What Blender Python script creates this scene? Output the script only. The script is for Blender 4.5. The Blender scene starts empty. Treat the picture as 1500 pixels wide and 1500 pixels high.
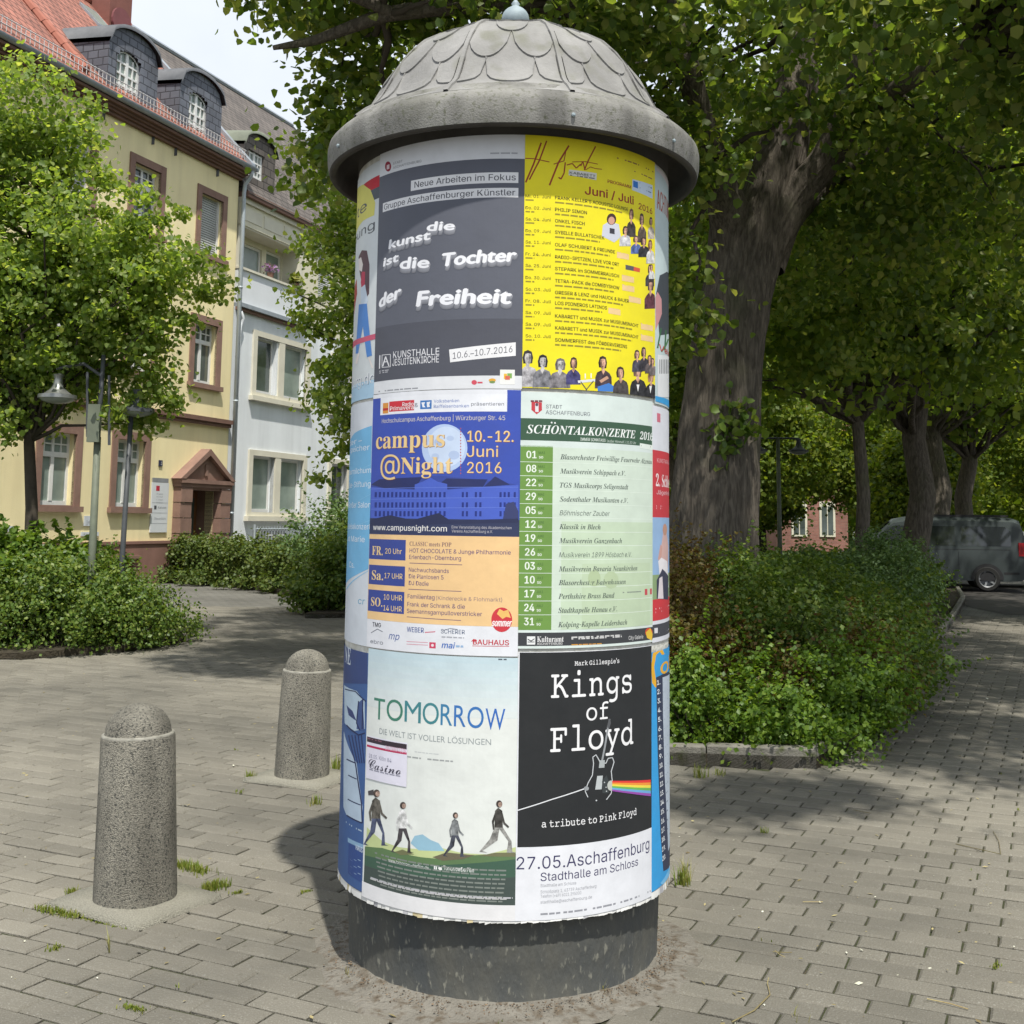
import bpy, math, random
import numpy as np
from mathutils import Vector, Matrix
from mathutils.geometry import tessellate_polygon

# ---------------------------------------------------------------- camera, sky, sun, exposure
SC = bpy.context.scene
COL = SC.collection
R = math.radians
FPX, PITCH, ROLL, CYP, CAMH = 1693.0, 0.1127, 0.0134, 570.0, 1.452   # lens in photo pixels, tilt, roll, eye height
cam_d = bpy.data.cameras.new('camera')
cam = bpy.data.objects.new('camera', cam_d)
COL.objects.link(cam)
cam.location = (0, 0, CAMH)
cam.rotation_euler = (Matrix.Rotation(math.pi/2 + PITCH, 3, 'X') @ Matrix.Rotation(ROLL, 3, 'Z')).to_euler()
cam_d.sensor_width = 36
cam_d.lens = FPX/1500*36
cam_d.shift_y = -(750-CYP)/1500
cam_d.clip_start = 0.1
cam_d.clip_end = 1500
SC.camera = cam

SUN_EL = R(63.5)
SUN_DIR = Vector((0.26*math.cos(SUN_EL), -0.966*math.cos(SUN_EL), math.sin(SUN_EL))).normalized()
world = bpy.data.worlds.new('World')
SC.world = world
world.use_nodes = True
wn = world.node_tree.nodes; wl = world.node_tree.links
wn.clear()
w_out = wn.new('ShaderNodeOutputWorld')
w_bg = wn.new('ShaderNodeBackground'); w_bg.inputs['Strength'].default_value = 0.12
w_bg2 = wn.new('ShaderNodeBackground'); w_bg2.inputs['Strength'].default_value = 1.0
w_mix = wn.new('ShaderNodeMixShader')
sky = wn.new('ShaderNodeTexSky'); sky.sky_type = 'NISHITA'; sky.sun_disc = False
sky.sun_elevation = SUN_EL
sky.sun_rotation = math.atan2(SUN_DIR.x, SUN_DIR.y)
tc = wn.new('ShaderNodeTexCoord')
nz = wn.new('ShaderNodeTexNoise'); nz.inputs['Scale'].default_value = 2.2; nz.inputs['Detail'].default_value = 6
nz2 = wn.new('ShaderNodeTexNoise'); nz2.inputs['Scale'].default_value = 4.5; nz2.inputs['Detail'].default_value = 5
cr = wn.new('ShaderNodeValToRGB')
cr.color_ramp.elements[0].position = 0.30; cr.color_ramp.elements[0].color = (0.55, 0.55, 0.55, 1)
cr.color_ramp.elements[1].position = 0.52; cr.color_ramp.elements[1].color = (1, 1, 1, 1)
cc = wn.new('ShaderNodeValToRGB')
cc.color_ramp.elements[0].position = 0.30; cc.color_ramp.elements[0].color = (0.50, 0.54, 0.61, 1)
cc.color_ramp.elements[1].position = 0.66; cc.color_ramp.elements[1].color = (0.60, 0.64, 0.70, 1)
wl.new(tc.outputs['Generated'], nz.inputs['Vector']); wl.new(tc.outputs['Generated'], nz2.inputs['Vector'])
wl.new(nz.outputs['Fac'], cr.inputs['Fac']); wl.new(nz2.outputs['Fac'], cc.inputs['Fac'])
wl.new(sky.outputs[0], w_bg.inputs['Color']); wl.new(cc.outputs['Color'], w_bg2.inputs['Color'])
wl.new(cr.outputs['Color'], w_mix.inputs['Fac'])
wl.new(w_bg.outputs[0], w_mix.inputs[1]); wl.new(w_bg2.outputs[0], w_mix.inputs[2])
wl.new(w_mix.outputs[0], w_out.inputs['Surface'])

sun_d = bpy.data.lights.new('sun', 'SUN'); sun_d.energy = 3.6; sun_d.angle = R(1.0); sun_d.color = (1.0, 0.955, 0.87)
sun = bpy.data.objects.new('sun', sun_d); COL.objects.link(sun)
sun.rotation_euler = SUN_DIR.to_track_quat('Z', 'Y').to_euler()
sun.location = (3, -8, 18)
SC.view_settings.view_transform = 'Standard'
SC.view_settings.look = 'None'
SC.view_settings.exposure = 0.7
SC.view_settings.gamma = 1
SC.view_settings.use_curve_mapping = False

# ---------------------------------------------------------------- helpers
rng = np.random.default_rng(7)
random.seed(7)
cp_, sp_, cr_, sr_ = math.cos(PITCH), math.sin(PITCH), math.cos(ROLL), math.sin(ROLL)
def ray(x, y):
    a = x-750; b = y-CYP
    u = (cr_*a + sr_*b)/FPX; v = -(-sr_*a + cr_*b)/FPX
    return (u, cp_-v*sp_, sp_+v*cp_)
def G(x, y, z=0.0):                       # point of the ground seen at a photo pixel
    d = ray(x, y); t = (z-CAMH)/d[2]
    return Vector((d[0]*t, d[1]*t, z))
def D(x, y, Y):                           # point at distance Y seen at a photo pixel
    d = ray(x, y); t = Y/d[1]
    return Vector((d[0]*t, Y, CAMH+d[2]*t))

def lin(c):
    return tuple((x/12.92 if x <= 0.04045 else ((x+0.055)/1.055)**2.4) for x in (v/255 for v in c))

_M = {}
def mat(name, c1, c2=None, scale=6.0, rough=0.8, bump=0.0, bscale=40.0, detail=6.0, spec=0.3, metal=0.0,
        c3=None, s3=90.0, t3=(0.55, 0.7), rand=0.0, stretch=None, transl=0.0, coat=0.0):
    if name in _M: return _M[name]
    m = bpy.data.materials.new(name); m.use_nodes = True
    nt = m.node_tree; N = nt.nodes; L = nt.links
    b = N['Principled BSDF']
    b.inputs['Roughness'].default_value = rough
    b.inputs['Metallic'].default_value = metal
    b.inputs['Specular IOR Level'].default_value = spec
    if coat: b.inputs['Coat Weight'].default_value = coat; b.inputs['Coat Roughness'].default_value = 0.05
    geo = N.new('ShaderNodeNewGeometry')
    pos = geo.outputs['Position']
    if stretch:
        mp = N.new('ShaderNodeMapping'); mp.inputs['Scale'].default_value = stretch
        L.new(pos, mp.inputs['Vector']); pos = mp.outputs['Vector']
    if c2 is None: c2 = tuple(x*0.8 for x in c1)
    n1 = N.new('ShaderNodeTexNoise'); n1.inputs['Scale'].default_value = scale; n1.inputs['Detail'].default_value = detail
    n1.inputs['Roughness'].default_value = 0.62
    L.new(pos, n1.inputs['Vector'])
    rp = N.new('ShaderNodeMapRange'); rp.inputs['From Min'].default_value = 0.32; rp.inputs['From Max'].default_value = 0.68
    L.new(n1.outputs['Fac'], rp.inputs['Value'])
    mx = N.new('ShaderNodeMix'); mx.data_type = 'RGBA'
    mx.inputs['A'].default_value = (*c1, 1); mx.inputs['B'].default_value = (*c2, 1)
    L.new(rp.outputs[0], mx.inputs['Factor'])
    out = mx.outputs['Result']
    if c3 is not None:
        n3 = N.new('ShaderNodeTexNoise'); n3.inputs['Scale'].default_value = s3; n3.inputs['Detail'].default_value = 3
        L.new(pos, n3.inputs['Vector'])
        r3 = N.new('ShaderNodeMapRange'); r3.inputs['From Min'].default_value = t3[0]; r3.inputs['From Max'].default_value = t3[1]
        L.new(n3.outputs['Fac'], r3.inputs['Value'])
        m3 = N.new('ShaderNodeMix'); m3.data_type = 'RGBA'
        L.new(r3.outputs[0], m3.inputs['Factor']); L.new(out, m3.inputs['A']); m3.inputs['B'].default_value = (*c3, 1)
        out = m3.outputs['Result']
    if rand:
        oi = N.new('ShaderNodeObjectInfo')
        ad = N.new('ShaderNodeMath'); ad.operation = 'ADD'
        L.new(geo.outputs['Random Per Island'], ad.inputs[0]); L.new(oi.outputs['Random'], ad.inputs[1])
        fr = N.new('ShaderNodeMath'); fr.operation = 'FRACT'; L.new(ad.outputs[0], fr.inputs[0])
        mr = N.new('ShaderNodeMapRange'); mr.inputs['To Min'].default_value = 1-rand; mr.inputs['To Max'].default_value = 1+rand
        L.new(fr.outputs[0], mr.inputs['Value'])
        hs = N.new('ShaderNodeHueSaturation'); L.new(out, hs.inputs['Color']); L.new(mr.outputs[0], hs.inputs['Value'])
        out = hs.outputs['Color']
    L.new(out, b.inputs['Base Color'])
    if bump:
        nb = N.new('ShaderNodeTexNoise'); nb.inputs['Scale'].default_value = bscale; nb.inputs['Detail'].default_value = 5
        L.new(pos, nb.inputs['Vector'])
        bp = N.new('ShaderNodeBump'); bp.inputs['Strength'].default_value = bump; bp.inputs['Distance'].default_value = 0.02
        L.new(nb.outputs['Fac'], bp.inputs['Height']); L.new(bp.outputs[0], b.inputs['Normal'])
    _M[name] = m
    return m

def leaf_mat(name, cols, transl=0.4, rough=0.55, tboost=1.7):
    """leaf: random tint per leaf, light passing through"""
    m = bpy.data.materials.new(name); m.use_nodes = True
    nt = m.node_tree; N = nt.nodes; L = nt.links
    b = N['Principled BSDF']; b.inputs['Roughness'].default_value = rough; b.inputs['Specular IOR Level'].default_value = 0.35
    geo = N.new('ShaderNodeNewGeometry')
    rp = N.new('ShaderNodeValToRGB')
    e = rp.color_ramp.elements
    while len(e) < len(cols): e.new(0.5)
    for i, c in enumerate(cols):
        e[i].position = i/(len(cols)-1); e[i].color = (*c, 1)
    L.new(geo.outputs['Random Per Island'], rp.inputs['Fac'])
    L.new(rp.outputs['Color'], b.inputs['Base Color'])
    t = N.new('ShaderNodeBsdfTranslucent')
    mul = N.new('ShaderNodeMix'); mul.data_type = 'RGBA'; mul.blend_type = 'MULTIPLY'; mul.inputs['Factor'].default_value = 1
    L.new(rp.outputs['Color'], mul.inputs['A']); mul.inputs['B'].default_value = (1.35*tboost, 1.25*tboost, 0.5*tboost, 1)
    L.new(mul.outputs['Result'], t.inputs['Color'])
    mx = N.new('ShaderNodeMixShader'); mx.inputs['Fac'].default_value = transl
    L.new(b.outputs[0], mx.inputs[1]); L.new(t.outputs[0], mx.inputs[2])
    L.new(mx.outputs[0], N['Material Output'].inputs['Surface'])
    return m

def streaks(m, amt=.88, sc=(2.2, 2.2, .16), hi=1.03):
    nt = m.node_tree; N = nt.nodes; L = nt.links; b = N['Principled BSDF']; src = b.inputs['Base Color'].links[0].from_socket
    g = N.new('ShaderNodeNewGeometry'); mp = N.new('ShaderNodeMapping'); mp.inputs['Scale'].default_value = sc; L.new(g.outputs['Position'], mp.inputs['Vector'])
    n = N.new('ShaderNodeTexNoise'); n.inputs['Scale'].default_value = 1.6; n.inputs['Detail'].default_value = 8; L.new(mp.outputs[0], n.inputs['Vector'])
    r = N.new('ShaderNodeMapRange'); r.inputs['From Min'].default_value = .35; r.inputs['From Max'].default_value = .6; r.inputs['To Min'].default_value = amt; r.inputs['To Max'].default_value = hi; L.new(n.outputs['Fac'], r.inputs['Value'])
    h = N.new('ShaderNodeHueSaturation'); L.new(src, h.inputs['Color']); L.new(r.outputs[0], h.inputs['Value']); L.new(h.outputs[0], b.inputs['Base Color'])
ORG = {}                                   # world origin of every thing
def tag(o, label=None, cat=None, group=None, kind=None):
    if label: o['label'] = label
    if cat: o['category'] = cat
    if group: o['group'] = group
    if kind: o['kind'] = kind
    return o
def thing(name, loc, label, cat, group=None, kind=None):
    o = bpy.data.objects.new(name, None); COL.objects.link(o)
    o.location = loc; o.empty_display_size = 0.2
    ORG[o.name] = Vector(loc)
    return tag(o, label, cat, group, kind)
def add(name, verts, faces, mats, parent=None, smooth=False, mi=None, loc=None):
    """one mesh object from world-space vertices"""
    org = Vector(ORG[parent.name]) if parent is not None else Vector(loc or (0, 0, 0))
    V = np.asarray(verts, dtype=np.float64).reshape(-1, 3) - np.array(org)
    me = bpy.data.meshes.new(name)
    if isinstance(faces, np.ndarray):
        n, k = faces.shape
        me.vertices.add(len(V)); me.vertices.foreach_set('co', V.astype(np.float32).ravel())
        me.loops.add(n*k); me.loops.foreach_set('vertex_index', faces.astype(np.int32).ravel())
        me.polygons.add(n); me.polygons.foreach_set('loop_start', np.arange(0, n*k, k, dtype=np.int32))
        me.polygons.foreach_set('loop_total', np.full(n, k, dtype=np.int32))
        me.update(calc_edges=True)
    else:
        me.from_pydata(V.tolist(), [], faces)
    for m in (mats if isinstance(mats, (list, tuple)) else [mats]): me.materials.append(m)
    if mi is not None: me.polygons.foreach_set('material_index', np.asarray(mi, dtype=np.int32))
    if smooth: me.polygons.foreach_set('use_smooth', np.ones(len(me.polygons), dtype=bool))
    me.update()
    o = bpy.data.objects.new(name, me); COL.objects.link(o)
    if parent is not None: o.parent = parent
    else: o.location = org
    ORG[o.name] = org
    return o

class MB:
    """collects shapes into one mesh"""
    def __init__(s): s.v = []; s.f = []; s.mi = []
    def put(s, v, f, k=0):
        n = len(s.v); s.v += [tuple(p) for p in v]; s.f += [[i+n for i in q] for q in f]; s.mi += [k]*len(f); return s
    def hexa(s, p, k=0):                   # 8 points, bottom ring then top ring
        return s.put(p, [(3, 2, 1, 0), (4, 5, 6, 7), (0, 1, 5, 4), (1, 2, 6, 5), (2, 3, 7, 6), (3, 0, 4, 7)], k)
    def box(s, x0, x1, y0, y1, z0, z1, k=0, M=None):
        p = [Vector(q) for q in ((x0, y0, z0), (x1, y0, z0), (x1, y1, z0), (x0, y1, z0), (x0, y0, z1), (x1, y0, z1), (x1, y1, z1), (x0, y1, z1))]
        if M is not None: p = [M @ q for q in p]
        return s.hexa(p, k)
    def tube(s, pts, rad, n=8, k=0, cap=True, noise=None):
        pts = [Vector(p) for p in pts]
        if not isinstance(rad, (list, tuple)): rad = [rad]*len(pts)
        base = len(s.v); up = None
        for i, p in enumerate(pts):
            d = (pts[min(i+1, len(pts)-1)] - pts[max(i-1, 0)]).normalized()
            if up is None:
                up = Vector((0, 0, 1)) if abs(d.z) < 0.9 else Vector((1, 0, 0))
            a = d.cross(up).normalized(); b = a.cross(d).normalized(); up = b
            for j in range(n):
                t = 2*math.pi*j/n
                rr = rad[i]*(noise(i, t) if noise else 1)
                s.v.append(tuple(p + a*(math.cos(t)*rr) + b*(math.sin(t)*rr)))
        for i in range(len(pts)-1):
            for j in range(n):
                q = base+i*n
                s.f.append([q+j, q+(j+1) % n, q+n+(j+1) % n, q+n+j]); s.mi.append(k)
        if cap:
            s.f.append([base+j for j in range(n)][::-1]); s.mi.append(k)
            s.f.append([base+(len(pts)-1)*n+j for j in range(n)]); s.mi.append(k)
        return s
    def lathe(s, prof, c, n=32, k=0, M=None):
        base = len(s.v)
        for r, z in prof:
            for j in range(n):
                t = 2*math.pi*j/n
                p = Vector((r*math.cos(t), r*math.sin(t), z))
                if M is not None: p = M @ p
                s.v.append((p.x+c[0], p.y+c[1], p.z+c[2]))
        for i in range(len(prof)-1):
            for j in range(n):
                q = base+i*n
                s.f.append([q+j, q+(j+1) % n, q+n+(j+1) % n, q+n+j]); s.mi.append(k)
        return s
    def build(s, name, mats, parent=None, smooth=False, loc=None):
        return add(name, s.v, s.f, mats, parent, smooth, s.mi, loc)

def autosmooth(o, ang=35):
    me = o.data
    me.polygons.foreach_set('use_smooth', np.ones(len(me.polygons), dtype=bool))
    try: me.set_sharp_from_angle(angle=R(ang))
    except Exception: pass
    return o

# ---------------------------------------------------------------- foliage
T_DIAMOND = (np.array([[0, 0, 0], [-.42, .45, .10], [0, 1, 0], [.42, .45, .10]]), np.array([[0, 2, 1], [0, 3, 2]]))
T_LEAF = (np.array([[0, 0, 0], [-.44, .22, .10], [-.34, .68, .07], [0, 1.0, -.04], [.34, .68, .07], [.44, .22, .10]]),
          np.array([[0, 3, 2], [0, 2, 1], [0, 5, 4], [0, 4, 3]]))
def leaves(pts, size, out=None, up=0.5, outw=0.5, droop=0.3, tpl=T_DIAMOND, svar=0.3, rg=rng):
    n = len(pts)
    nm = rg.normal(size=(n, 3)); nm /= np.linalg.norm(nm, axis=1)[:, None]
    nm = nm*0.9 + np.array([0, 0, up])
    if out is not None:
        o = out/(np.linalg.norm(out, axis=1)[:, None]+1e-6); nm += o*outw
    nm /= np.linalg.norm(nm, axis=1)[:, None]
    tg = rg.normal(size=(n, 3)); tg[:, 2] -= droop
    tg -= nm*np.sum(tg*nm, axis=1)[:, None]; tg /= np.linalg.norm(tg, axis=1)[:, None]+1e-9
    bt = np.cross(tg, nm)
    sz = size*(1+svar*rg.uniform(-1, 1, n))
    tv, tf = tpl
    V = pts[:, None, :] + sz[:, None, None]*(tv[None, :, 0, None]*bt[:, None, :] + (tv[None, :, 1, None]-.5)*tg[:, None, :] + tv[None, :, 2, None]*nm[:, None, :])
    F = (np.arange(n)[:, None, None]*len(tv) + tf[None]).reshape(-1, 3)
    return V.reshape(-1, 3), F
def clumps(ells, n_cl, n_leaf, rc, flat=0.6, bias=0.42, rg=rng, zmin=None):
    """leaf points gathered in clumps that fill a set of ellipsoids (centre, radii, weight)"""
    w = np.array([e[2] if len(e) > 2 else e[1][0]*e[1][1]*e[1][2] for e in ells], float); w /= w.sum()
    idx = rg.choice(len(ells), n_cl, p=w)
    c = np.array([tuple(e[0]) for e in ells])[idx]; r = np.array([tuple(e[1]) for e in ells])[idx]
    d = rg.normal(size=(n_cl, 3)); d /= np.linalg.norm(d, axis=1)[:, None]
    rad = rg.uniform(0, 1, n_cl)**bias
    P = c + d*r*rad[:, None]
    O = d
    k = rg.poisson(n_leaf, n_cl)
    ii = np.repeat(np.arange(n_cl), k)
    s = rc*rg.uniform(0.5, 1.35, n_cl)
    g = rg.normal(size=(len(ii), 3))*np.array([1, 1, flat])*0.55
    pts = P[ii] + g*s[ii][:, None]
    out = O[ii] + g*0.5
    if zmin is not None:
        ok = pts[:, 2] > zmin; pts = pts[ok]; out = out[ok]
    return pts, out, P
print('p1 ok')
# ---------------------------------------------------------------- the advertising column
CX, CYC, RC = -0.006, 4.1435, 0.567
col = thing('advertising_column', (CX, CYC, 0), 'tall round advertising column pasted with posters under a grey scaled dome', 'advertising column', kind='thing')
M_base = mat('column_base_paint', (0.052, 0.057, 0.058), (0.085, 0.084, 0.072), scale=9, rough=0.75, bump=0.25, bscale=60,
             c3=(0.17, 0.168, 0.14), s3=60, t3=(0.60, 0.70), stretch=(1, 1, 0.45))
M_conc = mat('cap_concrete', (0.285, 0.28, 0.272), (0.19, 0.188, 0.178), scale=4.5, rough=0.85, bump=0.15, bscale=120,
             c3=(0.19, 0.19, 0.16), s3=12, t3=(0.54, 0.72), stretch=(1, 1, .7))
M_rimc = mat('cap_rim_concrete', (0.26, 0.255, 0.24), (0.15, 0.148, 0.13), scale=4, rough=0.92, bump=0.2, bscale=190,
             c3=(0.12, 0.125, 0.09), s3=70, t3=(0.54, 0.72))
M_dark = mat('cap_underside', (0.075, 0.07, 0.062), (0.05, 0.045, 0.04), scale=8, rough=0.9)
M_zinc = mat('zinc_ball', (0.30, 0.36, 0.39), (0.20, 0.25, 0.27), scale=20, rough=0.6, metal=0.1)
streaks(M_rimc, .62, (6, 6, 1.2), 1.08); streaks(M_conc, .78, (3, 3, 1.5), 1.05)
# base drum
mb = MB()
zs = [0.0, 0.01, 0.03, 0.12, 0.22, 0.32]
mb.lathe([(0.527+0.004*math.sin(k*2.1), z) for k, z in enumerate(zs)], (CX, CYC, 0), 72)
mb.build('base', M_base, col, True)
# core drum, with old paper layers
M_paper = mat('old_paper', (0.62, 0.62, 0.58), (0.45, 0.44, 0.38), scale=30, rough=0.8, bump=0.3, bscale=60)
mb = MB(); mb.lathe([(0.526, 0.29), (0.563, 0.29), (0.5635, 0.5), (0.5635, 2.68)], (CX, CYC, 0), 96)
mb.build('drum', M_paper, col, True)
# ragged paper rim under the lowest posters
mb = MB(); NR = 200
for j in range(NR):
    a0, a1 = 2*math.pi*j/NR, 2*math.pi*(j+1)/NR
    zz = 0.263+0.004*math.sin(a0*3+1)+random.uniform(-.0035, .002)*(1+2*(random.random() > .93)); rr = 0.5655+random.uniform(0, .003)
    z2 = 0.263+0.004*math.sin(a1*3+1)+random.uniform(-.0015, .001)
    P = lambda a, r, z: (CX+r*math.sin(a), CYC-r*math.cos(a), z)
    mb.put([P(a0, rr, zz), P(a1, rr, z2), P(a1, .5655, .28), P(a0, .5655, .28)], [(0, 1, 2, 3)], 0 if random.random() < .8 else random.choice((1, 2)))
mb.build('torn_paper_edge', [mat('paper_white', (.7, .7, .68)), mat('paper_yellowed', (.55, .47, .28)), mat('paper_grey', (.4, .4, .42))], col)

# dome: profile radius/height
PROF = [(0.645, 2.674), (0.662, 2.671), (0.669, 2.680), (0.676, 2.715), (0.677, 2.755), (0.673, 2.772), (0.655, 2.792), (0.610, 2.832), (0.585, 2.849),
        (0.562, 2.870), (0.540, 2.905), (0.515, 2.955), (0.483, 3.014), (0.437, 3.078), (0.385, 3.130), (0.325, 3.168), (0.255, 3.196), (0.175, 3.212), (0.09, 3.220), (0.0, 3.223)]
def prof_z(r):
    pr = PROF[6:]
    for (r0, z0), (r1, z1) in zip(pr, pr[1:]):
        if r1 <= r <= r0: return z0+(z1-z0)*(r0-r)/(r0-r1)
    return pr[0][1]
mb = MB(); mb.lathe(PROF[2:8]+[(0.60, 2.828)], (CX, CYC, 0), 120)
rim = autosmooth(mb.build('cap', M_rimc, col), 50)
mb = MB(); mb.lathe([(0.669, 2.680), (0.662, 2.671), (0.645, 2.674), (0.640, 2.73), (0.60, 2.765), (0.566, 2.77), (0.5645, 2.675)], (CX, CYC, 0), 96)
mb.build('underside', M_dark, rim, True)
# dome panels between raised seams
SEAM0, NP = R(16.5), 10
def dome_pt(a, r, lift=0.0):
    z = prof_z(r); e = 0.004
    dz = prof_z(max(r-e, 0))-prof_z(min(r+e, .655)); n = Vector((dz, 2*e)).normalized()
    rr = r+n.x*lift
    return (CX+rr*math.sin(a), CYC-rr*math.cos(a), z+n.y*lift)
RS = [0.648, .63, .61, .585, 0.565,  0.545, 0.522, 0.50, 0.47, 0.44, 0.41, 0.385, 0.35, 0.325, 0.29, 0.255, 0.215, 0.175, 0.13, 0.09, 0.05, 0.012]
for k in range(NP):
    a0 = SEAM0+2*math.pi*k/NP; a1 = a0+2*math.pi/NP; n = 10
    v = []; f = []
    for r in RS:
        for j in range(n+1):
            a = a0+(a1-a0)*j/n
            flat = .001-0.010*min(1, (.655-r)/.06)*math.sin(math.pi*j/n)*0.6
            v.append(dome_pt(a, r, flat))
    for i in range(len(RS)-1):
        for j in range(n): q = i*(n+1)+j; f.append((q, q+1, q+n+2, q+n+1))
    add('dome_panel', v, f, M_conc, rim, True)
    # seam
    v = []; f = []
    for r in RS[:-1]:
        w = 0.010
        for da, l in ((-w, -.004), (-w*.7, .007), (w*.7, .007), (w, -.004)): v.append(dome_pt(a0+da/max(r, .05), r, l))
    for i in range(len(RS)-2):
        for j in range(3): q = i*4+j; f.append((q, q+1, q+5, q+4))
    autosmooth(add('seam', v, f, M_conc, rim), 40)
    # scallop scales
    am = (a0+a1)/2
    rows = [(0.588, 0.50, (0.0,), 0.33), (0.585, 0.50, (-1.0, 1.0), 0.30), (0.512, 0.415, (-.5, .5), 0.33), (0.432, 0.325, (0.0,), 0.34), (0.335, .24, (-.5, .5), .40), (0.255, 0.16, (0,), .46)]
    for (rlow, rtop, cs, hw) in rows:
        for c in cs:
            ac = am + c*R(36)*0.5*0.98*(1.0 if abs(c) == 1 else 1.05)
            wid = R(36)*0.5*0.5*1.02*(1 if rlow > .3 else 1.25)
            v = []; f = []; nj = 12; ni = 4
            for i in range(ni+1):
                for j in range(nj+1):
                    tt = -1+2*j/nj
                    aa = ac + wid*tt
                    if not (a0+.012/rlow < aa < a1-.012/rlow): aa = min(max(aa, a0+.012/rlow), a1-.012/rlow)
                    edge = math.sqrt(max(0, 1-tt*tt))
                    rl = rlow-(1-edge)*(rlow-rtop)*0.85
                    t = i/ni
                    rr = rl+(rtop-rl)*t
                    lift = (0.0075*(1-t)-0.001) - 0.010*min(1, (.655-rr)/.06)*math.sin(math.pi*(aa-a0)/(a1-a0))*0.6
                    v.append(dome_pt(aa, rr, lift))
            # lip
            for j in range(nj+1):
                tt = -1+2*j/nj; aa = min(max(ac+wid*tt, a0+.012/rlow), a1-.012/rlow)
                edge = math.sqrt(max(0, 1-tt*tt)); rl = rlow-(1-edge)*(rlow-rtop)*0.85
                v.append(dome_pt(aa, rl+.0015, -.004 - 0.010*min(1, (.655-rl)/.06)*math.sin(math.pi*(aa-a0)/(a1-a0))*0.6))
            for i in range(ni):
                for j in range(nj): q = i*(nj+1)+j; f.append((q, q+1, q+nj+2, q+nj+1))
            b = (ni+1)*(nj+1)
            for j in range(nj): f.append((b+j, b+j+1, j+1, j))
            add('scale', v, f, M_conc, rim)
# bolts on the rim and finial
for a in (-62, 16, 52, 118, 160, 205, 250):
    b = MB(); P = Vector((CX+.674*math.sin(R(a)), CYC-.674*math.cos(R(a)), 2.712))
    d = Vector((math.sin(R(a)), -math.cos(R(a)), 0.1))
    b.tube([P, P+d*.006, P+d*.009], [.007, .007, .003], 8); b.build('bolt', M_zinc, rim)
mb = MB(); prof = [(0.05, 3.215), (0.030, 3.235), (0.026, 3.268)] + [(0.052*math.cos(t), 3.312+0.050*math.sin(t)) for t in np.linspace(-1.05, 1.25, 14)] + [(0.013, 3.365), (0.016, 3.374), (0.006, 3.388), (0, 3.389)]
fin = mb.lathe(prof, (CX, CYC, 0), 28).build('finial', M_zinc, rim, True)

# ---------------------------------------------------------------- print on the posters
_font = {}
def font(kind):
    if kind not in _font:
        f = None
        key = {'mono': 'DejaVu', 'sans': 'Inter', 'script': 'NotoSansMath', 'serif': 'NotoSansMath', 'serifit': 'NotoSansMath', 'slab': 'NotoSansMath'}.get(kind)
        if key:
            try:
                import os
                d = bpy.utils.system_resource('DATAFILES', path='fonts')
                for n in os.listdir(d):
                    if key in n: f = bpy.data.fonts.load(os.path.join(d, n), check_existing=True)
            except Exception: f = None
        _font[kind] = f
    return _font[kind]
_tc = {}
def mathmap(s, kind):
    up, lo, dg = {'script': (0x1D4D0, 0x1D4EA, 0x1D7CE), 'serif': (0x1D400, 0x1D41A, 0x1D7CE), 'serifit': (0x1D468, 0x1D482, 0x1D7CE), 'slab': (0x1D670, 0x1D68A, 0x1D7F6)}[kind]
    r = ''
    for c in s:
        if 'A' <= c <= 'Z': r += chr(up+ord(c)-65)
        elif 'a' <= c <= 'z': r += chr(lo+ord(c)-97)
        elif '0' <= c <= '9': r += chr(dg+ord(c)-48)
        else: r += c
    return r
def text_tris(s, bold=0.0, fnt='sans', res=3):
    key = (s, bold, fnt, res)
    if key in _tc: return _tc[key]
    if fnt == 'sans' and font('sans') and ('K' in s or 'k' in s):
        # K and k of the sans are drawn by hand: an H or h in their place is taken out, stem and arms put in
        s2 = s.replace('K', 'H').replace('k', 'h'); V, T = text_tris(s2, bold, fnt, res); V = V.tolist(); T = list(T); cH = text_tris('H', 0, 'sans', res)[0][:, 1].max()
        for i, c in enumerate(s):
            if c not in 'Kk': continue
            H_ = text_tris(s2[i], 0, 'sans', res)[0]; hw_ = H_[:, 0].max()-H_[:, 0].min(); top = H_[:, 1].max(); ch = cH if c == 'K' else cH*.75
            r_ = text_tris(s2[:i+1], 0, fnt, res)[0][:, 0].max(); l_ = r_-hw_
            T = [t for t in T if not all(l_-.005 <= V[j][0] <= r_+.005 for j in t)]
            st = .125*cH
            for q in ([(0, 0), (st, 0), (st, top), (0, top)], [(st, .34*ch), (hw_-.20*ch, ch), (hw_-.02*ch, ch), (st, .52*ch)], [(.34*ch, .66*ch), (.22*ch, .545*ch), (hw_-.16*ch, 0), (hw_+.03*ch, 0)]):
                b = len(V); V += [[l_+x, y] for x, y in q]
                ar = sum(q[k][0]*q[(k+1) % 4][1]-q[(k+1) % 4][0]*q[k][1] for k in range(4))
                T += [(b, b+1, b+2), (b, b+2, b+3)] if ar > 0 else [(b, b+2, b+1), (b, b+3, b+2)]
        _tc[key] = (np.array(V), T); return _tc[key]
    if fnt in ('script', 'serif', 'serifit', 'slab') and font(fnt): s = mathmap(s, fnt)
    cu = bpy.data.curves.new('t', 'FONT'); cu.body = s; cu.resolution_u = res; cu.offset = bold
    f = font(fnt)
    if f: cu.font = f
    o = bpy.data.objects.new('t', cu)
    me = o.to_mesh(); me.calc_loop_triangles()
    V = np.array([v.co[:2] for v in me.vertices]).reshape(-1, 2)
    T = [tuple(t.vertices) for t in me.loop_triangles]
    o.to_mesh_clear(); bpy.data.objects.remove(o); bpy.data.curves.remove(cu)
    _tc[key] = (V, T); return V, T
_cap = {}
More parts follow.
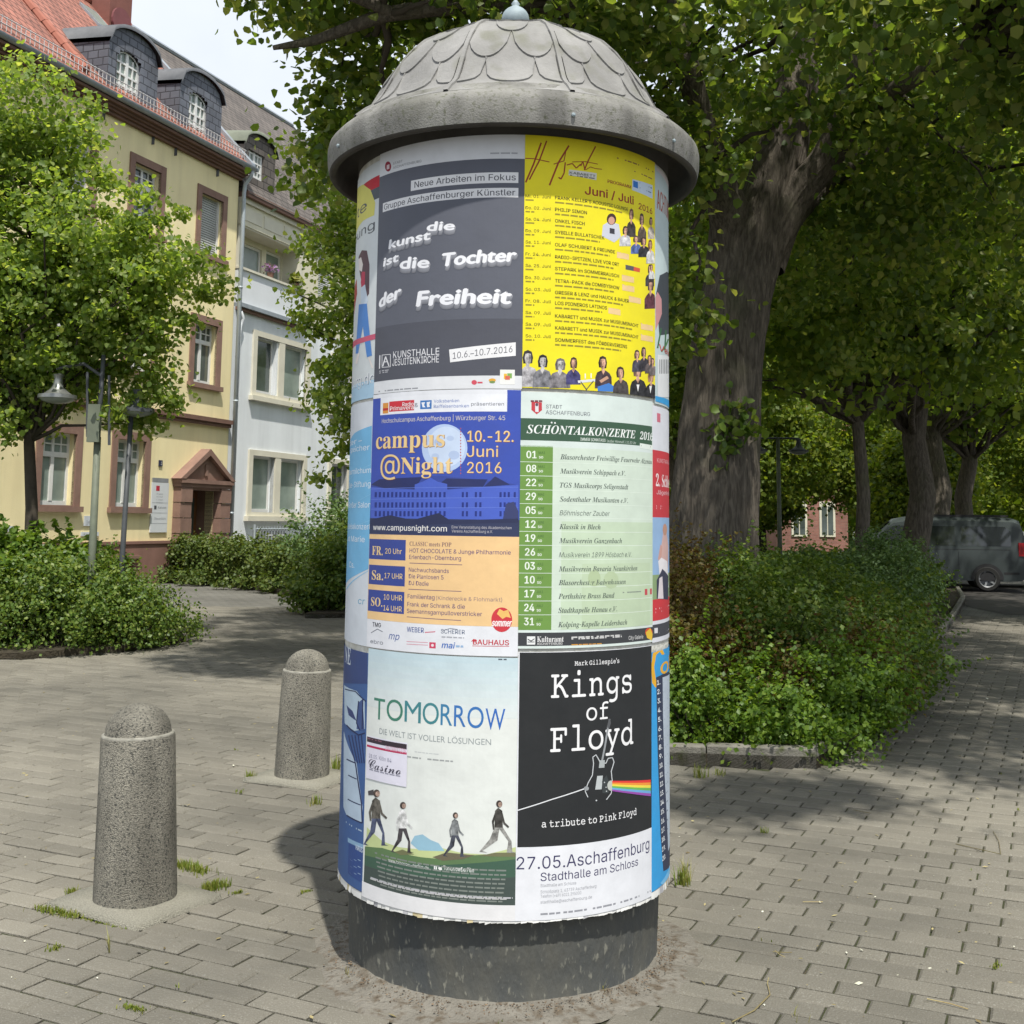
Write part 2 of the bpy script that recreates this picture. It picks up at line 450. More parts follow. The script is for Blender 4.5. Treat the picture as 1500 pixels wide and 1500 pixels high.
def cyl(x, y):
    """photo pixel -> (arc, height) on the column's paper surface"""
    d = ray(x, y); a = d[0]**2+d[1]**2; b = -2*(d[0]*CX+d[1]*CYC); c = CX*CX+CYC*CYC-RC*RC
    q = b*b-4*a*c
    if q < 0: q = 0
    t = (-b-math.sqrt(q))/(2*a)
    X, Y, Z = d[0]*t, d[1]*t, CAMH+d[2]*t
    return math.atan2(X-CX, CYC-Y)*RC, Z
STRIP = 0.015
def clip_strips(poly):
    """cut a convex (u,z) polygon at the strip lines"""
    us = [p[0] for p in poly]; k0 = math.floor(min(us)/STRIP); k1 = math.floor((max(us)-1e-9)/STRIP)
    if k0 == k1: return [poly]
    res = []
    cur = poly
    for k in range(k0, k1+1):
        x = (k+1)*STRIP
        left = []; right = []
        n = len(cur)
        for i in range(n):
            p, q = cur[i], cur[(i+1) % n]
            if p[0] <= x: left.append(p)
            if p[0] >= x: right.append(p)
            if (p[0] < x < q[0]) or (q[0] < x < p[0]):
                t = (x-p[0])/(q[0]-p[0]); m = (x, p[1]+t*(q[1]-p[1])); left.append(m); right.append(m)
        if len(left) >= 3: res.append(left)
        cur = right
        if len(cur) < 3: break
    return res
_ink = {}
def ink(c):
    if len(c) == 4:                        # halftone photograph: mottled light and dark
        c = tuple(int(v) for v in c)
        if c not in _ink:
            l = lin(c[:3]); _ink[c] = mat('photo_%02x%02x%02x' % c[:3], tuple(min(.8, x*1.25+.015) for x in l), tuple(x*.38 for x in l), scale=55, rough=.62, spec=.25, detail=3)
        return _ink[c]
    c = tuple(int(v) for v in c)
    if c not in _ink:
        l = tuple(x*0.86 for x in lin(c))
        _ink[c] = mat('ink_%02x%02x%02x' % c, l, tuple(x*0.90+.006 for x in l), scale=14, rough=0.62, spec=0.25, bump=.22, bscale=5)
    return _ink[c]

class Poster:
    def __init__(s, label, bg, uz, ox=0, oy=0, k=1.0, lift=0.0, name='poster'):
        s.u0, s.u1, s.z0, s.z1 = uz; s.bg = bg; s.o = (ox, oy, k); s.lift = lift; s.n = 0
        s.items = []; s.art = [[], [], [], []]; s.txt = [[], [], [], []]; s.label = label; s.name = name
    def c(s, x, y):
        ox, oy, k = s.o; return cyl(ox+x/k, oy+y/k)
    def P(s, u, z, off):
        a = u/RC; r = RC+s.lift+off
        return (CX+r*math.sin(a), CYC-r*math.cos(a), z)
    def _poly(s, tgt, pts, colr, off, clipit=True, cut=True):
        if cut:
            pts = [(min(max(p[0], s.u0), s.u1), min(max(p[1], s.z0), s.z1)) for p in pts]
        for pc in (clip_strips(pts) if clipit else [pts]):
            b = len(tgt[0]); tgt[0] += [s.P(u, z, off) for u, z in pc]
            tgt[1].append(list(range(b, b+len(pc))))
            m = ink(colr)
            if m not in tgt[2]: tgt[2].append(m)
            tgt[3].append(tgt[2].index(m))
    def layer(s, q, pad=0.002):
        """print layer: one above whatever this item overlaps"""
        a, b, c, d = min(x[0] for x in q)-pad, max(x[0] for x in q)+pad, min(x[1] for x in q)-pad, max(x[1] for x in q)+pad
        n = 1+max([l for (e, f, g, h, l) in s.items if a < f and e < b and c < h and g < d] or [0])
        s.items.append((a, b, c, d, n))
        return 0.00010+0.00007*n
    def uvrect(s, u0, z0, u1, z1, colr): s._poly(s.art, [(u0, z0), (u1, z0), (u1, z1), (u0, z1)], colr, s.layer([(u0, z0), (u1, z1)], -.0005))
    def rect(s, x0, y0, x1, y1, colr):
        u0, z1 = s.c(x0, y0); u1, z0 = s.c(x1, y1); s.uvrect(u0, z0, u1, z1, colr)
    def poly(s, pts, colr, off=None):
        q = [s.c(*p) for p in pts]; off = off or s.layer(q)
        vs = [Vector((u, z, 0)) for u, z in q]
        for t in tessellate_polygon([vs]):
            tri = [q[i] for i in t]
            ar = (tri[1][0]-tri[0][0])*(tri[2][1]-tri[0][1])-(tri[1][1]-tri[0][1])*(tri[2][0]-tri[0][0])
            if ar < 0: tri = tri[::-1]
            s._poly(s.art, tri, colr, off)
    def ell(s, x, y, rx, ry, colr, n=20, rot=0.0):
        s.poly([(x+rx*math.cos(t)*math.cos(rot)-ry*math.sin(t)*math.sin(rot), y+rx*math.cos(t)*math.sin(rot)+ry*math.sin(t)*math.cos(rot)) for t in (2*math.pi*i/n for i in range(n))], colr)
    def line(s, pts, w, colr):
        off = s.layer([s.c(*a) for a in pts])
        for (x0, y0), (x1, y1) in zip(pts, pts[1:]):
            d = math.hypot(x1-x0, y1-y0) or 1; nx, ny = -(y1-y0)/d*w/2, (x1-x0)/d*w/2
            s.poly([(x0+nx, y0+ny), (x1+nx, y1+ny), (x1-nx, y1-ny), (x0-nx, y0-ny)], colr, off)
    def text(s, t, x0, y0, x1, y1, h, colr, bold=0.0, shear=0.0, fnt='sans', off=None, res=3, dy=0.0, tilt=False, layered=None):
        """t from (x0,y0) to (x1,y1) on its baseline, capitals h tall, in the poster's pixel frame"""
        A = s.c(x0, y0); B = s.c(x1, y1)
        V, T = text_tris(t, 0.0, fnt, res)
        if not len(V): return
        if fnt not in _cap: _cap[fnt] = text_tris('H', 0, fnt)[0][:, 1].max()
        x = V[:, 0]; wN = x.max()-x.min(); x = (x-x.min())/wN
        um = (A[0]+B[0])/2; dist = CYC-RC*math.cos(um/RC)
        hm = h/s.o[2]/FPX*dist
        yy = V[:, 1]/_cap[fnt]*hm + dy
        uu = A[0]+(B[0]-A[0])*x + shear*yy
        if not tilt: m_ = (A[1]+B[1])/2; A = (A[0], m_); B = (B[0], m_)
        zz = A[1]+(B[1]-A[1])*x + yy
        q = list(zip(uu.tolist(), zz.tolist()))
        off = off or (s.layer([(uu.min(), zz.min()), (uu.max(), zz.max())], 0)+.00006)
        big = hm > 0.028
        em = hm/0.7
        sh = [(0, 0)] if bold < .008 else ([(-bold*.55, 0), (bold*.55, 0)] if bold < .022 else [(-bold*.8, 0), (0, bold*.45), (0, -bold*.45), (bold*.8, 0)])
        for n_, (dx, dz_) in enumerate(sh):
            for tri in T:
                p = [(q[i][0]+dx*em, q[i][1]+dz_*em) for i in tri]
                if max(a[0] for a in p) > s.u1+.001 or min(a[0] for a in p) < s.u0-.001: continue
                s._poly(s.txt, p, colr, off+n_*.00002, True, cut=False)
        return A[0], B[0], (A[1]+B[1])/2, hm
    def build(s, parent):
        t = [[], [], [], []]
        s._poly(t, [(s.u0, s.z0), (s.u1, s.z0), (s.u1, s.z1), (s.u0, s.z1)], s.bg, 0)
        # sheet with a slightly wavy outer edge
        o = add(s.name, t[0], t[1], t[2], parent, False, t[3])
        if s.label: o['label'] = s.label
        if s.art[1]: add('artwork', s.art[0], s.art[1], s.art[2], o, False, s.art[3])
        if s.txt[1]: add('lettering', s.txt[0], s.txt[1], s.txt[2], o, False, s.txt[3])
        return o

Z1, Z2, Z2b, Z3, ZT = 1.858, 1.040, 1.064, 0.272, 2.675
uA = cyl(556, 243)[0]*0.5+cyl(548, 578)[0]*.5; uB = cyl(768, 300)[0]; uC = cyl(959, 400)[0]
uD = cyl(542, 760)[0]; uE = cyl(761, 760)[0]; uF = cyl(955.5, 760)[0]
uG = cyl(536, 1100)[0]; uH = cyl(757.5, 1100)[0]; uI = cyl(954, 1100)[0]
W6 = 0.594
FULL = 2*math.pi*RC
def uvlines(p, r, frac, drop, h, colr, seed=1):
    """one row of tiny print under the line of text r"""
    rr = random.Random(seed); u, ue, z, hm = r; ue = u+(ue-u)*frac; z -= drop*hm; h *= hm
    off_ = p.layer([(u, z), (ue, z+h)])+.00004
    while u < ue:
        b = min(u+rr.uniform(2.5, 6)*h, ue); p._poly(p.txt, [(u, z), (b, z), (b, z+h), (u, z+h)], colr, off_, False, cut=False); u = b+h*.8
def txtlines(p, x0, y0, x1, y1, n, h, colr, seed=1, ragged=.25):
    """rows of small print too fine to read: short dashes like words"""
    r = random.Random(seed); off_ = p.layer([p.c(x0, y0), p.c(x1, y1)])+.00004
    for i in range(n):
        f = i/max(n-1, 1); xa = x0; y = y0+(y1-y0)*f
        xe = x1-(x1-x0)*ragged*r.random()
        while xa < xe:
            w = r.uniform(2.2, 6.0)*h
            xb = min(xa+w, xe)
            u0, za = p.c(xa, y); u1, zb = p.c(xb, y); za = zb = z_line = p.c((x0+x1)/2, y)[1]
            k = h/p.o[2]/FPX*3.7
            p._poly(p.txt, [(u0, za-k*.5), (u1, zb-k*.5), (u1, zb+k*.35), (u0, za+k*.35)], colr, off_, False, cut=False)
            xa = xb+h*0.7
# ---- 1: dark grey exhibition poster
p = Poster('dark grey poster with bulky white script lettering', (226, 228, 232), (uA, uB, Z1, ZT), 500, 190, 3.75)
GR = (96, 99, 110)
zt = p.c(1000, 160)[1]; zb = p.c(1000, 1352)[1]
p.uvrect(uA, zb, uB, zt, GR)
p.uvrect(uA, zb, uB, zb+.18, (84, 86, 96))
p.rect(383, 281, 972, 293, (236, 236, 238))
p.rect(229, 405, 972, 372, (236, 236, 238))
p.text('Neue Arbeiten im Fokus', 402, 322, 958, 276, 36, (70, 72, 82), .012)
p.text('Gruppe Aschaffenburger Künstler', 235, 450, 955, 352, 34, (70, 72, 82), .012)
def bulky(t, x0, y0, x1, y1, h):
    for i in range(6):
        p.text(t, x0+1.0*i, y0+3.6*(6-i)+3, x1+1.0*i, y1+3.6*(6-i)+3, h, (118+i*6, 120+i*6, 128+i*6), .078, .17, fnt='default', tilt=True, off=.0007+.00004*i)
    p.text(t, x0, y0, x1, y1, h, (240, 241, 246), .074, .17, fnt='default', tilt=True, off=.0011)
bulky('die', 470, 557, 618, 550, 50)
bulky('kunst', 262, 655, 486, 602, 50)
bulky('ist', 232, 752, 312, 722, 48)
bulky('die', 322, 765, 478, 757, 62)
bulky('Tochter', 548, 752, 952, 722, 72)
bulky('der', 208, 980, 322, 922, 72)
bulky('Freiheit', 415, 970, 925, 955, 82)
p.text('KUNSTHALLE', 285, 1255, 538, 1236, 38, (232, 232, 236), 0)
p.text('JESUITENKIRCHE', 280, 1300, 536, 1276, 38, (232, 232, 236), 0)
p.rect(209, 1240, 213, 1312, (230, 230, 234))
for pts in ([(224, 1238), (270, 1234)], [(224, 1306), (270, 1302)], [(224, 1238), (224, 1306)], [(270, 1234), (270, 1302)]): p.line(pts, 3, (230, 230, 234))
p.line([(228, 1300), (244, 1246), (262, 1298)], 6, (230, 230, 234)); p.line([(236, 1276), (256, 1274)], 5, (230, 230, 234))
txtlines(p, 209, 1322, 268, 1332, 2, 6, (190, 190, 196), 3)
p.poly([(592, 1208), (958, 1168), (958, 1242), (598, 1278)], (238, 238, 240))
p.text('10.6.–10.7.2016', 612, 1260, 940, 1222, 36, (96, 98, 106), 0, tilt=True)
p.ell(257, 202, 17, 28, (150, 40, 62)); p.rect(250, 195, 264, 214, (226, 210, 214))
p.text('STADT', 284, 192, 336, 180, 14, (120, 122, 128)); p.text('ASCHAFFENBURG', 284, 218, 440, 176, 14, (120, 122, 128))
txtlines(p, 818, 128, 968, 128, 1, 10, (172, 174, 180), 5, 0)
txtlines(p, 205, 1424, 480, 1440, 2, 8, (150, 152, 158), 6)
p.ell(730, 1388, 15, 13, (214, 84, 100)); txtlines(p, 748, 1388, 776, 1388, 1, 10, (214, 84, 100), 2, 0)
p.ell(829, 1376, 20, 10, (230, 170, 60)); p.ell(829, 1386, 16, 7, (120, 150, 90))
p.rect(872, 1318, 952, 1400, (240, 240, 236)); p.rect(893, 1340, 910, 1370, (240, 190, 60)); p.rect(912, 1338, 937, 1366, (130, 180, 90)); p.rect(900, 1352, 926, 1374, (220, 110, 90))
p.build(col)

# ---- 2: yellow programme poster
YE = (240, 226, 38)
p = Poster('bright yellow programme poster with brown red dates and a row of photographed heads', YE, (uB, uC, Z1+.004, ZT), 750, 190, 3.75, lift=.0012)
BR = (158, 58, 40)
def brush(pts, w): p.line(pts, w, BR)
brush([(160, 72), (118, 190), (75, 290)], 9); brush([(190, 62), (150, 170), (95, 275)], 8); brush([(72, 158), (120, 160), (205, 178)], 5)
brush([(312, 88), (255, 180), (205, 306)], 9); brush([(228, 190), (285, 172), (296, 110)], 5)
brush([(292, 180), (285, 240), (268, 272), (255, 262)], 7); brush([(300, 195), (330, 186), (352, 212), (376, 190)], 6); brush([(376, 200), (388, 175), (398, 215)], 6)
brush([(458, 92), (420, 165), (396, 222)], 7); brush([(330, 178), (400, 176), (470, 190)], 4); brush([(402, 222), (430, 205), (455, 214), (492, 218)], 4)
p.poly([(312, 220), (464, 240), (462, 278), (310, 250)], (222, 222, 214)); p.text('KABARETT', 316, 244, 456, 262, 14, (70, 66, 60), .03)
txtlines(p, 318, 258, 452, 272, 1, 8, (130, 126, 120), 2, 0)
p.text('PROGRAMM', 524, 290, 652, 326, 18, BR, .03)
p.text('Juni / Juli', 400, 352, 666, 414, 46, BR, .035)
p.text('2016', 694, 438, 768, 462, 34, BR, .03)
p.poly([(660, 272), (770, 306), (770, 380), (658, 332)], (206, 222, 238)); p.poly([(664, 280), (690, 288), (690, 324), (664, 314)], (50, 120, 200))
txtlines(p, 700, 305, 766, 325, 1, 9, (110, 130, 150), 2, 0); txtlines(p, 700, 332, 764, 350, 1, 7, (110, 130, 150), 2, 0)
txtlines(p, 575, 186, 775, 250, 1, 9, (150, 110, 60), 2, 0); txtlines(p, 670, 248, 772, 282, 1, 8, (150, 110, 60), 2, 0)
DK = (62, 56, 38)
rows = [(360, 'Mi. 01. Juni', "FRANK KELLER'S ACOUSTIC LOUNGE", 636, 'live'), (424, 'Do. 02. Juni', 'PHILIP SIMON', 410, ''), (486, 'Sa. 04. Juni', 'ONKEL FISCH', 398, ''),
        (550, 'Do. 09. Juni', 'SYBILLE BULLATSCHEK', 506, ''), (612, 'Sa. 11. Juni', 'OLAF SCHUBERT & FREUNDE', 564, ''), (678, 'Fr. 24. Juni', 'RADIO-SPITZEN, LIVE VOR ORT', 586, ''),
        (742, 'Sa. 25. Juni', 'STEPARK im SOMMERRAUSCH', 586, ''), (808, 'Do. 30. Juni', 'TETRA-PACK die COMEDYSHOW', 588, ''), (872, 'So. 03. Juli', 'GRESER & LENZ und HAUCK & BAUER', 640, ''),
        (936, 'Fr. 08. Juli', 'LOS PIONEROS LATINOS', 520, ''), (1000, 'Sa. 09. Juli', 'KABARETT und MUSIK zur MUSEUMSNACHT', 692, ''), (1064, 'Sa. 09. Juli', 'KABARETT und MUSIK zur MUSEUMSNACHT', 692, ''), (1128, 'So. 10. Juli', 'SOMMERFEST des FÖRDERVEREINS', 630, '')]
for i, (y, d, t, xe, _) in enumerate(rows):
    sl = 0.145 if i == 0 else 0.12
    slr = lambda x: 0.00018*(x-60)**2 + 0.02*(x-60)
    y0 = y+12
    r1 = p.text(d, 74, y0, 212, y0+(8 if i < 6 else 6), 17, DK, .012)
    xs = 236
    r2 = p.text(t, xs, y0+10, xe, y0+10+(xe-xs)*(.165 if xe > 550 else .12), 19, DK, .024)
    uvlines(p, r1, .35, 1.1, .5, (150, 138, 50), i); uvlines(p, r2, .9, 1.2, .5, (150, 138, 50), i+20)
for (x, y) in ((575, 680), (602, 806), (604, 858), (640, 922), (528, 985), (706, 1072), (706, 1132)):
    txtlines(p, x, y, x+60, y, 2, 9, (216, 180, 150), x, 0); 
    p.poly([(x, y-6), (x+66, y+6), (x+66, y+36), (x, y+24)], (238, 205, 150))
p.poly([(622, 742), (702, 762), (700, 784), (622, 768)], (220, 90, 60)); p.poly([(622, 742), (668, 752), (666, 776), (622, 768)], (90, 90, 96))
def bust(p, x, y, w, h, cloth, skin=(205, 160, 135), hair=(70, 52, 44)):
    """head and shoulders, (x, y) the bottom centre"""
    cloth, skin, hair = (*cloth[:3], 1), (*skin[:3], 1), (*hair[:3], 1); r_ = random.Random(int(x*7+y)); k_ = r_.choice((-1, 1))
    j = lambda s=.03: r_.uniform(-s, s)
    p.poly([(x-w*.52, y), (x-w*(.50+j()), y-h*.34), (x-w*.38, y-h*(.47+j())), (x-w*.15, y-h*.55), (x+w*.15, y-h*.55), (x+w*.38, y-h*(.47+j())), (x+w*(.50+j()), y-h*.34), (x+w*.52, y)], cloth)
    hx = x+k_*w*.03
    p.poly([(hx-w*.23, y-h*(.62+j())), (hx-w*.27, y-h*.80), (hx-w*.18, y-h*.97), (hx, y-h*1.01), (hx+w*.19, y-h*.96), (hx+w*.26, y-h*.80), (hx+w*.21, y-h*(.62+j()))], hair)
    p.poly([(hx-w*.08, y-h*.66), (hx+w*.08, y-h*.66), (x+w*.10, y-h*.53), (x, y-h*.42), (x-w*.10, y-h*.53)], skin)
    p.poly([(hx-w*.165, y-h*.78), (hx-w*.13, y-h*.90), (hx, y-h*.92), (hx+w*.14, y-h*.90), (hx+w*.165, y-h*.78), (hx+w*.12, y-h*.65), (hx, y-h*.595), (hx-w*.12, y-h*.65)], skin)
    sh = (*(int(v*.72) for v in skin[:3]), 1); e = k_*w*.02
    p.poly([(hx+k_*w*.06, y-h*.90), (hx+k_*w*.155, y-h*.86), (hx+k_*w*.165, y-h*.77), (hx+k_*w*.11, y-h*.65), (hx+k_*w*.03, y-h*.62)], sh)
    for q in (-.075, .075): p.ell(hx+e+w*q, y-h*.79, w*.032, h*.012, (*(int(v*.35) for v in skin[:3]), 1), 6)
    p.ell(hx+e, y-h*.675, w*.05, h*.010, (*(int(v*.5) for v in skin[:3]), 1), 6)
G1, G2, G3 = (205, 200, 196), (150, 148, 150), (84, 84, 92)
p.poly([(492, 585), (498, 525), (530, 505), (585, 520), (596, 590), (560, 620)], (205, 208, 220)); p.ell(545, 492, 26, 32, (70, 48, 44), 14); p.ell(545, 500, 18, 22, (208, 160, 140), 12); p.rect(535, 540, 562, 575, (60, 60, 70))
bust(p, 653, 590, 48, 156, (60, 54, 50), hair=(110, 80, 60)); bust(p, 712, 620, 46, 160, (90, 76, 66)); bust(p, 620, 640, 60, 110, (205, 205, 215), hair=(50, 40, 38))
bust(p, 762, 600, 34, 120, (190, 180, 170)); bust(p, 680, 682, 56, 100, (88, 110, 170)); bust(p, 722, 700, 58, 110, (40, 40, 44)); bust(p, 758, 735, 44, 130, (230, 228, 226), hair=(120, 84, 60))
bust(p, 755, 860, 46, 120, (60, 58, 62)); bust(p, 758, 985, 62, 160, (92, 46, 56), hair=(60, 44, 40)); bust(p, 764, 820, 30, 80, (230, 228, 226))
bust(p, 84, 1412, 110, 200, (170, 168, 172), (190, 186, 184), (52, 50, 54)); bust(p, 166, 1416, 104, 180, (120, 120, 126), (188, 184, 182), (40, 38, 42)); bust(p, 262, 1420, 110, 164, (128, 124, 128), (200, 196, 194), (110, 104, 104))
bust(p, 336, 1400, 76, 150, (64, 62, 110)); p.poly([(360, 1378), (470, 1368), (474, 1382), (362, 1392)], (226, 228, 232)); p.line([(376, 1384), (410, 1430)], 5, (80, 80, 84)); p.line([(446, 1380), (404, 1432)], 5, (80, 80, 84))
bust(p, 500, 1420, 90, 176, (66, 52, 60), hair=(50, 38, 34)); p.poly([(468, 1412), (530, 1392), (556, 1408), (552, 1440), (470, 1436)], (70, 130, 210)); p.poly([(478, 1378), (520, 1352), (530, 1366), (488, 1392)], (205, 160, 135)); p.rect(398, 1340, 404, 1368, (236, 240, 240)); p.rect(430, 1338, 436, 1366, (236, 240, 240))
bust(p, 596, 1462, 84, 160, (72, 66, 66)); bust(p, 690, 1470, 88, 180, (38, 38, 42), hair=(120, 90, 70)); bust(p, 762, 1484, 62, 160, (32, 32, 36), hair=(170, 130, 90)); p.poly([(682, 1400), (698, 1400), (690, 1440)], (236, 236, 236)); p.poly([(752, 1408), (766, 1408), (758, 1450)], (236, 236, 236))
bust(p, 686, 1330, 56, 120, (70, 70, 84)); bust(p, 722, 1326, 50, 132, (50, 46, 54)); bust(p, 752, 1338, 46, 100, (90, 80, 80)); bust(p, 770, 1350, 36, 96, (120, 110, 110))
# print bleeds off the lower edge
p.build(col)

# ---- 3: left edge of the upper row
p = Poster('pale yellow poster with a walking figure in blue jeans at the left edge of the column', (214, 220, 222), (uA-W6, uA, Z1-.01, ZT-.02), 500, 190, 3.75, lift=-.0006)
u0 = uA-W6
p.uvrect(u0, ZT-.11, uA, ZT-.07, (190, 30, 50)); p.uvrect(u0, ZT-.15, uA, ZT-.11, (84, 92, 100))
p.poly([(70, 560), (78, 330), (120, 300), (160, 330), (186, 400), (180, 470), (120, 500), (75, 580)], (222, 216, 110))
p.text('rte', 78, 492, 138, 462, 60, (92, 96, 102), .02); p.text('bung', 76, 620, 182, 560, 52, (92, 96, 102), .02)
p.poly([(98, 770), (94, 700), (112, 662), (140, 664), (154, 740), (152, 900), (128, 940), (116, 860)], (96, 70, 80))
p.poly([(96, 770), (94, 712), (108, 700), (118, 740), (112, 780)], (236, 226, 222))
p.poly([(106, 840), (112, 780), (130, 780), (128, 860), (112, 880)], (196, 60, 90))
p.poly([(108, 960), (106, 870), (130, 850), (146, 940), (136, 960)], (206, 220, 236)); p.poly([(66, 880), (84, 820), (86, 900), (70, 1020)], (170, 60, 60))
p.poly([(96, 960), (140, 955), (168, 1240), (140, 1250), (118, 1080), (92, 1230), (78, 1230)], (82, 138, 210))
p.poly([(62, 1170), (120, 1140), (188, 1120), (188, 1150), (120, 1168), (60, 1205)], (206, 92, 120))
p.poly([(76, 1285), (92, 1225), (100, 1230), (88, 1285)], (236, 226, 222)); p.line([(150, 1250), (172, 1310)], 8, (236, 226, 222))
p.text('aburg.de', 52, 1440, 184, 1392, 60, (110, 124, 140), .03); p.text('aburg.de', 54, 1436, 182, 1388, 60, (236, 238, 242), .0, )
p.uvrect(u0, Z1-.01, uA, Z1+.05, (172, 206, 230))
p.build(col)

# ---- 4: right edge of the upper row
p = Poster('pale teal poster with a dark clothed figure at the right edge of the column', (196, 212, 214), (uC, uC+W6, Z1-.012, ZT-.01), 750, 190, 3.75, lift=-.0006)
p.poly([(792, 220), (870, 340), (870, 250), (800, 200)], (220, 212, 214))
p.text('ACHTUNG', 798, 420, 960, 520, 110, (176, 92, 78), .02)
p.poly([(792, 900), (812, 800), (850, 780), (880, 790), (880, 1120), (810, 1130)], (66, 72, 80)); p.poly([(788, 920), (800, 890), (822, 930), (824, 1010), (790, 1100)], (204, 148, 150))
p.line([(800, 1200), (820, 1090)], 8, (60, 110, 70)); p.line([(840, 1210), (846, 1100)], 8, (60, 110, 70)); p.line([(822, 1220), (858, 1150)], 6, (80, 130, 80))
p.text('Velo', 806, 1228, 866, 1236, 34, (196, 70, 60), .03, .2)
p.poly([(800, 1236), (880, 1246), (880, 1470), (800, 1470)], (226, 228, 230))
for i in range(7): p.line([(812+i*9, 1262), (812+i*9, 1340)], 4, (120, 122, 126))
txtlines(p, 806, 1360, 868, 1372, 1, 8, (150, 152, 156), 2, 0)
p.poly([(788, 1462), (880, 1490), (880, 1530), (788, 1492)], (60, 160, 220))
p.build(col)
# ---- 5: blue and peach campus poster
p = Poster('poster with a blue night picture above a peach timetable', (228, 230, 236), (uD, uE, Z2, Z1-.002), 490, 560, 3.657)
BL = (62, 84, 176); PE = (238, 200, 146); NV = (52, 60, 92)
zb = p.c(985, 1310)[1]; zm = p.c(985, 828)[1]; zn = p.c(985, 700)[1]; zs_ = p.c(985, 520)[1]
p.uvrect(uD, zb, uE, zm, PE)
p.uvrect(uD, zm, uE, Z1-.004, BL)
p.rect(925, 45, 1000, 160, BL)
p.rect(248, 80, 925, 157, (234, 236, 242)); p.rect(210, 10, 925, 60, (230, 232, 238))
p.rect(260, 112, 288, 166, (220, 150, 70)); p.rect(260, 140, 288, 150, (190, 50, 50))
p.rect(294, 104, 426, 150, (206, 50, 64)); p.text('Radio', 364, 128, 424, 124, 20, (240, 240, 240), .02); p.text('Primavera', 298, 152, 424, 144, 22, (240, 240, 240), .02)
p.text('&', 430, 134, 448, 132, 22, (80, 84, 100))
p.rect(460, 98, 520, 142, (60, 120, 190)); p.poly([(466, 108), (486, 106), (480, 122), (488, 134), (472, 134)], (236, 238, 244)); p.poly([(494, 106), (514, 104), (508, 120), (512, 132), (496, 134)], (236, 238, 244))
p.text('Volksbanken', 532, 112, 668, 104, 17, (92, 120, 190)); p.text('Raiffeisenbanken', 532, 140, 720, 132, 17, (92, 120, 190))
p.text('präsentieren', 732, 128, 908, 122, 18, (110, 112, 124))
p.text('Hochschulcampus Aschaffenburg | Würzburger Str. 45', 254, 222, 914, 200, 24, (206, 200, 196), .012)
# moon
p.ell(590, 352, 122, 128, (182, 202, 236), 36); p.ell(600, 345, 100, 108, (202, 218, 242), 30); p.ell(560, 320, 26, 22, (178, 196, 228), 12); p.ell(640, 390, 30, 24, (180, 198, 230), 12); p.ell(620, 300, 20, 14, (184, 202, 232), 12); p.ell(540, 400, 22, 20, (184, 202, 232), 12)
# building with its windows
B1, B2, B3 = (76, 100, 196), (44, 52, 100), (58, 76, 156)
p.poly([(196, 548), (300, 516), (560, 500), (930, 540), (985, 552), (985, 740), (194, 752)], B3)
p.poly([(196, 548), (240, 520), (470, 508), (430, 575), (300, 575)], B2); p.poly([(560, 545), (600, 515), (820, 520), (796, 560), (600, 570)], B2); p.poly([(800, 560), (860, 504), (940, 548)], B2)
p.poly([(196, 560), (300, 570), (430, 574), (430, 548), (478, 530), (514, 510), (552, 532), (604, 545), (604, 576), (796, 560), (985, 550), (985, 736), (196, 740)], B1)
for r_, y in enumerate((590, 645, 692)):
    for x in list(range(216, 420, 22)) + list(range(440, 600, 24)) + [682, 704, 752, 776, 884, 906, 928, 960]:
        p.rect(x, y-2, x+11, y+26, (40, 54, 128))
for y in (572, 628, 680): p.line([(196, y), (985, y-10)], 3, (100, 124, 214))
p.poly([(900, 740), (920, 650), (960, 640), (985, 690), (985, 740)], (58, 66, 110))
p.uvrect(uD, zm+.001, uE, p.c(985, 738)[1], NV)
p.poly([(196, 735), (300, 712), (420, 738), (560, 700), (620, 740), (985, 730), (985, 752), (194, 770)], (46, 52, 84))
SA = (236, 206, 150); SO = (150, 96, 60)
def out2(t, x0, y0, x1, y1, h, b=.01, f='sans'):
    p.text(t, x0+2, y0+2, x1+2, y1+2, h, SO, b+.015, fnt=f, res=4); p.text(t, x0, y0, x1, y1, h, SA, b, fnt=f, res=4)
out2('campus', 222, 358, 590, 344, 92, -.006, 'serif'); out2('@', 246, 500, 350, 486, 110, .0); out2('Night', 356, 490, 632, 486, 86, -.006, 'serif')
for i in range(16): p.ell(676, 248+i*16, 3, 5, (190, 90, 90), 6)
out2('10.-12.', 712, 318, 958, 318, 58, .02); out2('Juni', 708, 400, 876, 398, 58, 0); out2('2016', 710, 486, 894, 486, 58, 0)
p.text('www.campusnight.com', 208, 792, 602, 798, 30, (236, 234, 232), .018)
p.text('Eine Veranstaltung des Akademischen', 628, 782, 948, 788, 15, (190, 188, 196)); p.text('Vereins Aschaffenburg e.V.', 628, 804, 848, 808, 15, (190, 188, 196))
BX = (60, 76, 150)
p.rect(188, 838, 380, 955, BX); p.rect(186, 976, 376, 1094, BX); p.rect(182, 1108, 372, 1242, BX)
p.text('FR.', 202, 922, 258, 928, 46, SA, .01, fnt='serif'); p.text('20 Uhr', 272, 916, 360, 922, 28, SA, .01)
p.text('Sa.', 200, 1056, 260, 1060, 48, SA, .01, fnt='serif'); p.text('17 UHR', 268, 1050, 364, 1054, 28, SA, .01)
p.text('SO.', 196, 1196, 256, 1202, 44, SA, .01, fnt='serif'); p.text('10 UHR', 264, 1164, 362, 1170, 28, SA, .01); p.text('14 UHR', 262, 1222, 360, 1230, 28, SA, .01)
IN = (96, 74, 124)
p.text('CLASSIC meets POP', 402, 876, 626, 880, 22, (140, 110, 110), -.008, fnt='serif')
